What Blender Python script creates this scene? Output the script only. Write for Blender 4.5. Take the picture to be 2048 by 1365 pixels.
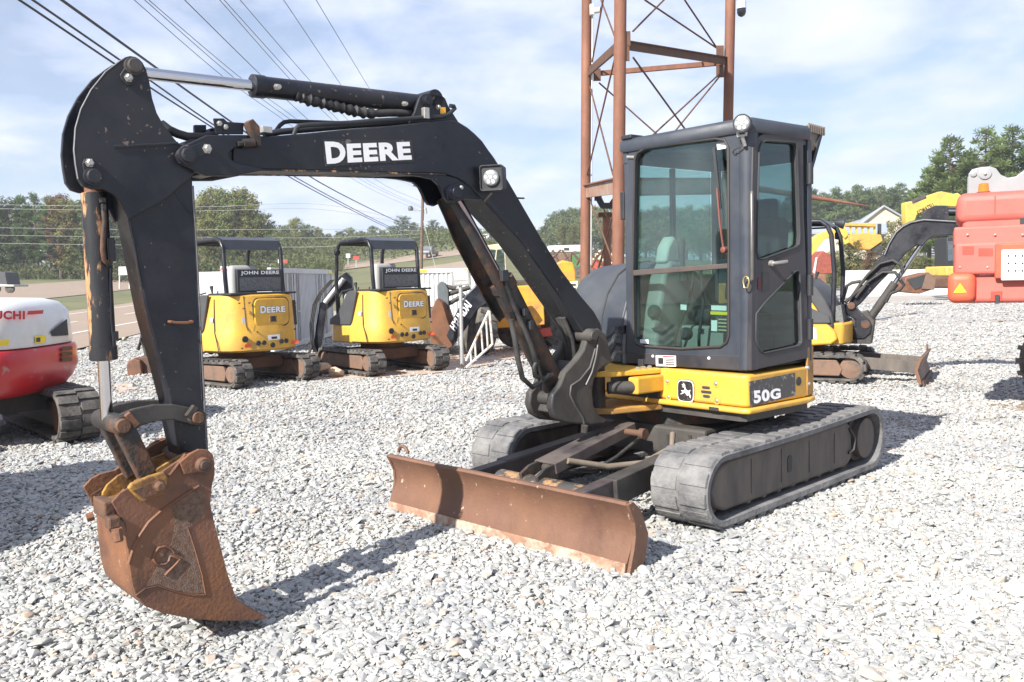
import bpy, bmesh, math, random
import numpy as np
from mathutils import Vector, Matrix, noise
from mathutils.geometry import tessellate_polygon

for o in list(bpy.data.objects):
    bpy.data.objects.remove(o)
SC = bpy.context.scene
COL = SC.collection
V = Vector

# ------------------------------------------------------------------ camera
FPX, CAMH, PITCH, ROLL = 1773.5, 1.517, -0.071, -0.024
_c, _s, _cr, _sr = math.cos(PITCH), math.sin(PITCH), math.cos(ROLL), math.sin(ROLL)
_R0, _U0, FWD = V((1, 0, 0)), V((0, -_s, _c)), V((0, _c, _s))
XCAM = _R0 * _cr + _U0 * _sr
YCAM = _U0 * _cr - _R0 * _sr
EYE = V((0, 0, CAMH))
cd = bpy.data.cameras.new('camera')
cd.sensor_width = 36.0
cd.lens = 36.0 * FPX / 2048.0
cd.clip_start = 0.05
cd.clip_end = 4000
cam = bpy.data.objects.new('camera', cd)
COL.objects.link(cam)
cam.matrix_world = Matrix(((XCAM.x, YCAM.x, -FWD.x, 0), (XCAM.y, YCAM.y, -FWD.y, 0), (XCAM.z, YCAM.z, -FWD.z, CAMH), (0, 0, 0, 1)))
SC.camera = cam

# ------------------------------------------------------------------ sky, sun, exposure
SUN_EL, SHADOW_AZ = math.radians(36), math.radians(50)      # shadows run this way, measured from +x
SUN_DIR = V((-math.cos(SHADOW_AZ) * math.cos(SUN_EL), -math.sin(SHADOW_AZ) * math.cos(SUN_EL), math.sin(SUN_EL)))
world = bpy.data.worlds.new('World')
SC.world = world
world.use_nodes = True
nt = world.node_tree
for n in list(nt.nodes):
    nt.nodes.remove(n)
def wn(t, **kw):
    n = nt.nodes.new(t)
    for k, v in kw.items():
        setattr(n, k, v)
    return n
sky = wn('ShaderNodeTexSky', sky_type='NISHITA', sun_disc=False)
sky.sun_elevation = SUN_EL
sky.sun_rotation = math.atan2(SUN_DIR.x, SUN_DIR.y)
sky.air_density = 1.0
sky.dust_density = 0.6
sky.ozone_density = 2.0
tc = wn('ShaderNodeTexCoord')
# project the view direction on a cloud deck: divide by height above the horizon
sep = wn('ShaderNodeSeparateXYZ'); nt.links.new(tc.outputs['Generated'], sep.inputs[0])
mx = wn('ShaderNodeMath', operation='MAXIMUM'); mx.inputs[1].default_value = 0.0
nt.links.new(sep.outputs['Z'], mx.inputs[0])
ad = wn('ShaderNodeMath', operation='ADD'); ad.inputs[1].default_value = 0.22
nt.links.new(mx.outputs[0], ad.inputs[0])
dv = wn('ShaderNodeVectorMath', operation='DIVIDE')
cmb = wn('ShaderNodeCombineXYZ')
for k in range(3):
    nt.links.new(ad.outputs[0], cmb.inputs[k])
nt.links.new(tc.outputs['Generated'], dv.inputs[0]); nt.links.new(cmb.outputs[0], dv.inputs[1])
n1 = wn('ShaderNodeTexNoise'); n1.inputs['Scale'].default_value = 2.1; n1.inputs['Detail'].default_value = 8; n1.inputs['Roughness'].default_value = 0.56; n1.inputs['Distortion'].default_value = 0.25
nt.links.new(dv.outputs[0], n1.inputs['Vector'])
rmp = wn('ShaderNodeValToRGB')
rmp.color_ramp.elements[0].position = 0.41; rmp.color_ramp.elements[1].position = 0.60
rmp.color_ramp.elements[0].color = (0.34, 0.34, 0.34, 1)
rmp.color_ramp.elements[1].color = (0.92, 0.92, 0.92, 1)
nt.links.new(n1.outputs['Fac'], rmp.inputs[0])
n2 = wn('ShaderNodeTexNoise'); n2.inputs['Scale'].default_value = 3.1; n2.inputs['Detail'].default_value = 5
nt.links.new(dv.outputs[0], n2.inputs['Vector'])
crm = wn('ShaderNodeValToRGB')
crm.color_ramp.elements[0].position = 0.3; crm.color_ramp.elements[1].position = 0.7
crm.color_ramp.elements[0].color = (5.4, 6.2, 8.6, 1)
crm.color_ramp.elements[1].color = (7.6, 7.8, 9.0, 1)
nt.links.new(n2.outputs['Fac'], crm.inputs[0])
mixc = wn('ShaderNodeMix', data_type='RGBA')
nt.links.new(rmp.outputs[0], mixc.inputs['Factor'])
nt.links.new(sky.outputs[0], mixc.inputs['A']); nt.links.new(crm.outputs[0], mixc.inputs['B'])
bg = wn('ShaderNodeBackground'); bg.inputs['Strength'].default_value = 0.066
nt.links.new(mixc.outputs['Result'], bg.inputs['Color'])
wo = wn('ShaderNodeOutputWorld'); nt.links.new(bg.outputs[0], wo.inputs[0])

sd = bpy.data.lights.new('sun', 'SUN'); sd.energy = 4.7; sd.angle = math.radians(0.53); sd.color = (1.0, 0.955, 0.88)
sun = bpy.data.objects.new('sun', sd); COL.objects.link(sun)
sun.location = (0, 0, 30)
sun.rotation_euler = SUN_DIR.to_track_quat('Z', 'Y').to_euler()
vs = SC.view_settings
vs.view_transform = 'Standard'; vs.look = 'None'; vs.gamma = 1; vs.use_curve_mapping = False
vs.exposure = 1.13
SC.render.resolution_x, SC.render.resolution_y = 1024, 682
SC.cycles.max_bounces = 8
SC.cycles.transparent_max_bounces = 16

# ------------------------------------------------------------------ helpers
def ray(px, py):
    return FWD + XCAM * ((px - 1024) / FPX) - YCAM * ((py - 682.5) / FPX)
def at_z(px, py, z=0.0):
    d = ray(px, py); return EYE + d * ((z - CAMH) / d.z)
def at_d(px, py, y):
    d = ray(px, py); return EYE + d * (y / d.y)
class Fr:
    """a local frame: origin, yaw about z; x forward, y left, z up"""
    def __init__(s, o, yaw=0.0, X=None, Y=None, Z=None):
        s.o = V(o)
        s.X = V(X) if X else V((math.cos(yaw), math.sin(yaw), 0))
        s.Y = V(Y) if Y else V((-math.sin(yaw), math.cos(yaw), 0))
        s.Z = V(Z) if Z else V((0, 0, 1))
    def w(s, p):
        return s.o + s.X * p[0] + s.Y * p[1] + s.Z * p[2]
    def loc(s, P):
        d = P - s.o; return V((d.dot(s.X), d.dot(s.Y), d.dot(s.Z)))
    def hit(s, px, py, ax, off):
        n = (s.X, s.Y, s.Z)[ax]; d = ray(px, py)
        t = (s.o + n * off - EYE).dot(n) / d.dot(n)
        return s.loc(EYE + d * t)
    def sy(s, pts, off=0.0):                     # traced outline on the plane y = off -> (x, z)
        return [(q.x, q.z) for q in (s.hit(a, b, 1, off) for a, b in pts)]
    def sx(s, pts, off=0.0):                     # on the plane x = off -> (y, z)
        return [(q.y, q.z) for q in (s.hit(a, b, 0, off) for a, b in pts)]
    def sz(s, pts, off=0.0):
        return [(q.x, q.y) for q in (s.hit(a, b, 2, off) for a, b in pts)]
WF = Fr((0, 0, 0))

class MB:
    def __init__(s, fr=WF):
        s.v = []; s.f = []; s.fr = fr
    def add(s, pts, faces):
        k = len(s.v)
        s.v += [s.fr.w(p) for p in pts]
        s.f += [tuple(i + k for i in f) for f in faces]
        return s
    def prism(s, poly, d0, d1, ax='y', holes=()):
        def P(q, d):
            return (q[0], d, q[1]) if ax == 'y' else (d, q[0], q[1]) if ax == 'x' else (q[0], q[1], d)
        loops = [list(poly)] + [list(h) for h in holes]
        if not holes:
            n = len(poly)
            s.add([P(q, d0) for q in poly] + [P(q, d1) for q in poly],
                  [tuple(range(n)), tuple(range(2 * n - 1, n - 1, -1))] + [(i, (i + 1) % n, n + (i + 1) % n, n + i) for i in range(n)])
        else:
            tri = tessellate_polygon([[V((q[0], q[1], 0)) for q in l] for l in loops])
            flat = [q for l in loops for q in l]; n = len(flat)
            fs = [tuple(t) for t in tri] + [tuple(i + n for i in reversed(t)) for t in tri]
            k = 0
            for l in loops:
                m = len(l)
                fs += [(k + i, k + (i + 1) % m, n + k + (i + 1) % m, n + k + i) for i in range(m)]
                k += m
            s.add([P(q, d0) for q in flat] + [P(q, d1) for q in flat], fs)
        return s
    def box(s, c, size, R=None):
        h = [x / 2 for x in size]; pts = []
        for i in (-1, 1):
            for j in (-1, 1):
                for k in (-1, 1):
                    q = V((i * h[0], j * h[1], k * h[2]))
                    if R: q = R @ q
                    pts.append(V(c) + q)
        return s.add(pts, [(0, 1, 3, 2), (4, 6, 7, 5), (0, 4, 5, 1), (2, 3, 7, 6), (0, 2, 6, 4), (1, 5, 7, 3)])
    def bar(s, p0, p1, wd, th, up=(0, 0, 1)):
        p0, p1 = V(p0), V(p1); d = (p1 - p0).normalized(); u = V(up)
        a = d.cross(u)
        if a.length < 1e-4: a = d.cross(V((0, 1, 0)))
        a.normalize(); b = a.cross(d)
        pts = [p + a * (i * wd / 2) + b * (j * th / 2) for p in (p0, p1) for i, j in ((-1, -1), (1, -1), (1, 1), (-1, 1))]
        return s.add(pts, [(0, 1, 2, 3), (7, 6, 5, 4)] + [(i, (i + 1) % 4, 4 + (i + 1) % 4, 4 + i) for i in range(4)])
    def loft(s, rings, caps=True, closed=True):
        n = len(rings[0]); pts = [p for r in rings for p in r]; fs = []
        for j in range(len(rings) - 1):
            for i in range(n if closed else n - 1):
                fs.append((j * n + i, j * n + (i + 1) % n, (j + 1) * n + (i + 1) % n, (j + 1) * n + i))
        if caps:
            fs += [tuple(range(n)), tuple(range(len(pts) - 1, len(pts) - 1 - n, -1))]
        return s.add(pts, fs)
    def tube(s, path, r, n=8, caps=True, loop=False):
        path = [V(p) for p in path]; m = len(path)
        rr = r if isinstance(r, (list, tuple)) else [r] * m
        rings = []; prev = None
        for i, p in enumerate(path):
            if loop: t = path[(i + 1) % m] - path[i - 1]
            else: t = path[min(i + 1, m - 1)] - path[max(i - 1, 0)]
            t.normalize()
            if prev is None:
                a = t.cross(V((0, 0, 1)))
                if a.length < .05: a = t.cross(V((1, 0, 0)))
            else:
                a = prev - t * prev.dot(t)
            a.normalize(); prev = a; b = t.cross(a)
            rings.append([p + (a * math.cos(2 * math.pi * k / n) + b * math.sin(2 * math.pi * k / n)) * rr[i] for k in range(n)])
        if loop: rings.append(rings[0]); caps = False
        return s.loft(rings, caps)
    def cyl(s, p0, p1, r, r1=None, n=20):
        p0, p1 = V(p0), V(p1)
        return s.tube([p0, p1], [r, r if r1 is None else r1], n)
    def lathe(s, p0, axis, prof, n=24):
        axis = V(axis).normalized(); p0 = V(p0)
        a = axis.cross(V((0, 0, 1)))
        if a.length < .05: a = axis.cross(V((1, 0, 0)))
        a.normalize(); b = axis.cross(a)
        return s.loft([[p0 + axis * h + (a * math.cos(2 * math.pi * k / n) + b * math.sin(2 * math.pi * k / n)) * max(r, 1e-4) for k in range(n)] for h, r in prof])
    def quad(s, pts):
        return s.add(pts, [tuple(range(len(pts)))])
    def build(s, name, mat, parent=None, bevel=0.0, smooth=None, seg=2, recalc=True):
        me = bpy.data.meshes.new(name)
        bm = bmesh.new()
        vs_ = [bm.verts.new(p) for p in s.v]
        for f in s.f:
            try: bm.faces.new([vs_[i] for i in f])
            except ValueError: pass
        if recalc: bmesh.ops.recalc_face_normals(bm, faces=bm.faces)
        bm.to_mesh(me); bm.free()
        me.materials.append(mat)
        if smooth is not None:
            me.shade_smooth(); me.set_sharp_from_angle(angle=math.radians(smooth))
        o = bpy.data.objects.new(name, me); COL.objects.link(o)
        if parent: attach(o, parent)
        if bevel:
            b = o.modifiers.new('bevel', 'BEVEL'); b.width = bevel; b.segments = seg; b.limit_method = 'ANGLE'; b.angle_limit = math.radians(40)
            b.harden_normals = False
        return o
def attach(o, parent):
    o.parent = parent
    if parent.type == 'EMPTY':
        o.matrix_parent_inverse = Matrix.Translation(-parent.location)
def thing(name, label, cat, loc=(0, 0, 0), group=None):
    o = bpy.data.objects.new(name, None); COL.objects.link(o)
    o.location = loc; o.empty_display_size = .3
    return tag(o, label, cat, group)
def tag(o, label, cat, group=None):
    o['label'] = label; o['category'] = cat
    if group: o['group'] = group
    return o
def struct(o):
    o['kind'] = 'structure'; return o
def lerp(a, b, t): return a + (b - a) * t
def sm(t):
    t = min(max(t, 0.0), 1.0); return t * t * (3 - 2 * t)
def arc(cx, cy, r, a0, a1, n, ry=None):
    return [(cx + r * math.cos(math.radians(lerp(a0, a1, i / n))), cy + (ry or r) * math.sin(math.radians(lerp(a0, a1, i / n)))) for i in range(n + 1)]
def rrect(x0, y0, x1, y1, r, n=4):
    return arc(x1 - r, y1 - r, r, 0, 90, n) + arc(x0 + r, y1 - r, r, 90, 180, n) + arc(x0 + r, y0 + r, r, 180, 270, n) + arc(x1 - r, y0 + r, r, 270, 360, n)

# ------------------------------------------------------------------ materials
MATS = {}
def mat(name, col, rough=.6, metal=0.0, var=.18, scale=6.0, dirt=None, dirt_amt=.5, dirt_scale=3.0, dirt_sharp=.12, bump=0.0, bump_scale=60.0, coat=0.0, spec=.5, rand=0.0, stretch=None, chips=None, chip_scale=38.0, chip_at=.70):
    if name in MATS: return MATS[name]
    m = bpy.data.materials.new(name); m.use_nodes = True
    t = m.node_tree; b = t.nodes['Principled BSDF']
    L = t.links.new
    tcn = t.nodes.new('ShaderNodeTexCoord')
    src = tcn.outputs['Object']
    if stretch:
        mp = t.nodes.new('ShaderNodeMapping'); mp.inputs['Scale'].default_value = stretch
        L(src, mp.inputs[0]); src = mp.outputs[0]
    n = t.nodes.new('ShaderNodeTexNoise'); n.inputs['Scale'].default_value = scale; n.inputs['Detail'].default_value = 6; n.inputs['Roughness'].default_value = .65
    L(src, n.inputs['Vector'])
    r = t.nodes.new('ShaderNodeValToRGB')
    r.color_ramp.elements[0].position = .3; r.color_ramp.elements[1].position = .7
    r.color_ramp.elements[0].color = tuple(c * (1 - var) for c in col) + (1,)
    r.color_ramp.elements[1].color = tuple(min(1, c * (1 + var)) for c in col) + (1,)
    L(n.outputs['Fac'], r.inputs[0])
    out = r.outputs[0]
    if rand:
        oi = t.nodes.new('ShaderNodeObjectInfo')
        hs = t.nodes.new('ShaderNodeHueSaturation')
        mr = t.nodes.new('ShaderNodeMapRange'); mr.inputs['To Min'].default_value = 1 - rand; mr.inputs['To Max'].default_value = 1 + rand
        L(oi.outputs['Random'], mr.inputs[0]); L(mr.outputs[0], hs.inputs['Value']); L(out, hs.inputs['Color']); out = hs.outputs[0]
    rv = t.nodes.new('ShaderNodeMapRange')
    rv.inputs['To Min'].default_value = max(0, rough - .1); rv.inputs['To Max'].default_value = min(1, rough + .12)
    L(n.outputs['Fac'], rv.inputs[0]); rout = rv.outputs[0]
    if dirt:
        n2 = t.nodes.new('ShaderNodeTexNoise'); n2.inputs['Scale'].default_value = dirt_scale; n2.inputs['Detail'].default_value = 10; n2.inputs['Roughness'].default_value = .7
        L(src, n2.inputs['Vector'])
        r2 = t.nodes.new('ShaderNodeMapRange')
        th = 1 - dirt_amt
        r2.inputs['From Min'].default_value = .35 + .3 * th - dirt_sharp; r2.inputs['From Max'].default_value = .35 + .3 * th + dirt_sharp
        L(n2.outputs['Fac'], r2.inputs[0])
        mx_ = t.nodes.new('ShaderNodeMix'); mx_.data_type = 'RGBA'
        L(r2.outputs[0], mx_.inputs['Factor']); L(out, mx_.inputs['A']); mx_.inputs['B'].default_value = tuple(dirt) + (1,)
        out = mx_.outputs['Result']
        mr2 = t.nodes.new('ShaderNodeMix'); L(r2.outputs[0], mr2.inputs['Factor']); L(rout, mr2.inputs['A']); mr2.inputs['B'].default_value = .85; rout = mr2.outputs['Result']
    if chips:
        nc = t.nodes.new('ShaderNodeTexNoise'); nc.inputs['Scale'].default_value = chip_scale; nc.inputs['Detail'].default_value = 3; L(src, nc.inputs['Vector'])
        nl = t.nodes.new('ShaderNodeTexNoise'); nl.inputs['Scale'].default_value = 2.3; L(tcn.outputs['Object'], nl.inputs['Vector'])
        ml = t.nodes.new('ShaderNodeMath'); ml.operation = 'MULTIPLY_ADD'; ml.inputs[1].default_value = .30; L(nl.outputs['Fac'], ml.inputs[0]); L(nc.outputs['Fac'], ml.inputs[2])
        rc_ = t.nodes.new('ShaderNodeMapRange'); rc_.inputs['From Min'].default_value = chip_at + .14; rc_.inputs['From Max'].default_value = chip_at + .17; L(ml.outputs[0], rc_.inputs[0])
        mc = t.nodes.new('ShaderNodeMix'); mc.data_type = 'RGBA'; L(rc_.outputs[0], mc.inputs['Factor']); L(out, mc.inputs['A']); mc.inputs['B'].default_value = tuple(chips) + (1,); out = mc.outputs['Result']
    L(out, b.inputs['Base Color']); L(rout, b.inputs['Roughness'])
    b.inputs['Metallic'].default_value = metal
    b.inputs['Specular IOR Level'].default_value = spec
    b.inputs['Coat Weight'].default_value = coat
    b.inputs['Coat Roughness'].default_value = .15
    if bump:
        n3 = t.nodes.new('ShaderNodeTexNoise'); n3.inputs['Scale'].default_value = bump_scale; n3.inputs['Detail'].default_value = 5
        L(tcn.outputs['Object'], n3.inputs['Vector'])
        bp = t.nodes.new('ShaderNodeBump'); bp.inputs['Strength'].default_value = bump; bp.inputs['Distance'].default_value = .02
        L(n3.outputs['Fac'], bp.inputs['Height']); L(bp.outputs[0], b.inputs['Normal'])
    MATS[name] = m
    return m
def glass(name, tint, refl=.12, dark=0.0):
    m = bpy.data.materials.new(name); m.use_nodes = True
    t = m.node_tree; L = t.links.new
    for n in list(t.nodes): t.nodes.remove(n)
    o = t.nodes.new('ShaderNodeOutputMaterial')
    tr = t.nodes.new('ShaderNodeBsdfTransparent'); tr.inputs[0].default_value = tuple(tint) + (1,)
    gl = t.nodes.new('ShaderNodeBsdfGlossy'); gl.inputs['Roughness'].default_value = .02; gl.inputs[0].default_value = (.9, .97, 1, 1)
    fr0 = t.nodes.new('ShaderNodeLayerWeight'); fr0.inputs[0].default_value = .5; fr = t.nodes.new('ShaderNodeMath'); fr.operation = 'POWER'; fr.inputs[1].default_value = 5.0; L(fr0.outputs['Facing'], fr.inputs[0])
    df = t.nodes.new('ShaderNodeBsdfDiffuse'); df.inputs[0].default_value = (.42, .44, .42, 1)
    nz = t.nodes.new('ShaderNodeTexNoise'); nz.inputs['Scale'].default_value = 2.2; nz.inputs['Detail'].default_value = 8
    tcn = t.nodes.new('ShaderNodeTexCoord'); L(tcn.outputs['Object'], nz.inputs['Vector'])
    dm = t.nodes.new('ShaderNodeMapRange'); dm.inputs['From Min'].default_value = .4; dm.inputs['From Max'].default_value = .75; dm.inputs['To Max'].default_value = dark
    L(nz.outputs['Fac'], dm.inputs[0])
    m0 = t.nodes.new('ShaderNodeMixShader'); L(dm.outputs[0], m0.inputs[0]); L(tr.outputs[0], m0.inputs[1]); L(df.outputs[0], m0.inputs[2])
    ma = t.nodes.new('ShaderNodeMath'); ma.operation = 'ADD'; ma.inputs[1].default_value = refl; ma.use_clamp = True
    L(fr.outputs[0], ma.inputs[0])
    ms = t.nodes.new('ShaderNodeMixShader'); L(ma.outputs[0], ms.inputs[0]); L(m0.outputs[0], ms.inputs[1]); L(gl.outputs[0], ms.inputs[2])
    L(ms.outputs[0], o.inputs[0])
    MATS[name] = m
    return m
RUST = (.115, .052, .032)
black = mat('black_paint', (.0050, .0066, .0125), .30, var=.3, scale=3, chips=(.16, .12, .095), spec=.42, dirt=(.034, .035, .040), dirt_amt=.16, dirt_scale=2.2, dirt_sharp=.2, bump=.05, bump_scale=90)
black_dusty = mat('black_paint_dusty', (.016, .016, .018), .5, var=.4, scale=4, dirt=(.085, .076, .066), dirt_amt=.42, dirt_scale=3.0, dirt_sharp=.22, bump=.1, bump_scale=70)
black_plastic = mat('black_plastic', (.02, .022, .026), .55, var=.3, bump=.08, bump_scale=200)
chip = mat('chipped_black_paint', (.014, .015, .018), .4, var=.3, dirt=(.42, .22, .10), dirt_amt=.32, dirt_scale=5, dirt_sharp=.03, stretch=(3, 3, .7))
rusty_black = mat('rusted_black_steel', (.026, .024, .023), .6, var=.5, scale=9, dirt=(.105, .052, .030), dirt_amt=.36, dirt_scale=6, dirt_sharp=.08, bump=.25, bump_scale=50)
cabgrey = mat('dark_grey_cab_paint', (.032, .039, .053), .4, var=.1, scale=3, dirt=(.055, .06, .07), dirt_amt=.10, dirt_scale=2.5, dirt_sharp=.2, bump=.03)
doorgrey = mat('dark_door_paint', (.026, .027, .034), .42, var=.2, scale=3, dirt=(.06, .05, .05), dirt_amt=.2, dirt_scale=2.5, dirt_sharp=.2)
yellow = mat('yellow_paint', (.68, .375, .035), .36, chips=(.22, .12, .05), chip_at=.74, var=.06, scale=2, dirt=(.40, .23, .06), dirt_amt=.3, dirt_scale=3, dirt_sharp=.2, bump=.03, coat=.15)
yellow_dirty = mat('dirty_yellow_paint', (.50, .26, .05), .55, var=.15, scale=3, dirt=(.20, .115, .055), dirt_amt=.6, dirt_scale=4, dirt_sharp=.15, bump=.1)
yellow_worn = mat('worn_yellow_steel', (.34, .185, .035), .5, var=.2, scale=7, dirt=(.15, .075, .03), dirt_amt=.55, dirt_scale=9, dirt_sharp=.06, bump=.15)
rust = mat('rusted_steel', RUST, .52, var=.5, scale=4.2, chips=(.26, .15, .09), chip_scale=26, chip_at=.72, dirt=(.20, .085, .036), dirt_amt=.40, dirt_scale=3.0, dirt_sharp=.13, bump=.22, bump_scale=60)
rust_blade = mat('rusted_blade_steel', chips=(.34, .26, .20), chip_scale=30, chip_at=.73, col=(.102, .050, .035), rough=.44, var=.32, scale=3.0, dirt=(.185, .092, .050), dirt_amt=.42, dirt_scale=1.9, dirt_sharp=.2, bump=.12, bump_scale=50, stretch=(1, 1, .5))
rust_dark = mat('dark_rusted_steel', (.075, .040, .028), .65, var=.4, scale=8, dirt=(.125, .062, .034), dirt_amt=.5, dirt_scale=5, bump=.25)
rust_pole = mat('rusted_pipe', (.225, .098, .058), .66, var=.25, scale=3, dirt=(.13, .055, .035), dirt_amt=.45, dirt_scale=1.6, dirt_sharp=.16, bump=.1, stretch=(1, 1, .35))
frame_brown = mat('brown_track_frame', (.20, .115, .075), .7, var=.22, scale=6, dirt=(.10, .075, .06), dirt_amt=.4, dirt_scale=6, bump=.15)
frame_dust = mat('dusty_track_frame', (.058, .052, .049), .72, var=.25, scale=5, dirt=(.15, .125, .105), dirt_amt=.5, dirt_scale=3, dirt_sharp=.2, bump=.12, stretch=(2, 2, .6))
rubber_dust = mat('dusty_rubber', (.090, .090, .095), .88, var=.35, scale=7, dirt=(.205, .20, .195), dirt_amt=.52, dirt_scale=5, dirt_sharp=.14, bump=.5, bump_scale=35)
rubber_edge = mat('dusty_rubber_edge', (.20, .185, .165), .88, var=.2, scale=6, dirt=(.10, .10, .10), dirt_amt=.4, dirt_scale=8, bump=.3, bump_scale=40)
rubber = mat('dark_rubber', (.045, .043, .042), .85, var=.3, scale=9, dirt=(.14, .125, .11), dirt_amt=.45, dirt_scale=6, bump=.3, bump_scale=50)
hose_m = mat('hose_rubber', (.016, .016, .017), .55, var=.3, scale=20, dirt=(.07, .065, .06), dirt_amt=.3)
steel = mat('zinc_steel', (.42, .41, .38), .42, metal=.7, var=.2, scale=40)
chrome = mat('chrome_rod', (.60, .61, .64), .07, metal=1.0, var=.02)
white_paint = mat('white_paint', (.62, .63, .62), .45, var=.06, scale=2, dirt=(.42, .38, .33), dirt_amt=.28, dirt_scale=2, dirt_sharp=.2)
white_decal = mat('white_decal', (.80, .80, .80), .4, var=.05)
black_decal = mat('black_decal', (.022, .021, .022), .42, var=.3, scale=30, dirt=(.16, .15, .14), dirt_amt=.15, dirt_scale=14, dirt_sharp=.03)
yellow_decal = mat('yellow_decal', (.85, .62, .02), .4, var=.05)
orange_decal = mat('orange_decal', (.85, .42, .03), .4, var=.05)
red_decal = mat('red_decal', (.50, .02, .025), .4, var=.08)
interior_grey = mat('grey_interior_plastic', (.24, .25, .235), .6, var=.08)
interior_dark = mat('dark_interior', (.03, .033, .035), .7, var=.2)
lens_m = mat('lamp_lens', (.22, .23, .225), .12, var=.12, scale=60, coat=.6)
glass_cab = glass('green_tinted_glass', (.70, .82, .80), .06, .06)
glass_door = glass('dark_tinted_glass', (.46, .57, .56), .06, .04)
glass_far = glass('cab_glass', (.35, .45, .48), .2, .1)

# ------------------------------------------------------------------ lettering
_TX = {}
def text_mesh(txt, off=.03, shear=0.0):
    k = (txt, off, shear)
    if k not in _TX:
        cu = bpy.data.curves.new('t', 'FONT'); cu.body = txt; cu.offset = off; cu.shear = shear; cu.space_character = 1.0 + off * 2.2; cu.resolution_u = 4
        ob = bpy.data.objects.new('t', cu)
        me = bpy.data.meshes.new_from_object(ob)
        vs_ = [(v.co.x, v.co.y) for v in me.vertices]; fs = [tuple(p.vertices) for p in me.polygons]
        bpy.data.objects.remove(ob); bpy.data.curves.remove(cu); bpy.data.meshes.remove(me)
        x0, x1 = min(v[0] for v in vs_), max(v[0] for v in vs_); y0, y1 = min(v[1] for v in vs_), max(v[1] for v in vs_)
        _TX[k] = ([((a - x0) / (x1 - x0), (b - y0) / (y1 - y0)) for a, b in vs_], fs)
    return _TX[k]
def bil(q, u, v):                                  # corners bl, br, tr, tl
    return q[0].lerp(q[1], u).lerp(q[3].lerp(q[2], u), v)
def lettering(name, txt, quad, m, parent, off=.03):
    vs_, fs = text_mesh(txt, off)
    mb = MB(); mb.v = [bil(quad, u, v) for u, v in vs_]; mb.f = list(fs)
    o = mb.build(name, m, parent, recalc=False)
    return o
def panel(name, quad, m, parent, th=.002):
    """thin flat plate: front face on quad, thickness behind it"""
    n = (quad[1] - quad[0]).cross(quad[3] - quad[0]).normalized()
    mb = MB(); mb.add(list(quad) + [q - n * th for q in quad], [(0, 1, 2, 3), (7, 6, 5, 4), (0, 1, 5, 4), (1, 2, 6, 5), (2, 3, 7, 6), (3, 0, 4, 7)])
    return mb.build(name, m, parent)
def lift(quad, d):
    n = (quad[1] - quad[0]).cross(quad[3] - quad[0]).normalized()
    return [q + n * d for q in quad]

def deere(quad, m, parent, off=.05, ms=None):
    """small-caps lettering: tall first letter"""
    def qd(u0, u1, v0, v1): return [bil(quad, u0, v0), bil(quad, u1, v0), bil(quad, u1, v1), bil(quad, u0, v1)]
    if ms:
        lettering('lettering_outline', 'D', lift(qd(-.01, .245, -.03, 1.03), .001), ms, parent, .10); lettering('lettering_outline', 'EERE', lift(qd(.245, 1.01, -.02, .87), .001), ms, parent, .10)  # bolder print behind the letters, showing as their outline
    lettering('lettering', 'D', lift(qd(0, .235, 0, 1), .003), m, parent, off); lettering('lettering', 'EERE', lift(qd(.255, 1, .02, .84), .003), m, parent, off)
# ================================================================== terrain
AZT = [(-.75, 3.0), (-.577, 3.6), (-.35, 4.2), (-.24, 7.0), (-.15, 10.0), (-.07, 13.5), (-.03, 14.5), (.04, 11.0), (.12, 7.0), (.25, 5.0), (.6, 5.0), (.8, 4.0)]
def interp(t, x):
    if x <= t[0][0]: return t[0][1]
    for (a, b), (c, d) in zip(t, t[1:]):
        if x <= c: return lerp(b, d, sm((x - a) / (c - a)))
    return t[-1][1]
def road_off(x, y): return x - (-10.9 - .167 * (y - 22))          # < 0: beyond the near edge of the road
def gz(x, y):
    z = .012 * noise.noise((x * .9, y * .9, 3.1)) * sm((30 - math.hypot(x, y)) / 10) - .026 * sm((34 - math.hypot(x, y)) / 8) - .11 * sm((-.3 - x) / 1.0) * sm((5.9 - y) / 1.2) * sm((x + 7) / 3)
    d = math.hypot(x, y)
    if d > 40:
        t = x / max(y, 1.0) if y > 0 else (.8 if x > 0 else -.75)
        z += interp(AZT, t) * sm((d - 40) / 240) * (1 if y > 0 else sm((y + 60) / 60))
    o = road_off(x, y)
    if o < -12 and y > -40: z += 1.5 * sm((-o - 12) / 26) * sm((o + 200) / 100)
    return z
def polar(name, radii, a0, a1, na, keep, dz, m):
    vs_ = []; fs = []
    for r in radii:
        for k in range(na + 1):
            a = math.radians(lerp(a0, a1, k / na)); x, y = r * math.sin(a), r * math.cos(a); vs_.append((x, y, gz(x, y) + dz))
    for j in range(len(radii) - 1):
        for k in range(na):
            q = (j * (na + 1) + k, j * (na + 1) + k + 1, (j + 1) * (na + 1) + k + 1, (j + 1) * (na + 1) + k)
            c = [sum(vs_[i][n] for i in q) / 4 for n in range(3)]
            if keep(c[0], c[1]): fs.append(q)
    mb = MB(); mb.v = [V(p) for p in vs_]; mb.f = fs
    o = mb.build(name, m, smooth=80, recalc=False)
    return struct(o)
grass = mat('dry_grass', (.155, .14, .065), .95, var=.3, scale=.25, dirt=(.10, .115, .04), dirt_amt=.5, dirt_scale=.07, dirt_sharp=.15, bump=.3, bump_scale=6)
rad = [0.3 * (1.075 ** k) for k in range(116)]
polar('ground', [r for r in rad if r < 1300], -180, 180, 240, lambda x, y: True, -.03, grass)
gm = mat('gravel_bed', (.355, .35, .335), .95, var=.22, scale=26, dirt=(.30, .235, .185), dirt_amt=.33, dirt_scale=.55, dirt_sharp=.12, bump=1.0, bump_scale=34)
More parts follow.
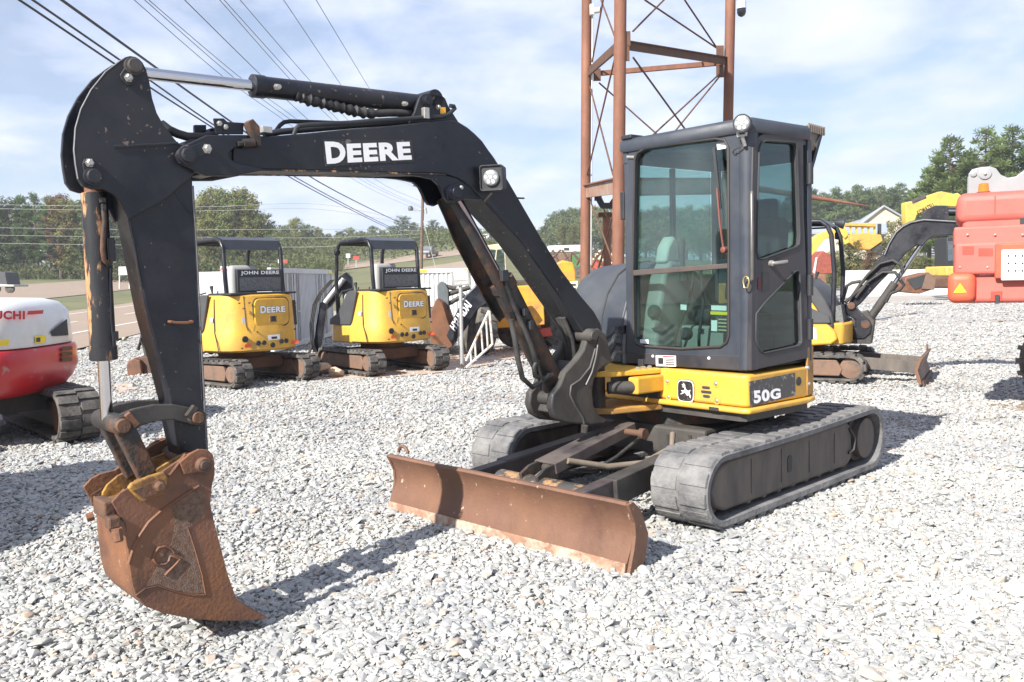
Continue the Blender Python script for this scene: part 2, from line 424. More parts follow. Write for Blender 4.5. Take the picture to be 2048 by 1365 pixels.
polar('gravel_lot', [.35 * (1.06 ** k) for k in range(92)], -180, 180, 200, lambda x, y: road_off(x, y) > 0 and y < 75 and x < 60 and (x > -12 + .05 * y or y < 34), 0.0, gm)
# roads
road_m = mat('tan_asphalt', (.29, .22, .16), .9, var=.1, scale=1.5, dirt=(.26, .2, .155), dirt_amt=.45, dirt_scale=.25, dirt_sharp=.2, bump=.2, bump_scale=60)
line_m = mat('road_paint', (.72, .72, .68), .7, var=.1)
def ribbon(name, o0, o1, dz, m, y0=-60, y1=170, st=4.0, dash=None):
    mb = MB(); rows = []; y = y0
    while y <= y1:
        xe = -10.9 - .167 * (y - 22)
        rows.append([(xe + lerp(o0, o1, k / 3), y, gz(xe + lerp(o0, o1, k / 3), y) + dz) for k in range(4)]); y += st
    for i, (a, b) in enumerate(zip(rows, rows[1:])):
        if dash and (i % dash): continue
        mb.add(a + b, [(0, 1, 5, 4), (1, 2, 6, 5), (2, 3, 7, 6)])
    return struct(mb.build(name, m, recalc=False))
ribbon('road', -.05, -11.2, .02, road_m)
ribbon('road_edge_line', -2.4, -2.55, .03, line_m)
ribbon('road_lane_line', -5.6, -5.75, .03, line_m, dash=3)
ribbon('road_edge_line', -9.3, -9.45, .03, line_m)
ribbon('far_road', -20, -31, .03, road_m)
def ground_hit(px, py, dmin=30, dmax=600):
    d = ray(px, py); h = math.hypot(d.x, d.y); t = dmin / h; st = .5 / h
    while t * h < dmax:
        p = EYE + d * t
        if p.z <= gz(p.x, p.y): return p
        t += st * (1 + t * h * .004)
    return None
def hill_road(name, up, lo):
    mb = MB(); rows = []
    for i in range(33):
        t = i / 32
        def ev(L):
            s = t * (len(L) - 1); k = min(int(s), len(L) - 2); return [lerp(L[k][j], L[k + 1][j], s - k) for j in (0, 1)]
        a, b = ground_hit(*ev(up)), ground_hit(*ev(lo))
        if a is None or b is None: continue
        rows.append([V((*(a.lerp(b, k / 4).xy), 0)) for k in range(5)])
    for r in rows:
        for p in r: p.z = gz(p.x, p.y) + .06
    mb.loft(rows, caps=False, closed=False)
    return struct(mb.build(name, road_m, recalc=False))
hill_road('hill_road', [(590, 545), (700, 529), (800, 515), (900, 501), (985, 489)], [(590, 551), (700, 539), (800, 526), (900, 514), (985, 504)])
hill_road('hill_road', [(780, 547), (860, 534), (950, 520), (1010, 510)], [(780, 559), (860, 551), (950, 543), (1010, 536)])

# ------------------------------------------------------------------ loose gravel (nobody could count it)
rng = np.random.default_rng(5)
stones = bpy.data.collections.new('stone_shapes')
stone_m = bpy.data.materials.new('crushed_stone'); stone_m.use_nodes = True
t = stone_m.node_tree; b = t.nodes['Principled BSDF']; b.inputs['Roughness'].default_value = .85; b.inputs['Specular IOR Level'].default_value = .35
oi = t.nodes.new('ShaderNodeObjectInfo'); rp_ = t.nodes.new('ShaderNodeValToRGB')
cols = [(0, (.29, .295, .30)), (.15, (.375, .38, .378)), (.4, (.445, .445, .432)), (.6, (.41, .425, .412)), (.74, (.49, .485, .465)), (.88, (.355, .375, .365)), (.96, (.455, .415, .365)), (.99, (.41, .325, .26))]
rp_.color_ramp.interpolation = 'LINEAR'
while len(rp_.color_ramp.elements) < len(cols): rp_.color_ramp.elements.new(.5)
for e, (p, c) in zip(rp_.color_ramp.elements, cols): e.position = p; e.color = c + (1,)
t.links.new(oi.outputs['Random'], rp_.inputs[0])
tcn = t.nodes.new('ShaderNodeTexCoord'); nz = t.nodes.new('ShaderNodeTexNoise'); nz.inputs['Scale'].default_value = 1.6; nz.inputs['Detail'].default_value = 7
t.links.new(tcn.outputs['Object'], nz.inputs['Vector'])
mxx = t.nodes.new('ShaderNodeMix'); mxx.data_type = 'RGBA'; mxx.blend_type = 'MULTIPLY'; mxx.inputs['Factor'].default_value = .55
cr_ = t.nodes.new('ShaderNodeValToRGB'); cr_.color_ramp.elements[0].position = .25; cr_.color_ramp.elements[1].position = .7; cr_.color_ramp.elements[0].color = (.74, .74, .74, 1)
t.links.new(nz.outputs['Fac'], cr_.inputs[0]); t.links.new(rp_.outputs[0], mxx.inputs['A']); t.links.new(cr_.outputs[0], mxx.inputs['B']); 
geo_ = t.nodes.new('ShaderNodeNewGeometry'); wz = t.nodes.new('ShaderNodeTexNoise'); wz.inputs['Scale'].default_value = .75; wz.inputs['Detail'].default_value = 4; t.links.new(geo_.outputs['Position'], wz.inputs['Vector'])
wr = t.nodes.new('ShaderNodeValToRGB'); wr.color_ramp.elements[0].position = .32; wr.color_ramp.elements[1].position = .62; wr.color_ramp.elements[0].color = (.80, .80, .82, 1); wr.color_ramp.elements[1].color = (1, .99, .965, 1); t.links.new(wz.outputs['Fac'], wr.inputs[0])
mx2 = t.nodes.new('ShaderNodeMix'); mx2.data_type = 'RGBA'; mx2.blend_type = 'MULTIPLY'; mx2.inputs['Factor'].default_value = 1.0; t.links.new(mxx.outputs['Result'], mx2.inputs['A']); t.links.new(wr.outputs[0], mx2.inputs['B']); t.links.new(mx2.outputs['Result'], b.inputs['Base Color'])
for k in range(14):
    bm = bmesh.new(); m_ = int(rng.integers(9, 15))
    for _ in range(m_):
        p = rng.normal(size=3); p /= np.linalg.norm(p); p = np.sign(p) * np.abs(p) ** .7
        bm.verts.new((p[0] * rng.uniform(.8, 1.25), p[1] * rng.uniform(.6, .95), p[2] * rng.uniform(.38, .60)))
    bmesh.ops.convex_hull(bm, input=bm.verts)
    bmesh.ops.delete(bm, geom=[v for v in bm.verts if not v.link_faces], context='VERTS')
    bmesh.ops.bevel(bm, geom=list(bm.edges), offset=.05, segments=1, affect='EDGES')
    me = bpy.data.meshes.new('stone_shape'); bm.to_mesh(me); bm.free(); me.materials.append(stone_m)
    stones.objects.link(bpy.data.objects.new('stone_shape', me))
PTS = []; SCL = []
CLAY = [[at_z(*p_, 0) for p_ in [(760, 735), (850, 722), (930, 700), (960, 690), (1060, 690), (1070, 705), (960, 730), (850, 748), (700, 757), (600, 760)]], [at_z(*p_, 0) for p_ in [(225, 768), (260, 765), (275, 775), (240, 783)]]]
def in_clay(x, y):
    if y < 9: return False
    for P in CLAY:
        c = False
        for a, b in zip(P, P[1:] + P[:1]):
            if (a.y > y) != (b.y > y) and x < (b.x - a.x) * (y - a.y) / (b.y - a.y) + a.x: c = not c
        if c: return True
    return False
def scatter(d0, d1, dens, size, t0=-.64, t1=.64, clump=0, zoff=0.0):
    area = (t1 - t0) * (d1 * d1 - d0 * d0) / 2; n = int(area * dens)
    y = np.sqrt(rng.uniform(d0 * d0, d1 * d1, n)); x = y * rng.uniform(t0, t1, n)
    s = size * rng.lognormal(0, .28, n)
    for i in range(n):
        if road_off(x[i], y[i]) < .15 or (rng.random() < .72 and in_clay(x[i], y[i])): continue
        PTS.append((x[i], y[i], gz(x[i], y[i]) + s[i] * .22 + zoff + rng.uniform(0, .25) * s[i])); SCL.append(s[i])
scatter(2.5, 5.2, 3000, .0155)
scatter(2.5, 6.4, 2600, .0085, zoff=.002)
scatter(6.4, 10, 800, .0105, zoff=.002)
scatter(2.5, 5.2, 260, .0235, zoff=.003)
scatter(5.2, 8.5, 1900, .0165)
scatter(5.2, 8.5, 120, .0245, zoff=.003)
scatter(8.5, 14, 640, .020)
scatter(14, 24, 150, .027)
scatter(24, 40, 22, .040)
PTS = np.array(PTS, dtype=np.float32); SCL = np.array(SCL, dtype=np.float32); NP_ = len(PTS)
me = bpy.data.meshes.new('gravel'); me.vertices.add(NP_); me.vertices.foreach_set('co', PTS.ravel())
at = me.attributes.new('stone_rot', 'FLOAT_VECTOR', 'POINT')
rot = np.stack([rng.normal(0, .25, NP_), rng.normal(0, .25, NP_), rng.uniform(0, 6.283, NP_)], 1).astype(np.float32); at.data.foreach_set('vector', rot.ravel())
at = me.attributes.new('stone_scale', 'FLOAT', 'POINT'); at.data.foreach_set('value', SCL)
me.materials.append(stone_m)
go = bpy.data.objects.new('gravel', me); COL.objects.link(go); go['kind'] = 'stuff'
tag(go, 'loose pale grey crushed gravel covering the equipment yard', 'gravel')
ng = bpy.data.node_groups.new('scatter_stones', 'GeometryNodeTree')
ng.interface.new_socket('Geometry', in_out='INPUT', socket_type='NodeSocketGeometry'); ng.interface.new_socket('Geometry', in_out='OUTPUT', socket_type='NodeSocketGeometry')
gi, gout = ng.nodes.new('NodeGroupInput'), ng.nodes.new('NodeGroupOutput')
ip = ng.nodes.new('GeometryNodeInstanceOnPoints'); ci = ng.nodes.new('GeometryNodeCollectionInfo'); ci.inputs['Collection'].default_value = stones; ci.inputs['Separate Children'].default_value = True; ci.inputs['Reset Children'].default_value = True
na = ng.nodes.new('GeometryNodeInputNamedAttribute'); na.data_type = 'FLOAT_VECTOR'; na.inputs['Name'].default_value = 'stone_rot'
nb = ng.nodes.new('GeometryNodeInputNamedAttribute'); nb.data_type = 'FLOAT'; nb.inputs['Name'].default_value = 'stone_scale'
ng.links.new(gi.outputs[0], ip.inputs['Points']); ng.links.new(ci.outputs[0], ip.inputs['Instance']); ip.inputs['Pick Instance'].default_value = True
ng.links.new(na.outputs['Attribute'], ip.inputs['Rotation']); ng.links.new(nb.outputs['Attribute'], ip.inputs['Scale']); ng.links.new(ip.outputs[0], gout.inputs[0])
gmod = go.modifiers.new('scatter', 'NODES'); gmod.node_group = ng
# clay patches and tan boulders
clay = mat('orange_clay', (.42, .25, .155), .95, var=.25, scale=5, dirt=(.45, .41, .37), dirt_amt=.5, dirt_scale=4, dirt_sharp=.1, bump=.8, bump_scale=30)
def patch(name, px, dz, m, seed):
    rnd = random.Random(seed); pts = []
    for i in range(len(px)):
        a, b_ = V(px[i]), V(px[(i + 1) % len(px)])
        for k in range(4):
            q = a.lerp(b_, k / 4) + V((rnd.uniform(-5, 5), rnd.uniform(-1.2, 1.2))); p = at_z(q.x, q.y, 0); pts.append((p.x, p.y, gz(p.x, p.y) + dz))
    mb = MB(); mb.quad(pts); return struct(mb.build(name, m, recalc=False))
patch('clay_patch', [(760, 735), (850, 722), (930, 700), (960, 690), (1060, 690), (1070, 705), (960, 730), (850, 748), (700, 757), (600, 760)], .012, clay, 1)
patch('clay_patch', [(225, 768), (260, 765), (275, 775), (240, 783)], .012, clay, 2)
patch('brown_patch', [(1975, 806), (2048, 802), (2100, 800), (2100, 822), (2048, 822)], .014, mat('brown_soil', (.22, .165, .10), .9, var=.3, scale=8), 3)  # thin dark brown sheet on the gravel at the right edge
# ================================================================== the main excavator
UC = (1.268, 6.592, 0)
UF = Fr(UC, math.radians(-140.4))                 # upper structure
VF = Fr(UC, math.radians(-135.1))                 # undercarriage
BF = Fr((.575, 6.018, 0), math.radians(-138.5))   # boom plane
EX = thing('excavator', 'black and yellow excavator with closed cab and rusty blade, nearest the camera', 'excavator', UC)

def quad_y(fr, pts, off): return [fr.w((a, off, c)) for a, c in fr.sy(pts, off)]
def quad_x(fr, pts, off): return [fr.w((off, b, c)) for b, c in fr.sx(pts, off)]

# ---- boom
bo = .11
boom_px = [(466, 271), (493, 270), (538, 273), (612, 267), (691, 259), (787, 251), (850, 244), (905, 240), (918, 244), (936, 255), (951, 268), (965, 282), (976, 298), (988, 314), (998, 330),
           (1021, 369), (1083, 476), (1124, 542), (1161, 591), (1189, 624), (1202, 648), (1206, 668), (1198, 684), (1181, 690), (1168, 680), (1169, 669), (1140, 624), (1083, 542), (1042, 484), (972, 407), (958, 392), (945, 378), (930, 366), (915, 357), (891, 349), (870, 348), (801, 347), (582, 341), (466, 340)]
mb = MB(BF); mb.prism(BF.sy(boom_px, bo), -bo, bo)
boom = mb.build('boom', black, EX, bevel=.008, smooth=40)
# edge lips of the side plates along top and bottom
for side in (-1, 1):
    mb = MB(BF)
    pts = BF.sy([(466, 340.5), (582, 341.5), (700, 344), (801, 347.5), (870, 349), (891, 350)], bo)
    mb.tube([(a, side * (bo + .002), c) for a, c in pts], .0045, 6)
    mb.build('weld_bead', chip, boom)
# fork plates at the tip
fork_px = [(353, 311), (356, 302), (366, 292), (415, 270), (493, 270), (498, 280), (492, 290), (470, 296), (461, 303), (459, 311), (463, 319), (475, 326), (532, 340), (470, 352), (413, 352), (387, 341), (360, 328)]
fk = BF.sy(fork_px, bo + .026)
for y0, y1 in ((bo - .004, bo + .026), (-bo - .026, -bo + .004)):
    mb = MB(BF); mb.prism(fk, y0, y1); mb.build('fork_plate', black, boom, bevel=.006, smooth=40)
mb = MB(BF); f2 = BF.sy([(440, 274), (466, 271), (466, 340), (436, 350), (412, 346), (420, 300)], bo); mb.prism(f2, -bo + .006, bo - .006); mb.build('boom_nose', black, boom, bevel=.006)
# bottom shadow plate under the tip
# cylinder bracket under the bend
brk_px = [(801, 349), (839, 353), (866, 359), (878, 370), (884, 382), (889, 395), (897, 405), (908, 408), (918, 403), (930, 399), (962, 400), (945, 378), (915, 357), (880, 348)]
bk = BF.sy(brk_px, bo - .004)
for y0, y1 in ((bo - .03, bo - .004), (-bo + .004, -bo + .03)):
    mb = MB(BF); mb.prism(bk, y0, y1); mb.build('cylinder_bracket', black, boom, bevel=.005)
# top bracket for the arm cylinder
tb_px = [(820, 246), (829, 226), (839, 197), (846, 189), (855, 187), (884, 191), (891, 197), (897, 212), (918, 245)]
tbk = BF.sy(tb_px, .085)
for y0, y1 in ((.06, .085), (-.085, -.06)):
    mb = MB(BF); mb.prism(tbk, y0, y1); mb.build('top_bracket', black, boom, bevel=.005)
def boss(px, py, r, y0, h, m=black, parent=EX, name='pin', bolt=None, br=.014, rim=True):
    a, c = BF.sy([(px, py)], y0)[0]
    mb = MB(BF); mb.lathe((a, y0, c), (0, 1, 0), [(-.01, r * 1.25), (h * .35, r * 1.25), (h * .4, r), (h * .9, r), (h, r * .88)] if rim else [(-.01, r), (h * .85, r), (h, r * .85)], 20)
    o = mb.build(name, m, parent, smooth=35)
    if bolt:
        a, c = BF.sy([bolt], y0)[0]
        mb = MB(BF); mb.lathe((a, y0 - .003, c), (0, 1, 0), [(0, br * 1.3), (.006, br * 1.3), (.006, br), (.02, br), (.024, br * .7)], 6)
        mb.build('bolt', steel, o, smooth=35)
    return o
def keeper(pts, y0, th, m=black):
    mb = MB(BF); mb.prism(BF.sy(pts, y0 + th), y0, y0 + th); return mb.build('keeper_plate', m, EX, bevel=.004)

# ---- arm (stick)
so = .082
arm_px = [(228, 300), (229, 324), (240, 372), (255, 430), (270, 505), (284, 576), (295, 631), (318, 715), (341, 803), (352, 865), (364, 918), (396, 938), (424, 930), (426, 915), (416, 905), (410, 811), (401, 650), (394, 503), (386, 380), (384, 300), (350, 292)]
mb = MB(BF); mb.prism(BF.sy(arm_px, so), -so, so)
arm = mb.build('arm', black, EX, bevel=.008, smooth=40)
horn_px = [(261, 112), (272, 114), (285, 124), (293, 139), (299, 162), (305, 197), (314, 226), (329, 253), (355, 285), (392, 305), (392, 345), (330, 400), (258, 440), (240, 404), (231, 392), (223, 387), (208, 379), (185, 379), (167, 373), (156, 358), (151, 329), (148, 300), (151, 256), (162, 218), (182, 180), (211, 144), (241, 121), (252, 114)]
horn = BF.sy(horn_px, so + .022)
for y0, y1 in ((so - .002, so + .022), (-so - .022, -so + .002)):
    mb = MB(BF); mb.prism(horn, y0, y1); mb.build('horn_plate', black, arm, bevel=.004)
# closing strip along the outer arc edge, bright worn rim
mb = MB(BF); rim = BF.sy([(241, 121), (211, 144), (182, 180), (162, 218), (151, 256), (148, 300), (151, 329), (156, 358)], so + .022)
mb.tube([(a, so + .021, c) for a, c in rim], .0025, 5); mb.build('worn_edge', steel, arm)
# stiffener and weld ridges on the arm side
mb = MB(BF)
q = BF.sy([(227, 294), (356, 287)], so + .024); mb.tube([(a, so + .022, c) for a, c in q], .008, 6)
mb.build('stiffener_rib', black, arm, smooth=60)
for pp in ([(227, 297), (238, 352), (250, 400), (258, 430), (284, 576)], [(300, 317), (381, 430), (388, 440), (404, 800)]):
    mb = MB(BF); q = BF.sy(pp, so); mb.tube([(a, so - .001, c) for a, c in q], .0045, 6); mb.build('weld_bead', black, arm, smooth=60)
mb = MB(BF); q = BF.sy([(386, 372), (394, 503), (401, 650), (410, 811), (415, 900)], so); mb.tube([(a + .002, so - .001, c) for a, c in q], .006, 6); mb.build('worn_edge', mat('worn_edge_steel', (.15, .145, .145), .45, metal=.4, var=.4, scale=20), arm)
# lifting handle
mb = MB(BF); q = BF.sy([(341, 644), (352, 646), (372, 646), (383, 644)], so + .02); mb.tube([(q[0][0], so, q[0][1])] + [(a, so + .03, c) for a, c in q] + [(q[3][0], so, q[3][1])], .007, 6); mb.build('handle', rust, arm)
mb = MB(BF); q = BF.sy([(374, 311)], 0)[0]; mb.lathe((q[0], -.1, q[1]), (0, 1, 0), [(0, .062), (.2, .062)], 24); mb.build('arm_boss', black, arm, smooth=40)

# pins with keeper plates
keeper([(255, 128), (262, 120), (275, 121), (281, 132), (277, 155), (268, 170), (255, 172), (244, 160), (240, 150)], so + .022, .012)
boss(267, 133, .031, so + .034, .03, black_dusty, bolt=(257, 156), br=.015)
keeper([(165, 328), (169, 318), (178, 316), (187, 318), (202, 345), (204, 360), (195, 370), (180, 372), (171, 362)], so + .022, .010)
boss(186, 354, .031, so + .032, .03, black, bolt=(179, 326), br=.015)
keeper([(353, 309), (358, 300), (406, 284), (420, 288), (424, 300), (384, 328), (364, 326)], bo + .026, .010)
boss(374, 312, .033, bo + .034, .03, black, bolt=(414, 298), br=.018)
boss(905, 386, .034, bo - .004, .05, black, bolt=(920, 376), br=.013)
keeper([(893, 380), (900, 371), (918, 365), (928, 370), (924, 386), (912, 400), (896, 398)], bo - .004, .010)
boss(854, 202, .026, .085, .022, black, bolt=(875, 215), br=.011)
mb = MB(BF); q = BF.sy([(854, 202)], 0)[0]; mb.lathe((q[0], -.085, q[1]), (0, 1, 0), [(0, .05), (.17, .05)], 20); mb.build('cylinder_eye', black, EX, smooth=40)
panel('warning_decal', quad_y(BF, [(881, 228), (892, 228), (891, 215), (880, 215)], .0875), orange_decal, EX)

# ---- arm cylinder (on top of the boom) and bucket cylinder
def cylinder(fr, p0, p1, r, rod_to, rr, mbar, name='cylinder', cap=.03, n=24):
    p0, p1, rt = V(p0), V(p1), V(rod_to); d = (p1 - p0); L = d.length; d.normalize()
    mb = MB(fr); mb.lathe(p0, d, [(0, r * .8), (0.004, r), (L - cap * 2.2, r), (L - cap * 2.1, r * 1.08), (L - .004, r * 1.08), (L, r * .95)], n)
    o = mb.build(name, mbar, EX if isinstance(EX, bpy.types.Object) else None, smooth=40)
    mb = MB(fr); mb.cyl(p1 - d * .02, rt, rr, n=20); mb.build('piston_rod', chrome, o, smooth=40)
    return o
def by(px, py, off=0.0):
    a, c = BF.sy([(px, py)], off)[0]; return (a, off, c)
ac = cylinder(BF, by(833, 208), by(503, 172), .052, by(272, 145), .028, black)
bc = cylinder(BF, by(188, 386), by(207.5, 721), .054, by(214, 840), .026, chip, name='bucket_cylinder')
mb = MB(BF); q = by(187, 356); mb.lathe((q[0], -.055, q[2]), (0, 1, 0), [(0, .05), (.11, .05)], 20); mb.build('cylinder_eye', rusty_black, bc, smooth=40)
mb = MB(BF); mb.cyl(by(187, 356), by(189, 392), .04); mb.build('cylinder_neck', rust, bc, smooth=40)
# fittings
mb = MB(BF); q = V(by(543, 178)); mb.lathe(q + V((0, .045, 0)), (0, 1, -.1), [(0, .016), (.02, .016), (.02, .012), (.04, .012)], 6); mb.build('hose_fitting', steel, ac, smooth=30)
mb = MB(BF); q = V(by(797, 211)); mb.lathe(q + V((0, .045, 0)), (0, 1, -.1), [(0, .014), (.02, .014), (.02, .010), (.035, .010)], 6); mb.build('hose_fitting', steel, ac, smooth=30)
mb = MB(BF); mb.box(by(205, 401, .07), (.022, .03, .022)); mb.box(by(207, 415, .07), (.018, .022, .03)); mb.build('hose_fitting', rusty_black, bc, bevel=.003)
mb = MB(BF); mb.tube([by(207, 420, .07), by(209, 440, .07), by(206, 470, .07), by(205, 500, .07), by(208, 520, .07), by(217, 530, .06), by(224, 520, .05), by(225, 480, .04)], .011, 8); mb.build('hose', rusty_black, bc, smooth=60)
mb = MB(BF); mb.box(by(222, 500, .045), (.03, .03, .10)); mb.build('hose_clamp', black_plastic, bc, bevel=.004)
mb = MB(BF); mb.tube([by(222, 530, .045), by(221, 560, .045), by(222, 640, .045), by(230, 716, .045)], .008, 8); mb.box(by(231, 672, .05), (.02, .02, .04)); mb.build('steel_pipe', black, bc, smooth=60)
# corrugated hose sleeve below the arm cylinder
path = [(590, 192), (612, 199), (640, 206), (664, 212), (690, 218), (715, 224), (745, 228), (775, 226), (800, 226), (828, 230)]
pp = []
for i in range(len(path) - 1):
    for k in range(5): pp.append(V(by(lerp(path[i][0], path[i + 1][0], k / 5), lerp(path[i][1], path[i + 1][1], k / 5), .03)))
random.seed(4)
mb = MB(BF); mb.tube(pp, [.026 + .007 * math.sin(i * 2.4) + random.uniform(-.003, .003) if i < 32 else .022 for i in range(len(pp))], 10); mb.build('corrugated_hose', hose_m, ac, smooth=60)
# steel pipes along the boom top
for pts, off, r in (([(552, 262), (560, 251), (568, 245), (580, 243), (640, 245), (691, 247), (760, 244), (840, 240)], -.05, .011),
                    ([(549, 286), (570, 284), (580, 280), (587, 272), (592, 258), (598, 252), (620, 250), (700, 246), (746, 242), (800, 239), (850, 235), (880, 234), (894, 231), (903, 224), (910, 217), (908, 213), (900, 212)], .095, .012),
                    ([(528, 270), (560, 264), (620, 259), (700, 252), (780, 246), (830, 243)], .04, .016)):
    mb = MB(BF); mb.tube([by(a, b, off) for a, b in pts], r, 8); mb.build('steel_pipe', black_plastic, boom, smooth=60)
mb = MB(BF); mb.box(by(851, 227, .1), (.035, .03, .06)); mb.build('pipe_clamp', steel, boom, bevel=.003)
mb = MB(BF); mb.box(by(527, 262, .06), (.05, .09, .03)); mb.cyl(by(525, 262, .06), by(525, 252, .06), .008, n=6); mb.build('pipe_clamp', steel, boom, bevel=.003)
# brackets on the boom tip
mb = MB(BF); mb.prism(BF.sy([(389, 250), (413, 250), (413, 272), (389, 272)], -.04), -.06, -.04); mb.prism(BF.sy([(411, 260), (430, 258), (432, 272), (411, 272)], -.02), -.04, .03); mb.build('hose_bracket', black, boom, bevel=.003)
mb = MB(BF); mb.prism(BF.sy([(427, 237), (448, 237), (455, 244), (488, 246), (487, 269), (432, 269)], .10), .09, .10); hb = mb.build('hose_bracket', black, boom, bevel=.003)
for p in ((438, 248), (450, 255)):
    a, c = BF.sy([p], .1)[0]; mb = MB(BF); mb.lathe((a, .1, c), (0, 1, 0), [(0, .013), (.012, .013), (.015, .008)], 6); mb.build('bolt', steel, hb)
q = [by(487, 247, .10), by(497, 241, .10), by(510, 256, .10), by(514, 296, .10), by(506, 294, .10)]
mb = MB(BF); mb.prism([(a[0], a[2]) for a in q], .09, .15); mb.build('stop_plate', rusty_black, boom, bevel=.003)
mb = MB(BF); a = V(by(476, 288, .14)); b = V(by(508, 285, .14)); mb.tube([a, a.lerp(b, .3), a.lerp(b, .3), b], [.012, .012, .020, .020], 10); mb.build('stop_bolt', rusty_black, boom, smooth=40)
mb = MB(BF); mb.tube([by(322, 248, 0), by(338, 260, .02), by(355, 268, .03), by(375, 274, .03), by(410, 275, .03), by(432, 270, .03)], .021, 10); mb.build('hose', hose_m, arm, smooth=60)
# lettering on the boom: black decal ground, white letters
dq = quad_y(BF, [(651, 333), (829, 323), (823, 280), (645, 279)], bo + .0022)
panel('boom_decal', dq, black_decal, boom, .0018)
lettering('lettering', 'D', quad_y(BF, [(654, 328.5), (692, 326), (690, 284), (649, 283.5)], bo + .0034), white_decal, boom, .05)
lettering('lettering', 'EERE', quad_y(BF, [(695.5, 325.8), (824, 319.5), (819.5, 284), (693, 288)], bo + .0034), white_decal, boom, .05)
# work lamp on the boom
def lamp(fr, c, face, r, box=True, m=black_plastic):
    """round LED lamp: face = direction the lens looks"""
    face = V(face).normalized(); c = V(c)
    mb = MB(fr)
    if box:
        u = face.cross(V((0, 0, 1))).normalized(); w = u.cross(face)
        ring = rrect(-r * 1.45, -r * 1.55, r * 1.45, r * 1.55, r * .3, 3)
        mb.loft([[c + u * a * k + w * b * k + face * h for a, b in ring] for h, k in ((-.11, .9), (-.02, 1.0), (.0, 1.0), (.0, .9), (-.012, .88))])
    else:
        mb.lathe(c, face, [(-.05, r * .8), (-.04, r * 1.05), (.004, r * 1.12), (.004, r * .98), (-.006, r * .95)], 24)
    o = mb.build('work_lamp', m, EX, smooth=35, bevel=.003)
    mb = MB(fr); mb.lathe(c, face, [(-.01, r * .97), (.002, r * .97), (.008, r * .8), (.011, .001)], 24); l = mb.build('lamp_lens', lens_m, o, smooth=60)
    u = face.cross(V((0, 0, 1))).normalized(); w = u.cross(face)
    led = mat('led_reflector', (.62, .66, .70), .2, metal=.6, var=.2)
    for k in range(7):
        p = c + face * .006 if k == 6 else c + face * .004 + (u * math.cos(k * math.pi / 3) + w * math.sin(k * math.pi / 3)) * r * .58
        mb = MB(fr); mb.lathe(p, face, [(0, r * .27), (.006, r * .25), (.008, r * .12)], 10); mb.build('led', led, o, smooth=60)
    return o
lamp(BF, by(982, 356, .20), (.82, .55, -.05), .048)
mb = MB(BF); mb.tube([by(985, 386, .19), by(975, 398, .15), by(970, 404, .11)], .008, 6); mb.build('lamp_bracket', rusty_black, boom)
mb = MB(BF); mb.tube([by(1012, 396, .10), by(1048, 397, .10)], .006, 6); mb.build('wire_stub', rusty_black, boom)

# ---- links and bucket
def lpin(px, py, y0, y1, r, m, name='link_pin', parent=EX):
    a, c = BF.sy([(px, py)], max(y0, y1))[0]
    mb = MB(BF); mb.lathe((a, y0, c), (0, 1, 0), [(0, r * .9), (.008, r), (y1 - y0 - .008, r), (y1 - y0, r * .85)], 22); return mb.build(name, m, parent, smooth=40)
link_px = [(226, 845), (234, 833), (266, 819), (308, 810), (347, 809), (378, 815), (400, 820), (412, 830), (412, 842), (405, 850), (390, 850), (375, 847), (347, 840), (312, 843), (284, 852), (262, 866), (244, 870), (230, 862)]
lk = BF.sy(link_px, .125)
for y0, y1 in ((.095, .125), (-.125, -.095)):
    mb = MB(BF); mb.prism(lk, y0, y1); mb.build('tipping_link', black_dusty, EX, bevel=.005)
p = lpin(247, 852, -.16, .16, .044, rusty_black)
lpin(248, 853, .155, .185, .032, rust_dark, 'pin_head', p)
p2 = lpin(397, 836, -.15, .155, .040, rusty_black)
lpin(398, 836, .15, .172, .028, rust_dark, 'pin_head', p2)
mb = MB(BF); mb.box(by(263, 840, .15), (.03, .03, .07), Matrix.Rotation(.6, 3, 'Y')); mb.build('pin_stub', rust, p, bevel=.004)
mb = MB(BF); mb.box(by(383, 824, .15), (.03, .03, .06), Matrix.Rotation(-.7, 3, 'Y')); mb.build('pin_stub', rusty_black, p2, bevel=.004)
for off in (.10, -.10):
    a = V(by(247, 856, .10)); b = V(by(300, 962, .10)); a.y = b.y = off; mb = MB(BF); mb.bar(a, b, .085, .05, up=(0, 1, 0)); mb.build('bucket_link', rusty_black, EX, bevel=.008)
bw = .235; bf = .18
buck_px = [(417, 901), (426, 910), (429, 925), (430, 949), (424, 975), (421, 1009), (430, 1050), (442, 1096), (456, 1150), (473, 1198), (500, 1218), (537, 1237), (502, 1242), (442, 1243), (380, 1238), (326, 1227), (290, 1213), (271, 1191), (263, 1162), (259, 1132), (255, 1090), (252, 1047), (238, 1030), (224, 1005), (240, 987), (257, 977), (290, 968), (333, 938), (375, 910), (396, 900)]
bk = BF.sy(buck_px, bw)
# one continuous steel shell: two side plates and the wrapper joined
mb = MB(BF)
for y0, y1 in ((bw - .018, bw), (-bf, -bf + .018)):
    mb.prism(bk, y0, y1)
bucket = mb.build('bucket_side_plate', rust, EX, bevel=.003)
wrap = BF.sy([(252, 1047), (255, 1090), (259, 1132), (263, 1162), (271, 1191), (290, 1213), (326, 1227), (380, 1238), (442, 1243), (502, 1242), (537, 1238)], bw)
mb = MB(BF)
n = len(wrap)
rings = []
cx = sum(w[0] for w in wrap) / n; cz = max(w[1] for w in wrap)
for w in wrap:
    dx, dz = cx - w[0], cz - w[1]; l = math.hypot(dx, dz); q = (w[0] + dx / l * .014, w[1] + dz / l * .014)
    rings.append([(w[0], bw - .018, w[1]), (w[0], -bf + .018, w[1]), (q[0], -bf + .018, q[1]), (q[0], bw - .018, q[1])])
mb.loft(rings); mb.build('bucket_wrapper', rust, EX, smooth=40)
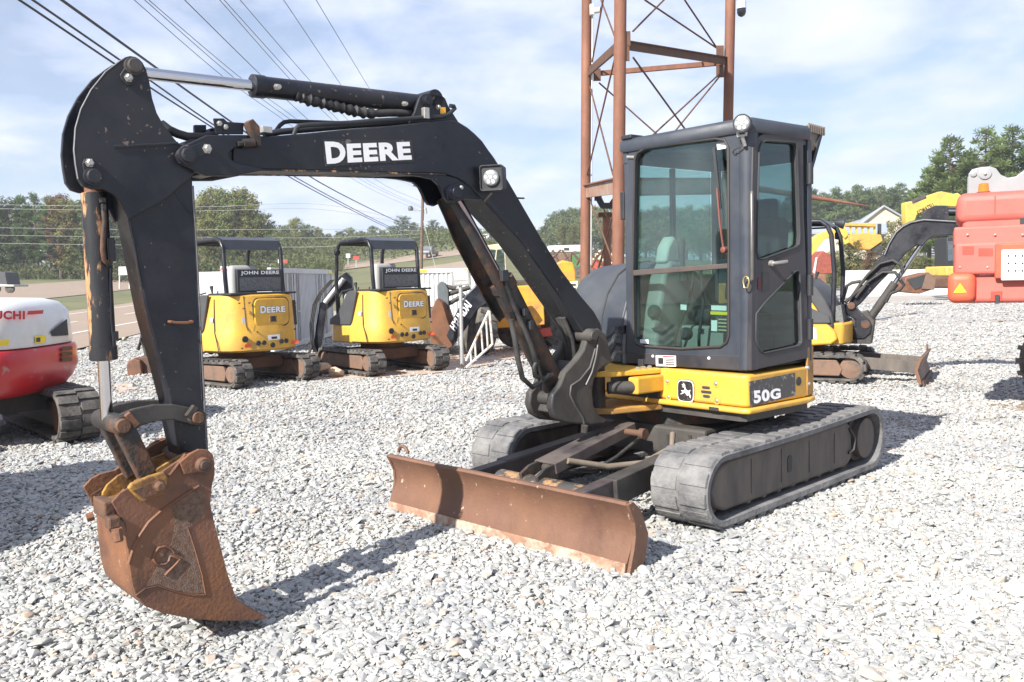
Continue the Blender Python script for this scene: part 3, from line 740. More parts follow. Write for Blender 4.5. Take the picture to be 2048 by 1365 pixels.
# raised edge welds, hook shaped loop and wear plate
for pts, r in (([(398, 972), (378, 984), (350, 1003), (319, 1025), (297, 1045), (280, 1070), (266, 1098), (257, 1128)], .007),
               ([(375, 1054), (390, 1100), (404, 1150), (411, 1190)], .004), ([(271, 1192), (290, 1178), (315, 1172), (350, 1184), (385, 1191), (411, 1190)], .004),
               ([(371, 909), (338, 952)], .008)):
    mb = MB(BF); mb.tube([by(a, b, bw + .001) for a, b in pts], r, 6); mb.build('weld_bead', rust, bucket, smooth=60)
loop = [(348, 1105), (343, 1098), (330, 1093), (317, 1096), (308, 1108), (307, 1120), (315, 1130), (330, 1129), (338, 1121), (340, 1113), (350, 1115), (360, 1118), (352, 1128), (338, 1142), (330, 1151)]
mb = MB(BF); mb.tube([by(a, b, bw + .003) for a, b in loop], .0065, 6); mb.build('hook_loop', rust, bucket, smooth=60)
mb = MB(BF); mb.prism(BF.sy([(396, 978), (410, 990), (409, 1030), (380, 1056), (410, 1187), (385, 1188), (350, 1181), (315, 1169), (292, 1174), (318, 1130), (344, 1085), (350, 1045), (343, 1010)], bw + .002), bw - .002, bw + .002); mb.build('wear_plate', mat('pitted_rusty_steel', (.125, .07, .046), .85, var=.5, scale=70, dirt=(.17, .115, .085), dirt_amt=.42, dirt_scale=45, dirt_sharp=.08, bump=.6, bump_scale=160), bucket)
# lugs carrying the pin and yellow ears
for y0, y1 in ((bw, bw + .02), (-bf - .02, -bf)):
    mb = MB(BF); mb.prism(BF.sy([(360, 925), (380, 908), (398, 899), (415, 900), (427, 912), (430, 928), (424, 945), (410, 950), (396, 945), (370, 950)], bw + .02), y0, y1); mb.build('pin_lug', rust, bucket, bevel=.004)
q = lpin(411, 932, -.22, .285, .036, rust_dark, 'bucket_pin'); lpin(412, 932, .28, .31, .022, rusty_black, 'pin_head', q)
ear_px = [(257, 977), (264, 968), (300, 953), (329, 944), (336, 957), (332, 987), (286, 1005), (270, 992)]
for y0, y1 in ((bw + .001, bw + .03),):
    mb = MB(BF); mb.prism(BF.sy(ear_px, bw + .03), y0, y1); e = mb.build('bucket_ear', yellow_worn, EX, bevel=.006)
    mb = MB(BF); a, c = BF.sy([(317, 972)], bw + .03)[0]; mb.lathe((a, bw + .02, c), (0, 1, 0), [(0, .03), (.014, .03), (.016, .022), (.045, .022), (.05, .016)], 8); mb.build('bolt', rust_dark, e, smooth=35)
    mb = MB(BF); mb.prism(BF.sy([(265, 982), (318, 960), (326, 965), (324, 984), (288, 998)], bw + .034), bw + .028, bw + .034); mb.build('ear_plate', rust_dark, e)
for off, px in ((.11, [(204, 990), (212, 972), (230, 958), (258, 944), (300, 922), (340, 903), (380, 890), (385, 902), (345, 915), (300, 936), (262, 958), (246, 975), (244, 1000), (215, 1003)]),):
    mb = MB(BF); mb.prism(BF.sy([(255, 985), (270, 962), (300, 945), (340, 922), (372, 905), (384, 908), (380, 930), (330, 962), (290, 985)], .12), .105, .125); mb.build('bucket_ear', yellow_worn, EX, bevel=.004)
    mb = MB(BF); mb.prism(BF.sy([(203, 1000), (205, 985), (214, 970), (235, 952), (262, 938), (300, 918), (345, 900), (352, 915), (330, 950), (280, 985)], -.11), -.125, -.105); mb.build('bucket_ear', yellow_worn, EX, bevel=.004)
mb = MB(BF); pts = BF.sy([(204, 1002), (222, 1003), (250, 998), (262, 985), (300, 1000), (340, 1010), (400, 985)], 0)
rr = []
for a, c in pts: rr.append([(a, .12, c), (a, -.12, c), (a, -.12, c - .012), (a, .12, c - .012)])
mb.loft(rr); mb.build('bucket_top_plate', yellow_worn, EX)
# cross block bolted at the back of the bucket
a0 = V(by(214, 1014, .12)); mb = MB(BF); mb.box(a0 + V((.01, 0, 0)), (.05, .16, .075)); mb.box(a0 + V((.01, .1, -.045)), (.05, .06, .05)); blk = mb.build('tooth_block', rust_dark, EX, bevel=.008)
mb = MB(BF); mb.lathe(a0 + V((.0, .12, -.075)), (0, .3, -1), [(0, .02), (.05, .02), (.055, .014)], 8); mb.build('bolt', rust, blk, smooth=35)
mb = MB(BF); mb.lathe(a0 + V((.03, -.09, -.05)), (1, -.2, -.2), [(0, .02), (.03, .02)], 8); mb.build('bolt', rust, blk, smooth=35)
mb = MB(BF); mb.prism(BF.sy([(180, 990), (205, 975), (206, 1000), (184, 1013)], -.16), -.18, -.16); mb.build('side_lip', rust_dark, bucket, bevel=.004)
# ---- boom cylinder with rod guard
mb = MB(BF); P0, P1 = V(by(1120, 795, 0)), V(by(1000, 560, 0)); mb.lathe(P0, P1 - P0, [(0, .07), (.01, .078), ((P1 - P0).length - .07, .078), ((P1 - P0).length - .06, .088), ((P1 - P0).length, .085)], 24)
bcyl = mb.build('boom_cylinder', rusty_black, EX, smooth=40)
mb = MB(BF); mb.cyl(P1, by(908, 390, 0), .033); mb.build('piston_rod', mat('purple_chrome', (.35, .28, .30), .15, metal=1), bcyl, smooth=40)
G0, G1 = V(by(890, 398, 0)), V(by(1018, 640, 0)); gd = (G1 - G0).normalized(); gu = gd.cross(V((0, 1, 0)))
rings = []
for t, r in ((0, .062), (.12, .07), (.3, .09), (.6, .094), (.9, .092), (1, .075)):
    c = G0.lerp(G1, t); rings.append([c + (V((0, 1, 0)) * math.cos(a) - gu * math.sin(a) * .8) * r for a in [math.radians(x) for x in range(-30, 211, 20)]] + [c + (V((0, 1, 0)) * math.cos(a) - gu * math.sin(a) * .8) * (r - .008) for a in [math.radians(x) for x in range(210, -31, -20)]])
mb = MB(BF); mb.loft(rings); mb.build('rod_guard', rusty_black, EX, smooth=40)
for pts in ([(1010, 560), (1022, 600), (1040, 640), (1062, 690), (1078, 745), (1085, 780)], [(1022, 640), (1030, 680), (1036, 720), (1045, 757), (1065, 775), (1085, 762), (1098, 750)], [(1075, 720), (1068, 735), (1070, 752), (1090, 758), (1105, 750)]):
    mb = MB(BF); mb.tube([by(a, b, .09) for a, b in pts], .017, 8); mb.build('hose', hose_m, bcyl, smooth=60)
for q_, s_ in (((1006, 552), (.05, .05, .07)), ((1048, 625), (.035, .05, .045)), ((1060, 650), (.03, .04, .06))):
    mb = MB(BF); mb.box(by(*q_, .09), s_); mb.build('hose_clamp', black_plastic, bcyl, bevel=.004)
# ---- swing bracket
sb_px = [(1177, 661), (1196, 657), (1210, 669), (1218, 700), (1224, 724), (1206, 733), (1196, 742), (1186, 760), (1183, 785), (1186, 813), (1196, 830), (1216, 841), (1206, 848), (1180, 851), (1128, 846), (1108, 835), (1101, 815), (1104, 790), (1118, 772), (1128, 745), (1150, 722), (1166, 700)]
sbp = BF.sy(sb_px, .12)
for y0, y1 in ((.075, .13), (-.13, -.075)):
    mb = MB(BF); mb.prism(sbp, y0, y1); sbr = mb.build('swing_bracket', black_dusty, EX, bevel=.012, smooth=40)
mb = MB(BF); mb.prism(BF.sy([(1150, 722), (1200, 735), (1186, 760), (1183, 785), (1186, 813), (1200, 838), (1135, 842), (1108, 826), (1130, 770)], .08), -.09, .09); mb.build('bracket_web', black_dusty, EX, bevel=.01)
mb = MB(BF); mb.tube([by(a, b, .132) for a, b in ((1198, 675), (1190, 700), (1180, 735), (1160, 760), (1142, 772), (1140, 790), (1150, 812), (1165, 835), (1168, 848))], .007, 6); mb.build('weld_bead', mat('dull_bead', (.06, .058, .055), .5), sbr, smooth=60)
p = lpin(1188, 672, -.15, .165, .046, black_dusty, 'boom_foot_pin'); lpin(1190, 672, .16, .18, .034, black_dusty, 'pin_head', p)
lpin(1122, 800, -.13, .1, .045, black_dusty, 'cylinder_pin')
mb = MB(BF); mb.tube([by(1196, 690, .17), by(1192, 715, .17), by(1184, 745, .15), by(1172, 770, .14)], .006, 6); mb.build('grease_pipe', mat('dull_pipe', (.12, .12, .12), .4, metal=.5), sbr, smooth=60)
# ---- upper structure
FA = .42
def ux(px, py, a): b, c = UF.sx([(px, py)], a)[0]; return (a, b, c)
def us(px, py, b): a, c = UF.sy([(px, py)], b)[0]; return (a, b, c)
# turntable base / floor plate (plan outline) and yellow skirt
plan = [(.47, .14), (.47, .86), (.445, .905), (-.20, .905), (-.33, .87), (-.55, .72), (-.78, .50), (-.92, .2), (-.95, 0), (-.92, -.25), (-.78, -.55), (-.55, -.78), (-.2, -.93), (.25, -.93), (.40, -.6), (.47, -.25)]
mb = MB(UF); mb.prism(plan, .655, .865, 'z'); sk = mb.build('skirt_panel', yellow, EX, bevel=.018, smooth=40, seg=3)
lip = [(a * 1.0 + (.03 if a > .4 else 0), b + (.028 if b > .8 else 0)) for a, b in plan]
mb = MB(UF); mb.prism(lip, .615, .652, 'z'); mb.build('skirt_lip', yellow, EX, bevel=.014, smooth=40, seg=3)
mb = MB(UF); mb.prism([(a * .97, b * .97) for a, b in plan], .56, .613, 'z'); mb.build('floor_plate', black_dusty, EX)
# rear corner panel, dusty, with bolts
mb = MB(UF); mb.prism([(-.215, .912), (-.34, .878), (-.56, .728), (-.79, .505), (-.77, .49), (-.55, .705), (-.33, .855), (-.215, .89)], .66, 1.0, 'z'); rc = mb.build('corner_panel', yellow_dirty, EX, bevel=.01, smooth=40)
for p in ((1613, 736), (1615, 768)):
    q = us(p[0], p[1], .895); mb = MB(UF); mb.lathe(V(q), (-.25, 1, 0), [(0, .018), (.012, .016), (.02, .010)], 10); mb.build('bolt', steel, rc, smooth=40)
# skirt details: bolts in round recess rings, vent slots, emblem, number decal
skx = .4705
for p in ((1335, 763), (1432, 768), (1337, 794), (1434, 802)):
    q = V(ux(p[0], p[1], skx)); mb = MB(UF); mb.lathe(q - V((.002, 0, 0)), (1, 0, 0), [(0, .026), (.004, .026), (.005, .018), (.003, .016)], 16); r_ = mb.build('bolt_recess', yellow, sk, smooth=40)
    mb = MB(UF); mb.lathe(q, (1, 0, 0), [(0, .012), (.006, .012), (.009, .007)], 10); mb.build('bolt', steel, sk, smooth=40)
for (x0, x1, y0) in ((1404, 1420, 775), (1402, 1423, 783.5), (1406, 1420, 792.5)):
    a, b = ux(x0, y0, skx), ux(x1, y0, skx); hw = abs(b[1] - a[1]) / 2; cy = (a[1] + b[1]) / 2
    mb = MB(UF); mb.prism([(cy + p[0], a[2] + p[1]) for p in rrect(-hw, -.0095, hw, .0095, .0094, 4)], skx - .012, skx + .0015, 'x'); mb.build('vent_slot', interior_dark, sk)
q = V(ux(1428, 824, .50)); mb = MB(UF); mb.box((.502, q.y + .0, .632), (.006, .075, .02)); mb.build('drain_slot', interior_dark, sk)
# emblem: rounded shield, white rim, leaping deer
def shield(k):
    pts = []
    for i in range(40):
        t = 2 * math.pi * i / 40; ct, st = math.cos(t), math.sin(t)
        r = (abs(ct) ** 4.5 + abs(st) ** 4.5) ** (-1 / 4.5); pts.append((r * ct * k, r * st * k))
    return pts
ec = V(ux(1371.5, 782.5, skx)); ew, eh = .074, .079
for k, d, m_, nm in ((1.0, .0022, black_decal, 'emblem'), (.95, .0036, white_decal, 'emblem_rim'), (.87, .005, black_decal, 'emblem_field')):
    mb = MB(UF); mb.prism([(ec.y + a * ew, ec.z + b * eh) for a, b in shield(k)], skx, skx + d, 'x'); mb.build(nm, m_, sk)
deer = [(-.62, -.30), (-.42, -.16), (-.25, -.14), (-.40, -.02), (-.50, .08), (-.38, .10), (-.18, .06), (-.08, .22), (-.10, .42), (-.28, .38), (-.34, .46), (-.20, .52), (-.42, .66), (-.36, .70), (-.16, .60), (-.24, .80), (-.16, .80), (-.06, .62), (.02, .66), (-.02, .48), (.06, .30), (.16, .16), (.36, .10), (.50, .12), (.62, .24), (.60, .08), (.52, -.02), (.58, -.22), (.66, -.48), (.60, -.62), (.54, -.44), (.40, -.26), (.30, -.20), (.38, -.34), (.24, -.40), (.10, -.18), (-.12, -.12), (-.30, -.24), (-.50, -.30)]
mb = MB(UF); mb.prism([(ec.y + a * ew * .95, ec.z + b * eh * .88 - .003) for a, b in deer], skx + .004, skx + .0064, 'x'); mb.build('deer_emblem', white_decal, sk)
# number decal on the side
sb = .9055
nd = quad_y(UF, [(1501, 814.5), (1591, 791), (1590, 746), (1498, 764)], sb + .0035)
panel('number_decal', nd, mat('grey_decal', (.05, .05, .052), .45, var=.2, scale=20, dirt=(.30, .28, .25), dirt_amt=.22, dirt_scale=25, dirt_sharp=.03), sk, .002)
for pts, m_, off, d in (([(1507, 809.5), (1563, 797), (1562, 775), (1504.5, 780)], black_decal, .09, .0045), ([(1508, 808.5), (1562, 796.5), (1561, 776.5), (1506, 781.5)], white_decal, .05, .0058)):
    lettering('lettering', '50G', quad_y(UF, pts, sb + d), m_, sk, off)
q = V(us(1597, 763, sb)); mb = MB(UF); mb.lathe(q, (0, 1, 0), [(0, .03), (.004, .03), (.005, .024)], 18); mb.build('rubber_plug', interior_dark, sk, smooth=40)

# ---- cab
ctop, cbot = 2.455, .893
out = UF.sx([(1252, 728), (1253, 500), (1256, 292), (1262, 283), (1360, 262), (1470, 240), (1490, 240), (1494, 400), (1493, 743)], FA)
hole = UF.sx([(1268, 678), (1266, 540), (1270, 320), (1276, 306), (1292, 297), (1360, 287), (1432, 278), (1450, 281), (1457, 296), (1458, 540), (1458, 672), (1454, 685), (1442, 694), (1362, 698), (1286, 693), (1274, 688)], FA)
mb = MB(UF); mb.prism(out, FA - .06, FA, 'x', holes=[hole]); cab = mb.build('cab_frame', cabgrey, EX, bevel=.006, smooth=35)
# rubber seal, mid bar, glass panes
hc = V((sum(p[0] for p in hole) / len(hole), sum(p[1] for p in hole) / len(hole)))
mb = MB(UF); mb.tube([(FA + .002, p[0], p[1]) for p in hole], .010, 8, loop=True); mb.build('window_seal', mat('brown_black_seal', (.035, .028, .026), .6), cab, smooth=60)
mid = UF.sx([(1266, 552), (1266, 541), (1458, 527), (1458, 537)], FA)
mb = MB(UF); mb.prism(mid, FA - .03, FA + .006, 'x'); mb.build('mid_bar', mat('brown_bar', (.075, .058, .052), .5, var=.2), cab, bevel=.004)
up = UF.sx([(1266, 544), (1270, 320), (1276, 306), (1292, 297), (1360, 287), (1432, 278), (1450, 281), (1457, 296), (1458, 531)], FA - .03)
mb = MB(UF); mb.prism(up, FA - .034, FA - .029, 'x'); mb.build('windshield', glass_cab, cab)
lo = UF.sx([(1266, 548), (1458, 534), (1458, 672), (1454, 685), (1442, 694), (1362, 698), (1286, 693), (1274, 688), (1268, 678)], FA - .03)
mb = MB(UF); mb.prism(lo, FA - .034, FA - .029, 'x'); mb.build('lower_window', glass_cab, cab)
# sill panel lines, decal, rivets
pl_ = UF.sx([(1252, 705), (1478, 712), (1479, 741), (1252, 727)], FA)
mb = MB(UF); mb.prism(pl_, FA - .004, FA + .006, 'x'); mb.build('sill_panel', doorgrey, cab, bevel=.005)
dq = quad_x(UF, [(1312, 732.5), (1352, 733.5), (1351.5, 712), (1311.5, 711)], FA + .0085); panel('warning_label', dq, white_decal, cab)
dq2 = lift(dq, .0012)
panel('label_pictogram', [bil(dq2, .12, .2), bil(dq2, .38, .2), bil(dq2, .38, .78), bil(dq2, .12, .78)], black_decal, cab, .001)
for k in range(4): panel('label_line', [bil(dq2, .48, .12 + k * .17), bil(dq2, .92, .12 + k * .17), bil(dq2, .92, .22 + k * .17), bil(dq2, .48, .22 + k * .17)], black_decal, cab, .001)
panel('label_stripe', [bil(dq2, .35, .84), bil(dq2, .95, .84), bil(dq2, .95, .95), bil(dq2, .35, .95)], red_decal, cab, .001)
for p in ((1306, 713), (1418, 717)):
    mb = MB(UF); mb.lathe(V(ux(p[0], p[1], FA + .006)), (1, 0, 0), [(0, .011), (.005, .010), (.008, .004)], 10); mb.build('rivet', white_decal, cab, smooth=60)
# corner post, roof, side frame
mb = MB(UF); ring = [(FA - .055 + .062 * math.cos(t), .848 + .062 * math.sin(t)) for t in [2 * math.pi * k / 20 for k in range(20)]]
mb.prism(ring, cbot, 2.44, 'z'); mb.build('corner_post', cabgrey, cab, smooth=40)
mb = MB(UF); mb.tube([(FA + .0, .915, 2.02), (FA + .015, .925, 2.0), (FA + .015, .925, 1.5), (FA + .01, .92, 1.47)], .011, 8); mb.build('grab_rail', mat('worn_rail', (.15, .14, .13), .35, metal=.5, var=.3, scale=8), cab, smooth=60)
q = V(ux(1492, 563, FA + .04)); mb = MB(UF); mb.tube([q + V((0, .022 * math.sin(t), .030 * math.cos(t) + (.012 if math.cos(t) < -.8 else 0) * -1)) for t in [2 * math.pi * k / 20 for k in range(20)]], .0045, 6, loop=True); mb.build('key_ring', mat('brass', (.65, .50, .18), .3, metal=.8), cab, smooth=60)
rp = [(FA + .02, -.19), (FA + .02, .88), (FA - .02, .918), (-.24, .918), (-.60, .70), (-.66, .3), (-.66, -.19)]
cx_, cy_ = -.1, .35
mb = MB(UF)
def rring(z, k): return [(cx_ + (a - cx_) * k, cy_ + (b - cy_) * k, z) for a, b in rp]
mb.loft([rring(2.395, .985), rring(2.41, 1.0), rring(2.462, 1.0), rring(2.487, .97), rring(2.495, .90)]); mb.build('cab_roof', cabgrey, cab, smooth=50)
mb = MB(UF); mb.box((FA - .05, -.13, 2.50), (.14, .10, .03)); mb.build('roof_hinge', black_plastic, cab, bevel=.008)
mb = MB(UF); mb.cyl((FA + .004, -.13, 2.36), (FA + .004, -.06, 2.35), .012, n=10); mb.build('grab_stub', steel, cab, smooth=40)
mb = MB(UF); mb.box((FA - .03, -.20, 2.02), (.05, .04, .20)); mb.build('mirror_mount', black_plastic, cab, bevel=.006)
# door (left side)
DB = .905
door = UF.sy([(1502, 742), (1503, 420), (1505, 292), (1512, 276), (1525, 268), (1602, 271), (1606, 280), (1607, 420), (1614, 600), (1617, 716)], DB)
w1 = UF.sy([(1512, 506), (1513, 430), (1517, 300), (1521, 287), (1530, 282), (1588, 286), (1592, 294), (1598, 470), (1597, 488), (1590, 495), (1524, 519), (1515, 517)], DB)
w2 = UF.sy([(1598, 548), (1594, 541), (1588, 544), (1528, 606), (1511, 628), (1510, 682), (1520, 703), (1527, 707), (1596, 692), (1602, 685)], DB)
mb = MB(UF); mb.prism(door, DB - .045, DB + .004, 'y', holes=[w1, w2]); dr = mb.build('cab_door', doorgrey, EX, bevel=.006, smooth=35)
for w in (w1, w2):
    mb = MB(UF); mb.tube([(a, DB + .004, c) for a, c in w], .008, 6, loop=True); mb.build('window_seal', interior_dark, dr, smooth=60)
    mb = MB(UF); mb.prism(w, DB - .022, DB - .018); mb.build('door_window', glass_door, dr)
q = V(us(1540, 527, DB + .004)); mb = MB(UF); mb.tube([q, q + V((0, .03, 0)), q + V((-.03, .045, .003)), q + V((-.12, .045, .01)), q + V((-.15, .02, .01))], .011, 8); mb.lathe(q, (0, 1, 0), [(0, .02), (.02, .02), (.024, .014)], 12); mb.build('door_handle', steel, dr, smooth=50)
mb = MB(UF); q = UF.sy([(1524, 585), (1537, 580), (1537, 545), (1524, 545)], DB + .004); mb.prism(q, DB + .003, DB + .006); mb.build('latch_recess', interior_dark, dr)
panel('red_sticker', quad_y(UF, [(1516, 580), (1523, 578), (1523, 556), (1516, 556)], DB + .007), mat('faded_red', (.10, .02, .02), .6), dr)
for pz in (1.05, 1.35, 2.10):
    mb = MB(UF); mb.cyl((-.235, DB + .012, pz), (-.235, DB + .012, pz + .14), .022, n=12); mb.build('hinge', black_plastic, dr, smooth=40)
# side frame around door, rear quarter and rear window frames, lower walls
mb = MB(UF)
mb.box((-.262, .875, 1.65), (.05, .05, 1.5)); mb.box((-.60, .66, 1.65), (.06, .06, 1.5)); mb.box((-.62, -.15, 1.65), (.06, .06, 1.5)); mb.box((FA - .03, -.155, 1.65), (.05, .04, 1.5)); mb.box((-.08, -.16, 2.36), (1.0, .04, .09)); mb.box((-.63, .26, 2.36), (.05, .8, .09)); mb.box((-.63, .26, 1.25), (.05, .8, .75)); mb.box((-.1, -.16, 1.2), (1.0, .03, .62)); mb.box((.08, .875, 2.385), (.64, .03, .05))
mb.build('cab_shell', cabgrey, EX, bevel=.006)
mb = MB(UF); mb.prism([(-.262, .885), (-.60, .675), (-.61, .655), (-.27, .86)], .9, 1.45, 'z'); mb.build('rear_quarter_panel', doorgrey, EX)
mb = MB(UF); mb.prism([(-.285, .872), (-.575, .69), (-.578, .686), (-.288, .868)], 1.45, 2.38, 'z'); mb.build('quarter_window', glass_door, EX)
mb = MB(UF); mb.box((-.64, .26, 1.96), (.005, .74, .7)); mb.build('rear_window', glass_cab, EX)
mb = MB(UF); mb.box((-.1, -.165, 1.9), (.92, .005, .82)); mb.build('side_window', glass_cab, EX)
mb = MB(UF); mb.box((-.1, -.16, 1.9), (.035, .03, .82)); mb.build('window_bar', cabgrey, EX)
mb = MB(UF); mb.prism([(.38, -.12), (.38, .85), (-.25, .86), (-.6, .65), (-.6, -.12)], .89, .905, 'z'); mb.build('cab_floor', interior_dark, EX)
# interior: seat, consoles, levers, pedals
seat = MB(UF); seat.box((-.18, .36, 1.22), (.48, .46, .14)); seat.box((-.2, .36, 1.02), (.36, .36, .28)); st = seat.build('seat', interior_dark, EX, bevel=.04, smooth=50, seg=3)
mb = MB(UF); mb.box((-.42, .36, 1.60), (.14, .46, .62), Matrix.Rotation(-.15, 3, 'Y')); mb.build('seat_back', interior_dark, st, bevel=.05, smooth=50, seg=3)
mb = MB(UF); mb.box((-.47, .36, 1.97), (.09, .28, .16)); mb.build('headrest', interior_dark, st, bevel=.03, smooth=50, seg=3)
def console(b, w, pts, nm):
    mb = MB(UF); mb.prism(pts, b - w / 2, b + w / 2); return mb.build(nm, interior_grey, EX, bevel=.03, smooth=50, seg=3)
c1 = console(-.035, .15, [(.28, .91), (.34, 1.0), (.30, 1.25), (.24, 1.5), (.16, 1.62), (.02, 1.60), (-.2, 1.45), (-.3, 1.3), (-.3, .91)], 'console')
c2 = console(.70, .14, [(.10, 1.28), (.16, 1.36), (.12, 1.46), (-.3, 1.50), (-.3, .95), (-.1, .95), (.02, 1.2)], 'console')
mb = MB(UF); mb.prism([(.20, 1.60), (.17, 1.72), (.10, 1.80), (.04, 1.74), (.02, 1.6)], -.09, .02); mb.build('monitor', mat('light_grey_plastic', (.42, .44, .41), .55), c1, bevel=.02, smooth=50)
for b, h in ((.02, 1.72), (.66, 1.60)):
    mb = MB(UF); mb.tube([(.06, b + .05, h - .25), (.07, b + .05, h - .13), (.08, b + .05, h - .10), (.08, b + .05, h + .02), (.07, b + .05, h + .05)], [.035, .018, .022, .028, .015], 10); mb.build('joystick', interior_dark, EX, smooth=50)
for p0, p1 in (((1350, 672), (1388, 548)), ((1398, 672), (1402, 548))):
    a = V(ux(*p0, .18)); b = V(ux(*p1, .16)); m_ = a.lerp(b, .55) + V((.0, .03, 0)); mb = MB(UF); mb.tube([a - V((0, 0, .1)), a, m_, b, b + V((.0, 0, .06))], .011, 8); lv = mb.build('travel_lever', interior_dark, EX, smooth=50)
    mb = MB(UF); mb.box((.22, a.y, .95), (.16, .09, .03), Matrix.Rotation(.4, 3, 'Y')); mb.build('pedal', interior_dark, lv, bevel=.006)
mb = MB(UF); mb.box((.02, .30, 1.0), (.06, .62, .28)); fp = mb.build('front_panel', interior_grey, EX, bevel=.02)
for p, r in (((1306, 624), .05), ((1308, 650), .035), ((1370, 668), .045)):
    mb = MB(UF); mb.lathe(V(ux(*p, .345)), (1, .1, .1), [(-.03, r), (0, r), (.02, r * .7), (.022, .001)], 16); mb.build('knob', interior_dark if r > .04 else interior_grey, c1, smooth=50)
mb = MB(UF); mb.box((.13, .70, 1.07), (.2, .20, .34)); bt = mb.build('battery_box', black_plastic, EX, bevel=.012)
dq = quad_x(UF, [(1421, 665), (1455, 667), (1455, 612), (1421, 611)], .235)
panel('safety_label', dq, black_decal, bt); dq2 = lift(dq, .0015)
panel('label_stripe', [bil(dq2, 0, .66), bil(dq2, 1, .66), bil(dq2, 1, .78), bil(dq2, 0, .78)], yellow_decal, bt, .001)
panel('label_panel', [bil(dq2, .05, .82), bil(dq2, .95, .82), bil(dq2, .95, 1), bil(dq2, .05, 1)], white_decal, bt, .001)
panel('label_panel', [bil(dq2, .05, .05), bil(dq2, .4, .05), bil(dq2, .4, .45), bil(dq2, .05, .45)], white_decal, bt, .001)
for k in range(4): panel('label_line', [bil(dq2, .45, .08 + k * .13), bil(dq2, .95, .08 + k * .13), bil(dq2, .95, .13 + k * .13), bil(dq2, .45, .13 + k * .13)], mat('label_text', (.4, .38, .25), .5), bt, .001)
# wiper, windscreen stickers, cab lamp
a, b = V(ux(1428, 296, FA + .02)), V(ux(1449, 500, FA + .02))
mb = MB(UF); mb.bar(a, a.lerp(b, .60), .022, .012, up=(1, 0, 0)); mb.build('wiper_blade', interior_dark, cab)
mb = MB(UF); mb.tube([a.lerp(b, .4) + V((.012, 0, 0)), a.lerp(b, .75) + V((.02, 0, 0)), b + V((.01, 0, 0))], .007, 6); mb.lathe(b, (1, 0, 0), [(-.02, .02), (.02, .02), (.024, .01)], 12); mb.build('wiper_arm', mat('rust_red_arm', (.16, .05, .035), .5), cab, smooth=50)
panel('window_sticker', quad_x(UF, [(1435, 300), (1452, 297), (1452, 285), (1433, 288)], FA - .026), white_decal, cab)
panel('window_sticker', quad_x(UF, [(1280, 687), (1297, 688), (1297, 680), (1280, 679)], FA - .026), white_decal, cab)
panel('window_sticker', quad_x(UF, [(1361, 620), (1373, 621), (1373, 610), (1361, 609)], .30), white_decal, cab)
lamp(UF, ux(1484, 247, FA + .09), (1, .35, -.05), .052, box=False)
mb = MB(UF); q = V(ux(1484, 272, FA + .05)); mb.box(q, (.02, .06, .012)); mb.box(q + V((0, .03, .03)), (.02, .006, .06)); mb.box(q + V((0, -.03, .03)), (.02, .006, .06)); mb.cyl(q, q - V((.03, 0, .06)), .012, n=10); mb.build('lamp_bracket', steel, cab)
pp = []
for k in range(30):
    t = k / 29; pp.append(V(ux(1478 - 14 * math.sin(t * 9) * t, lerp(262, 310, t), FA + .02 + .015 * math.cos(t * 9))))
mb = MB(UF); mb.tube(pp, .004, 5); mb.build('lamp_cable', interior_dark, cab, smooth=60)
# folded rear guard grille behind the cab
G = MB(UF)
ga = [us(1615, 250, .72), us(1645, 258, .72), us(1636, 304, .72), us(1612, 298, .72)]
G.prism([(q[0], q[2]) for q in ga], .70, .72); gr = G.build('guard_plate', mat('weathered_grey_steel', (.16, .14, .12), .6, var=.3, dirt=(.2, .11, .06), dirt_amt=.3), EX, bevel=.003)
for k in range(9):
    t = k / 8; p = V(ga[0]).lerp(V(ga[1]), t); mb = MB(UF); mb.box(p + V((0, .012, -.02)), (.010, .012, .06)); mb.build('guard_slat', gr.data.materials[0], gr)
for pa, pb in (((1642, 260), (1614, 360)), ((1614, 296), (1608, 392))):
    mb = MB(UF); mb.bar(us(*pa, .72), us(*pb, .72), .03, .03); mb.build('guard_bar', black_plastic, gr)
# ---- hood on the right of the cab (rounded cover) and side body
def hoodring(b):
    return [(a, b, c) for a, c in [(-.9, .87), (-.9, 1.25)] + [(-.70, 1.42), (-.4, 1.56), (-.15, 1.62), (.05, 1.60), (.20, 1.52), (.32, 1.38), (.39, 1.2), (.41, 1.0), (.41, .87)]]
mb = MB(UF); rr = []
for b, k in ((-.23, 1), (-.60, 1), (-.78, .985), (-.87, .95), (-.92, .88)):
    rr.append([(a if a < 0 else a * (1 - (1 - k) * 1.4), b, .87 + (c - .87) * k) for a, _, c in hoodring(b)])
mb.loft(rr); hd = mb.build('hood', mat('hood_plastic', (.030, .036, .047), .42, var=.12, scale=3, dirt=(.075, .08, .088), dirt_amt=.3, dirt_scale=2, dirt_sharp=.2), EX, smooth=50, bevel=.012)
mb = MB(UF); mb.tube([(a * 1.004, -.45, c + .004) for a, _, c in hoodring(0)[1:]], .008, 6); mb.build('hood_seam', interior_dark, hd, smooth=60)
mb = MB(UF); mb.loft([[(a, b, c) for a, _, c in [(p[0] * .98 - .0, 0, .87 + (p[2] - .87) * .97) for p in hoodring(0)]] for b in (-.20, -.23)]); mb.build('hood_side', mat('hood_side_grey', (.13, .135, .14), .5, var=.1), hd)
# engine cover / counterweight behind
mb = MB(UF); mb.prism([(-.42, .80), (-.60, .66), (-.80, .44), (-.92, .15), (-.95, 0), (-.92, -.25), (-.80, -.5), (-.6, -.7), (-.6, .2)], .87, 1.45, 'z'); mb.build('counterweight', yellow_dirty, EX, bevel=.03, smooth=40, seg=3)
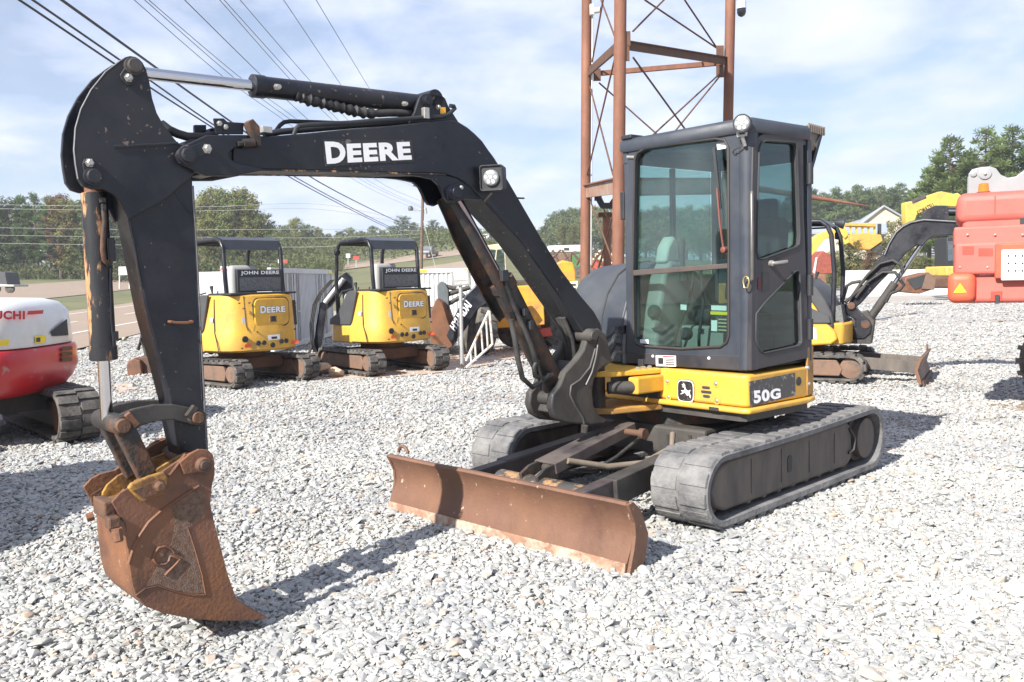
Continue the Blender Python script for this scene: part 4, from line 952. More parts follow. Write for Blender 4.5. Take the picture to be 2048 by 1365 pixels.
# yellow swing mount in front
mb = MB(UF); z1 = .80
mb.prism([(.40, .20), (.47, .20), (.86, .10), (.93, .02), (.93, -.10), (.86, -.18), (.40, -.30)], .83, .865, 'z'); mb.build('swing_mount_top', yellow, EX, bevel=.008)
mb = MB(UF); mb.prism([(.40, .20), (.47, .20), (.86, .10), (.93, .02), (.93, -.10), (.86, -.18), (.40, -.30)], .575, .615, 'z'); mb.build('swing_mount_base', yellow_dirty, EX, bevel=.008)
mb = MB(UF); mb.cyl((.86, -.04, .50), (.86, -.04, .93), .055, n=24); mb.build('swing_pin', rusty_black, EX, smooth=40)
mb = MB(UF); mb.box((.42, -.04, .72), (.14, .46, .22)); mb.build('mount_back', interior_dark, EX)
bx0, bx1 = V(ux(1321, 778, .47)), V(us(1262, 782, .22))
mb = MB(UF); mb.box((.60, .175, .765), (.27, .09, .115)); mb.build('swing_cylinder_cover', yellow, EX, bevel=.012)
mb = MB(UF); mb.cyl((.70, .17, .755), (.86, .06, .755), .042, n=16); mb.build('swing_cylinder', black_dusty, EX, smooth=40)
for k in range(3):
    mb = MB(UF); mb.lathe((.62 - k * .06, .12, .865), (0, 0, 1), [(0, .016), (.014, .016), (.018, .01)], 6); mb.build('bolt', steel, EX)
mb = MB(UF); mb.box((.52, .06, .90), (.02, .05, .05)); mb.box((.30, -.205, 1.0), (.18, .05, .28)); mb.box((.39, -.23, 1.12), (.05, .06, .06)); mb.build('valve_block', black_plastic, EX, bevel=.006)
for k in range(4):
    mb = MB(UF); z = .95 + .06 * k; mb.tube([(.42, -.22 - .02 * k, z), (.50, -.21, z + .01), (.58, -.16, z - .03), (.70, -.12, z - .06), (.80, -.10, z)], .014, 8); mb.build('hose', hose_m if k % 2 else steel, EX, smooth=60)
for k in range(3):
    mb = MB(BF); mb.tube([(.05, -.03 + .03 * k, .95 + .02 * k), (.16, -.03 + .03 * k, .85), (.24, -.03 + .03 * k, .95), (.26, -.03 + .03 * k, 1.1), (.34, -.03 + .03 * k, 1.25)], .015, 8); mb.build('hose', hose_m, EX, smooth=60)

# ================================================================== undercarriage
def track_path(L0, L1, zc0, r0, zc1, r1, n=14):
    """closed profile (x, z), front wheel at L0, rear wheel at L1; bottom at 0"""
    pts = []
    for k in range(n + 1):
        a = math.radians(lerp(-90, 90, k / n)); pts.append((L0 + r0 * math.cos(a), zc0 + r0 * math.sin(a)))
    for k in range(1, 8):
        t = k / 8; pts.append((lerp(L0, L1, t), lerp(zc0 + r0, zc1 + r1, t) - .012 * math.sin(math.pi * t)))
    for k in range(n + 1):
        a = math.radians(lerp(90, 270, k / n)); pts.append((L1 + r1 * math.cos(a), zc1 + r1 * math.sin(a)))
    for k in range(1, 8):
        t = k / 8; pts.append((lerp(L1, L0, t), 0))
    return pts
def resample(pts, n):
    P = [V((a, b)) for a, b in pts]; P.append(P[0]); D = [0]
    for i in range(1, len(P)): D.append(D[-1] + (P[i] - P[i - 1]).length)
    out = []; j = 0
    for k in range(n):
        s = D[-1] * k / n
        while D[j + 1] < s: j += 1
        t = (s - D[j]) / max(D[j + 1] - D[j], 1e-6); out.append(P[j].lerp(P[j + 1], t))
    return out
def make_track(fr, y0, y1, prof, parent, m, m_edge, n=132, th=.045, lug=.016, lugw=.42, seed=0, name='rubber_track'):
    rnd = random.Random(seed)
    R = resample(prof, n); N = []
    for i in range(n):
        t = R[(i + 1) % n] - R[i - 1]; N.append(V((t.y, -t.x)).normalized())
    wdt = y1 - y0; rings = []
    for i in range(n + 1):
        j = i % n; p, nn = R[j], N[j]; q = p - nn * lug; r_ = p - nn * (th + lug)
        e = .012
        rings.append([(q.x, y0 + e, q.y), (q.x, y1 - e, q.y), (q.x - nn.x * .012, y1, q.y - nn.y * .012), (r_.x, y1 - .004, r_.y), (r_.x, y0 + .004, r_.y), (q.x - nn.x * .012, y0, q.y - nn.y * .012)])
    mb = MB(fr); mb.loft(rings, caps=False)
    tr = mb.build(name, m_edge, parent, smooth=40)
    # tread lugs: two staggered rows
    mb = MB(fr)
    step = 3
    for row, (u0, u1) in enumerate(((.015, lugw + .03), (1 - lugw - .03, .985))):
        for i in range(0, n - n % step, step):
            i0 = i + (row * 1); a = i0 % n; b = (i0 + 2) % n
            ym0, ym1 = y0 + wdt * u0, y0 + wdt * u1
            h = lug * rnd.uniform(.75, 1.25)
            pts = []
            for jx, sk_ in ((a, 0), (b, 0)):
                p, nn = R[jx], N[jx]; base = p - nn * (lug + .004); top = base + nn * (h + .004)
                jit = rnd.uniform(-.006, .006)
                pts += [(base.x, ym0, base.y), (base.x, ym1, base.y), (top.x, ym1 - .006 + jit, top.y), (top.x, ym0 + .006 + jit, top.y)]
            mid_ = (a + 1) % n; p, nn = R[mid_], N[mid_]; base = p - nn * (lug + .004); top = base + nn * (h + .006)
            pm = [(base.x, ym0, base.y), (base.x, ym1, base.y), (top.x, ym1 - .004, top.y), (top.x, ym0 + .004, top.y)]
            k4 = pts[:4] + pm + pts[4:]
            mb.add(k4, [(0, 1, 2, 3), (11, 10, 9, 8)] + [(o + i_, o + (i_ + 1) % 4, o + 4 + (i_ + 1) % 4, o + 4 + i_) for o in (0, 4) for i_ in range(4)])
    mb.build('tread_lugs', m, tr, smooth=50)['kind'] = 'stuff'
    return tr
prof = track_path(1.02, -1.02, .232, .232, .245, .245)
for s in (1, -1):
    y0, y1 = (.60, 1.0) if s > 0 else (-1.0, -.60)
    tr = make_track(VF, y0, y1, prof, EX, rubber_dust, rubber_dust, seed=s + 3, lug=.0075, lugw=.452)
    yo = .95 * s; yi = .64 * s
    mb = MB(VF); mb.prism([(.96, .088), (1.07, .13), (1.13, .23), (1.06, .345), (.92, .395), (-.70, .415), (-.78, .35), (-.78, .13), (-.70, .085)], min(yo, yi), max(yo, yi)); tf = mb.build('track_frame', frame_dust, EX, bevel=.02, smooth=40)
    for k in range(8):
        x = lerp(.66, -.68, k / 7); mb = MB(VF); mb.lathe((x, yo * .985, .105), (0, s, 0), [(-.26, .04), (-.02, .04), (0, .03)], 14); mb.build('track_roller', frame_dust, tf, smooth=40)
        if k % 2 == 0:
            mb = MB(VF); mb.box((x, yo + .003 * s, .25), (.006, .006, .22)); mb.build('frame_weld', frame_dust, tf)
    mb = MB(VF); mb.lathe((1.02, yi, .232), (0, s, 0), [(0, .17), (.10, .17), (.11, .12), (.2, .12), (.21, .16), (.25, .16)], 28); mb.build('idler', frame_dust, tf, smooth=35)
    mb = MB(VF); mb.lathe((-1.02, yi, .245), (0, s, 0), [(0, .18), (.24, .18), (.25, .15), (.31, .15), (.315, .10)], 28)
    for k in range(17):
        a = 2 * math.pi * k / 17; mb.box((-1.02 + .19 * math.cos(a), (yo + yi) / 2, .245 + .19 * math.sin(a)), (.035, .05, .04), Matrix.Rotation(-a, 3, 'Y'))
    mb.build('sprocket', frame_dust, tf, smooth=35)
    mb = MB(VF); mb.prism(rrect(.14, .19, .20, .30, .02), min(yo, yo + .004 * s), max(yo, yo + .004 * s)); mb.build('access_hole', interior_dark, tf)
    mb = MB(VF); mb.box((.02, yo - .02 * s, .40), (.16, .05, .05)); mb.build('top_skid', frame_dust, tf, bevel=.01)
    mb = MB(VF); mb.tube([(-.72, yo + .006 * s, .36), (-.78, yo + .02 * s, .28), (-.76, yo + .02 * s, .2), (-.70, yo + .01 * s, .18)], .010, 6); mb.build('hose', hose_m, tf, smooth=60)
# car body, turntable, cross beams
mb = MB(VF); mb.box((0, 0, .36), (.95, 1.0, .20)); mb.box((.35, .5, .33), (.22, .5, .15)); mb.box((-.35, .5, .33), (.22, .5, .15)); mb.box((.35, -.5, .33), (.22, .5, .15)); mb.box((-.35, -.5, .33), (.22, .5, .15)); mb.build('car_body', black_dusty, EX, bevel=.02)
mb = MB(VF); mb.cyl((0, 0, .44), (0, 0, .575), .42, n=36); mb.build('turntable', rusty_black, EX, smooth=40)
for x, y in ((.55, .25), (.48, .38)):
    mb = MB(VF); mb.bar((x, y, .42), (x - .05, y + .02, .20), .025, .012); mb.build('stay', black_dusty, EX)
# blade
bxx = 1.99
def bpt(y, k): return k
bprof = [(2.005, -.035), (1.99, .03), (1.955, .10), (1.935, .17), (1.94, .24), (1.965, .30), (1.995, .338), (1.985, .352), (1.96, .352), (1.93, .315), (1.90, .24), (1.895, .17), (1.915, .09), (1.955, .0), (1.98, -.035)]
mb = MB(VF); n = len(bprof); rr = []
for i in range(25):
    y = lerp(-1.0, 1.0, i / 24); dz = .004 * noise.noise((y * 3, 1, 2)); rr.append([(a + .006 * noise.noise((y * 2.3, c * 5, 7)), y, c + dz) for a, c in bprof])
mb.loft(rr); blade = mb.build('dozer_blade', rust_blade, EX, smooth=35)
mb = MB(VF); mb.prism([(2.018, -.04), (2.004, .036), (1.992, .036), (2.004, -.04)], -1.0, 1.0); mb.build('cutting_edge', mat('worn_edge_rust', (.25, .14, .09), .55, var=.3, scale=8, dirt=(.5, .43, .34), dirt_amt=.35, dirt_scale=5, dirt_sharp=.1), blade, bevel=.003)
for s in (1, -1):
    mb = MB(VF); mb.prism([(2.0, -.03), (1.955, .1), (1.94, .17), (1.945, .24), (1.997, .345), (1.955, .355), (1.89, .30), (1.83, .16), (1.86, .02), (1.93, -.03)], 1.0 * s, 1.022 * s); mb.build('end_plate', rust_blade, blade, bevel=.003)
mb = MB(VF); mb.tube([(1.92, -.93 + .05 * math.cos(t), .36 + .045 * math.sin(t)) for t in [math.pi * k / 10 for k in range(11)]], .012, 6); mb.build('lifting_eye', rust_blade, blade)
# blade arms, cross tube, blade cylinder
for s in (1, -1):
    mb = MB(VF); mb.bar((1.90, .46 * s, .19), (.42, .40 * s, .30), .09, .15); a_ = mb.build('blade_arm', mat('dark_purple_paint', (.045, .036, .042), .5, var=.3, dirt=(.10, .08, .07), dirt_amt=.45), EX, bevel=.008)
    mb = MB(VF); mb.bar((1.45, .46 * s, .222), (.62, .42 * s, .288), .11, .16); mb.build('arm_sleeve', black_dusty, a_, bevel=.006)
    mb = MB(VF); mb.lathe((1.2, .40 * s, .17), (0, -s, 0), [(0, .022), (.05, .022), (.055, .015)], 8); mb.build('bolt', steel, a_)
mb = MB(VF); mb.cyl((1.62, -.30, .20), (1.62, .42, .20), .085, n=24); mb.build('cross_tube', mat('worn_cross_tube', (.05, .047, .045), .5, var=.3, dirt=(.30, .17, .08), dirt_amt=.3, dirt_scale=8, dirt_sharp=.04), EX, smooth=40)
mb = MB(VF); mb.cyl((1.50, .0, .30), (.98, .0, .42), .052, n=20); bcy = mb.build('blade_cylinder', black_dusty, EX, smooth=40)
mb = MB(VF); mb.cyl((1.62, 0, .25), (1.48, 0, .30), .03); mb.build('piston_rod', steel, bcy, smooth=40)
g0, g1 = V((1.52, 0, .352)), V((.70, 0, .50))
mb = MB(VF); mb.bar(g0, g1, .17, .014); mb.bar(g0 + V((0, .085, -.03)), g1 + V((0, .085, -.03)), .012, .07); mb.bar(g0 + V((0, -.085, -.03)), g1 + V((0, -.085, -.03)), .012, .07); mb.build('cylinder_guard', mat('dark_purple_paint', (.045, .036, .042)), bcy, bevel=.004)
for s in (1, -1):
    mb = MB(VF); mb.prism([(1.66, .2), (1.68, .30), (1.60, .34), (1.48, .36), (1.44, .30), (1.56, .22)], .07 * s - .012, .07 * s + .012); mb.build('clevis', rusty_black, bcy, bevel=.005)
mb = MB(VF); mb.tube([(1.42, .10, .36), (1.15, .2, .29), (.95, .34, .30), (.75, .42, .38), (.68, .38, .46)], .020, 8); mb.build('hose', mat('tan_dusty_hose', (.16, .13, .10), .8, var=.2), EX, smooth=60)
mb = MB(VF); mb.tube([(1.46, .06, .30), (1.2, .12, .26), (1.0, .15, .32), (.7, .12, .40)], .012, 8); mb.build('hose', hose_m, EX, smooth=60)
mb = MB(VF); mb.cyl((.86, .13, .47), (.86, .27, .47), .022); mb.cyl((.86, .25, .47), (.86, .29, .04 + .43), .036); mb.build('pivot_bolt', rust_dark, EX, smooth=40)
# ================================================================== other machines
def FD(d): return Fr((0, d, 0), 0.0)                 # x to the right, y away, at distance d
def Q(fr, pts, off): return quad_y(fr, pts, off)

def canopy_excavator(label, x, y, ty, uy, blade=True, sign=True, bx=0.0, grp='canopy excavators parked in the yard'):
    global EX
    U = Fr((x, y, 0), math.radians(uy)); T = Fr((x, y, 0), math.radians(ty))
    R = thing('excavator', label, 'excavator', (x, y, 0), grp)
    pr = track_path(.80, -.80, .20, .20, .205, .205, 10)
    for s in (1, -1):
        y0, y1 = (.46, .76) if s > 0 else (-.76, -.46)
        make_track(T, y0, y1, pr, R, rubber, rubber, n=96, th=.035, lug=.022, lugw=.46, seed=s + 9)
        yo, yi = .72 * s, .50 * s
        mb = MB(T); mb.prism([(.66, .09), (.70, .18), (.62, .31), (-.60, .32), (-.66, .2), (-.62, .09)], min(yo, yi), max(yo, yi)); tf = mb.build('track_frame', frame_brown, R, bevel=.015)
        mb = MB(T); mb.lathe((.80, yi, .20), (0, s, 0), [(0, .14), (.20, .14), (.215, .05)], 20); mb.build('idler', frame_brown, tf, smooth=35)
        mb = MB(T); mb.lathe((-.80, yi, .205), (0, s, 0), [(0, .15), (.16, .15), (.17, .12), (.23, .12), (.235, .03)], 20); mb.build('sprocket', frame_brown, tf, smooth=35)
    mb = MB(T); mb.box((0, 0, .30), (.8, 1.0, .18)); mb.build('car_body', rust_dark, R, bevel=.02)
    mb = MB(T); mb.cyl((0, 0, .38), (0, 0, .49), .36, n=28); mb.build('turntable', rust_dark, R, smooth=40)
    if blade:
        mb = MB(T); mb.prism([(1.42, .02), (1.40, .10), (1.37, .20), (1.40, .30), (1.43, .36), (1.38, .36), (1.33, .2), (1.36, .06), (1.39, .02)], -.775, .775); mb.v = [p_ + T.X * bx for p_ in mb.v]; bl = mb.build('dozer_blade', rust_blade, R, bevel=.005)
        mb = MB(T); mb.prism([(1.455, .0), (1.435, .06), (1.42, .06), (1.43, 0)], -.775, .775); mb.v = [p_ + T.X * bx for p_ in mb.v]; mb.build('cutting_edge', rust_dark, bl)
        mb = MB(T); mb.tube([(1.39 + bx, .5 + .05 * math.cos(t), .37 + .07 * math.sin(t)) for t in [math.pi * k / 8 for k in range(9)]], .012, 6); mb.build('lifting_eye', rust_blade, bl)
        for s in (1, -1):
            mb = MB(T); mb.bar((1.36 + bx, .36 * s, .20), (.3, .33 * s, .28), .07, .16); mb.build('blade_arm', frame_dust, R, bevel=.008)
    # body
    rear = [(-.05, .68), (-.40, .66), (-.62, .58), (-.72, .44), (-.76, .15), (-.76, -.15), (-.72, -.44), (-.62, -.58), (-.40, -.66), (-.05, -.68)]
    mb = MB(U); cxm = -.3
    def rg(z, k, dx=0): return [(cxm + (a - cxm) * k + dx, b * k, z) for a, b in rear]
    mb.loft([rg(.50, .94), rg(.53, 1.0), rg(.80, 1.0), rg(.82, .985, .0), rg(1.28, .95), rg(1.345, .93), rg(1.36, .88)]); body = mb.build('engine_cover', yellow, R, smooth=40)
    lowp = [(-.05, .68), (.45, .66), (.66, .55), (.74, .35), (.74, -.35), (.66, -.55), (.45, -.66), (-.05, -.68)]
    mb = MB(U); mb.prism(lowp, .50, .80, 'z'); fl = mb.build('floor_body', yellow, R, bevel=.03, smooth=40, seg=3)
    mb = MB(U); mb.prism([(a * .93, b * .9) for a, b in lowp], .80, .825, 'z'); mb.build('floor_mat', interior_dark, R)
    for s in (1, -1):      # dark sloping side covers
        mb = MB(U); mb.prism([(.52, .80), (.50, .90), (.28, 1.0), (.02, 1.34), (-.06, 1.37), (-.24, 1.37), (-.08, .86), (-.04, .80)], .655 * s, .695 * s); mb.build('side_cover', mat('grey_side_cover', (.055, .056, .06), .5, var=.15, scale=3), R, bevel=.012, smooth=40)
    mb = MB(U); mb.box((-.38, 0, 1.375), (.62, 1.16, .03)); mb.build('deck_plate', black_plastic, R, bevel=.01)
    # seam, rear service door, latch, holes, reflectors, labels
    rx = -.733
    mb = MB(U); mb.prism(rrect(-.38, .89, .22, 1.29, .08), rx - .022, rx + .03, 'x'); dr_ = mb.build('service_door', yellow, R, bevel=.006)
    mb = MB(U); mb.tube([(rx + .004, b, c) for b, c in rrect(-.398, .872, .238, 1.308, .095)], .007, 5, loop=True); mb.build('door_gap', interior_dark, R)
    mb = MB(U); mb.box((rx - .02, -.09, .985), (.02, .14, .11)); mb.build('latch_recess', yellow_dirty, dr_, bevel=.01)
    mb = MB(U); mb.box((rx - .032, -.09, .985), (.008, .085, .075)); mb.build('latch', interior_dark, dr_)
    lq = [U.w((rx - .0235, b, c)) for b, c in ((.13, 1.075), (-.31, 1.075), (-.31, 1.185), (.13, 1.185))]
    deere(lq, white_decal, dr_, .05, black_decal)
    for b, r in ((.40, .048), (.19, .038), (.09, .036), (-.06, .040), (-.22, .036), (-.32, .036)):
        zc = .70 if b == .40 else (.63 if b != -.06 else .585)
        ra = -.765 if abs(b) < .3 else -.745
        mb = MB(U); mb.lathe((ra - .006, b, zc), (-1, 0, 0), [(-.02, r), (.002, r), (.003, r * .8)], 14); mb.build('vent_hole', interior_dark, body)
    for b in (.36, -.46):
        mb = MB(U); mb.box((-.752 if b > 0 else -.735, b, .60), (.006, .15, .05), Matrix.Rotation(.25 if b > 0 else -.4, 3, 'Z')); mb.build('reflector', mat('orange_reflector', (.75, .10, .03), .3), body)
    panel('data_label', [U.w((-.768, b, c)) for b, c in ((.02, .66), (-.19, .66), (-.19, .74), (.02, .74))], white_decal, body)
    panel('label_print', [U.w((-.7695, b, c)) for b, c in ((-.04, .675), (-.14, .675), (-.14, .71), (-.04, .71))], black_decal, body, .001)
    mb = MB(U); mb.tube([(-.74, .34, .82), (-.72, .36, .9), (-.70, .37, 1.34)], .006, 5); mb.tube([(-.45, .67, .53), (-.42, .675, .66), (-.36, .67, .80), (-.34, .655, 1.0), (-.33, .635, 1.3)], .008, 5); mb.build('panel_seam', interior_dark, body)['kind'] = 'stuff'
    panel('round_badge', [U.w((-.28 + a, .667, c)) for a, c in ((.035, .96), (-.035, .96), (-.035, 1.03), (.035, 1.03))], mat('blue_white_badge', (.5, .55, .62), .5), body)
    panel('tall_label', [U.w((-.745, b, c)) for b, c in ((.44, .93), (.39, .93), (.39, 1.03), (.44, 1.03))], white_decal, body)
    panel('front_label', [U.w((.52, .655, c)) if 0 else U.w((a, .661, c)) for a, c in ((.44, .58), (.30, .58), (.30, .72), (.44, .72))], mat('grey_label', (.4, .4, .4), .5, var=.5, scale=20), fl)
    mb = MB(U); mb.prism([(-.30, .86), (-.56, .86), (-.54, 1.25), (-.32, 1.25)], -.668, -.60); vg = mb.build('side_grille', interior_dark, R, bevel=.01)
    for k in range(6):
        mb = MB(U); mb.box((-.43, -.672, .90 + k * .06), (.20, .012, .02)); mb.build('grille_slat', black_plastic, vg)
    for a_, b_, z_ in ((-.745, .47, 1.24), (-.745, .30, 1.24), (-.745, .40, 1.16), (-.75, .46, .57), (-.76, .2, .80), (-.735, -.50, .80)):
        mb = MB(U); mb.lathe((a_, b_, z_), (-1, 0, 0), [(-.02, .012), (.01, .012), (.014, .006)], 8); mb.build('bolt', rust_dark, body)
    mb = MB(U); mb.tube([(.30, .62, .84), (.30, .63, 1.25), (.22, .62, 1.36), (-.05, .60, 1.40)], .012, 6); mb.build('grab_bar', interior_dark, R, smooth=60)
    mb = MB(U); mb.box((.10, .52, 1.16), (.30, .20, .26), Matrix.Rotation(-.5, 3, 'Y')); mb.build('arm_console', mat('light_vinyl', (.5, .5, .48), .6), R, bevel=.05, smooth=50, seg=3)
    mb = MB(U); mb.tube([(-.35, .40, 2.19), (-.1, .43, 2.14), (.3, .45, 2.14)], .015, 6); mb.build('canopy_harness', interior_dark, R, smooth=60)
    # canopy: two bent tubes, roof plate with visor
    for s in (1, -1):
        b = .50 * s
        path = [(.52, b, .82), (.54, b, 1.5), (.50, b, 2.0), (.45, b, 2.12), (.36, b, 2.19), (-.22, b, 2.21), (-.36, b, 2.17), (-.42, b, 2.06), (-.44, b, 1.6), (-.46, b, 1.38)]
        mb = MB(U); mb.tube(path, .033, 10); mb.build('canopy_post', black, R, smooth=60)
    mb = MB(U); mb.loft([[(a, -.49, c) for a, c in ((.44, 2.15), (.36, 2.225), (-.24, 2.245), (-.40, 2.19), (-.44, 2.04), (-.42, 2.04), (-.38, 2.17), (-.23, 2.22), (.36, 2.20), (.43, 2.13))], [(a, .49, c) for a, c in ((.44, 2.15), (.36, 2.225), (-.24, 2.245), (-.40, 2.19), (-.44, 2.04), (-.42, 2.04), (-.38, 2.17), (-.23, 2.22), (.36, 2.20), (.43, 2.13))]]); mb.build('canopy_roof', mat('canopy_paint', (.035, .04, .05), .4, var=.2), R, smooth=40)
    # seat, levers, guard sign
    mb = MB(U); mb.box((-.12, .0, 1.05), (.42, .46, .14)); st = mb.build('seat', mat('grey_vinyl', (.34, .34, .33), .6, var=.1), R, bevel=.05, smooth=50, seg=3)
    mb = MB(U); mb.box((-.26, .10, 1.50), (.15, .46, .62)); mb.build('seat_back', st.data.materials[0], st, bevel=.06, smooth=50, seg=3)
    for s in (1, -1):
        mb = MB(U); mb.box((.02, .36 * s, 1.22), (.4, .14, .12)); mb.build('console', mat('grey_vinyl', (.34, .34, .33)), R, bevel=.03, smooth=50)
        mb = MB(U); mb.tube([(.16, .36 * s, 1.24), (.18, .36 * s, 1.4), (.2, .36 * s, 1.5)], [.012, .014, .03], 8); mb.build('joystick', interior_dark, R, smooth=50)
        mb = MB(U); mb.tube([(.45, .12 * s, .84), (.48, .12 * s, 1.2), (.42, .12 * s, 1.42)], .012, 6); mb.build('travel_lever', interior_dark, R, smooth=50)
    mb = MB(U); mb.box((-.47, -.08, 1.57), (.02, .80, .34)); gs = mb.build('guard_sign', interior_dark, R, bevel=.006)
    q = [U.w((-.481, b, c)) for b, c in ((.26, 1.65), (-.42, 1.65), (-.42, 1.72), (.26, 1.72))]
    lettering('lettering', 'JOHN DEERE', lift(q, .0015), white_decal, gs, .03)
    panel('guard_mesh', [U.w((-.482, b, c)) for b, c in ((.28, 1.42), (-.44, 1.42), (-.44, 1.62), (.28, 1.62))], mat('grey_mesh', (.12, .125, .125), .6, var=.6, scale=40), gs)
    mb = MB(U); mb.lathe((.45, .53, 2.02), (1, .2, 0), [(-.03, .05), (.02, .06), (.022, .001)], 14); mb.build('canopy_lamp', black_plastic, R, smooth=40)
    # boom foot
    mb = MB(U); mb.prism([(.68, .48), (.98, .48), (1.02, .8), (.92, .95), (.76, .9), (.70, .7)], -.10, .10); mb.build('swing_bracket', black_dusty, R, bevel=.015)
    return R, U, T
def plate_boom(R, fr, pts, w, off, m=black, name='boom'):
    poly = fr.sy(pts, off); mb = MB(fr); mb.prism(poly, off, off + w); return mb.build(name, m, R, bevel=.008, smooth=40)

# --- second machine: behind the main excavator's arm
R2, U2_, T2 = canopy_excavator('yellow canopy excavator just right of the big black arm, its bucket behind the arm', -4.27, 13.97, 140, 139, blade=False)
F = FD(15.6)
p = plate_boom(R2, F, [(395, 640), (360, 560), (330, 540), (305, 560), (318, 575), (340, 570), (365, 640), (385, 690)], .16, .0)
p = plate_boom(R2, F, [(302, 560), (318, 556), (312, 620), (302, 690), (290, 690), (292, 620)], .14, .01, name='arm')
mb = MB(F); pts = [(F.hit(a, b, 1, -.04)) for a, b in ((280, 690), (285, 665), (292, 650), (298, 690), (304, 720))]; mb.tube(pts, .03, 8); mb.tube([F.hit(a, b, 1, -.06) for a, b in ((276, 700), (282, 680), (290, 700), (296, 735))], .035, 8); mb.build('bucket_linkage', black_dusty, R2, smooth=50)['kind'] = 'stuff'
mb = MB(F); mb.prism(F.sy([(252, 735), (256, 722), (268, 716), (280, 722), (283, 745), (282, 762), (266, 766), (256, 756)], -.2), -.2, .2); bu = mb.build('bucket', rust, R2, bevel=.02)
mb = MB(F); mb.prism(F.sy([(276, 716), (300, 712), (306, 745), (300, 766), (284, 764)], -.1), -.1, .25); mb.build('bucket_shell', rust_dark, bu, bevel=.02)
# --- third machine
R3, U3_, T3 = canopy_excavator('yellow canopy excavator with boom lowered in front, beside the upright floodlight pole', -2.25, 15.25, 127, 138, blade=False)
F = FD(16.6)
plate_boom(R3, F, [(700, 640), (707, 590), (702, 555), (692, 545), (680, 552), (646, 600), (640, 612), (650, 622), (662, 612), (684, 580), (688, 640)], .16, 0.0)
mb = MB(F); a_, b_ = F.hit(688, 558, 1, -.06), F.hit(650, 606, 1, -.06); mb.cyl(a_, b_, .05, n=14); mb.build('arm_cylinder', mat('silver_paint', (.45, .45, .46), .35, metal=.4), R3, smooth=40)
lettering('lettering', 'DEERE', Q(F, [(655, 601), (673, 583), (668, 576), (650, 594)], -.072), black_decal, R3, .03)
plate_boom(R3, F, [(640, 606), (654, 602), (650, 640), (643, 690), (636, 706), (626, 704), (632, 650)], .14, .01, name='arm')
for k in range(3):
    mb = MB(F); mb.tube([F.hit(a - k * 3, b, 1, -.05) for a, b in ((668, 560), (645, 585), (632, 610), (626, 650), (628, 690), (634, 705))], .013, 6); mb.build('hose', hose_m, R3, smooth=60)
mb = MB(F); mb.tube([F.hit(a, b, 1, -.05) for a, b in ((612, 690), (620, 684), (624, 694), (618, 706), (626, 716))], .025, 8); mb.build('quick_hitch', rusty_black, R3, smooth=50)
mb = MB(F); mb.prism(F.sy([(606, 712), (640, 706), (640, 740), (612, 742)], 0), -.05, .4); mb.build('bucket', rust, R3, bevel=.02)
# --- fourth machine, side on, to the right behind the cab
R4, U4_, T4 = canopy_excavator('yellow canopy excavator seen side-on with rusty blade, right of the big closed cab', 4.17, 12.83, -29, -27, blade=True, bx=.26)
F4 = Fr((4.17, 12.83, 0), math.radians(-27))
b4 = plate_boom(R4, F4, [(1694, 611), (1712, 584), (1731, 557), (1767, 506), (1778, 484), (1788, 467), (1802, 453), (1818, 444), (1830, 440), (1845, 437), (1920, 441), (1985, 446), (1985, 476), (1920, 470), (1878, 471), (1862, 475), (1852, 484), (1845, 493), (1834, 490), (1812, 506), (1785, 539), (1758, 566), (1722, 606), (1708, 618)], .17, -.085, black)
mb = MB(F4); mb.prism(F4.sy([(1985, 440), (2005, 440), (2008, 540), (1990, 560), (1980, 540)], -.07), -.07, .07); mb.build('arm', black, R4, bevel=.01)
mb = MB(F4); mb.prism(F4.sy([(1835, 440), (1855, 418), (1870, 411), (1895, 412), (1900, 440)], -.07), -.07, -.05); mb.prism(F4.sy([(1835, 440), (1855, 418), (1870, 411), (1895, 412), (1900, 440)], -.07), .05, .07); mb.build('top_bracket', black, R4, bevel=.005)
mb = MB(F4); mb.cyl(F4.hit(1890, 424, 1, 0), F4.hit(1990, 426, 1, 0), .055, n=16); mb.build('arm_cylinder', black, R4, smooth=40)
mb = MB(F4); mb.tube([F4.hit(a, b, 1, -.11) for a, b in ((1769, 510), (1778, 488), (1792, 465), (1806, 453), (1822, 445), (1848, 440), (1950, 446))], .008, 5); mb.build('edge_bead', mat('weld_grey', (.2, .2, .21), .5), b4, smooth=60)
cyl4 = MB(F4); cyl4.cyl(F4.hit(1738, 640, 1, 0), F4.hit(1790, 566, 1, 0), .058, n=18); c4 = cyl4.build('boom_cylinder', black_dusty, R4, smooth=40)
mb = MB(F4); mb.cyl(F4.hit(1790, 566, 1, 0), F4.hit(1842, 490, 1, 0), .032, n=14); mb.build('piston_rod', chrome, c4, smooth=40)
mb = MB(F4); mb.bar(F4.hit(1800, 555, 1, .03), F4.hit(1846, 488, 1, .03), .11, .02, up=(0, 0, 1)); mb.build('rod_guard', rusty_black, c4)
mb = MB(F4); mb.prism(F4.sy([(1694, 608), (1706, 606), (1716, 622), (1738, 640), (1745, 652), (1742, 668), (1728, 679), (1690, 680), (1688, 666), (1708, 656), (1710, 640), (1690, 628), (1684, 618)], -.12), -.12, .12); mb.build('swing_casting', black, R4, bevel=.02)
mb = MB(F4); a_ = F4.hit(1703, 612, 1, -.12); mb.lathe(a_, (0, -1, 0), [(-.02, .05), (.03, .05), (.035, .03)], 14); mb.build('pin', rust_dark, R4, smooth=40)
mb = MB(F4); a_ = F4.hit(1731, 649, 1, -.12); mb.lathe(a_, (0, -1, 0), [(-.02, .06), (.012, .06), (.014, .02)], 14); mb.build('pin', rusty_black, R4, smooth=40)
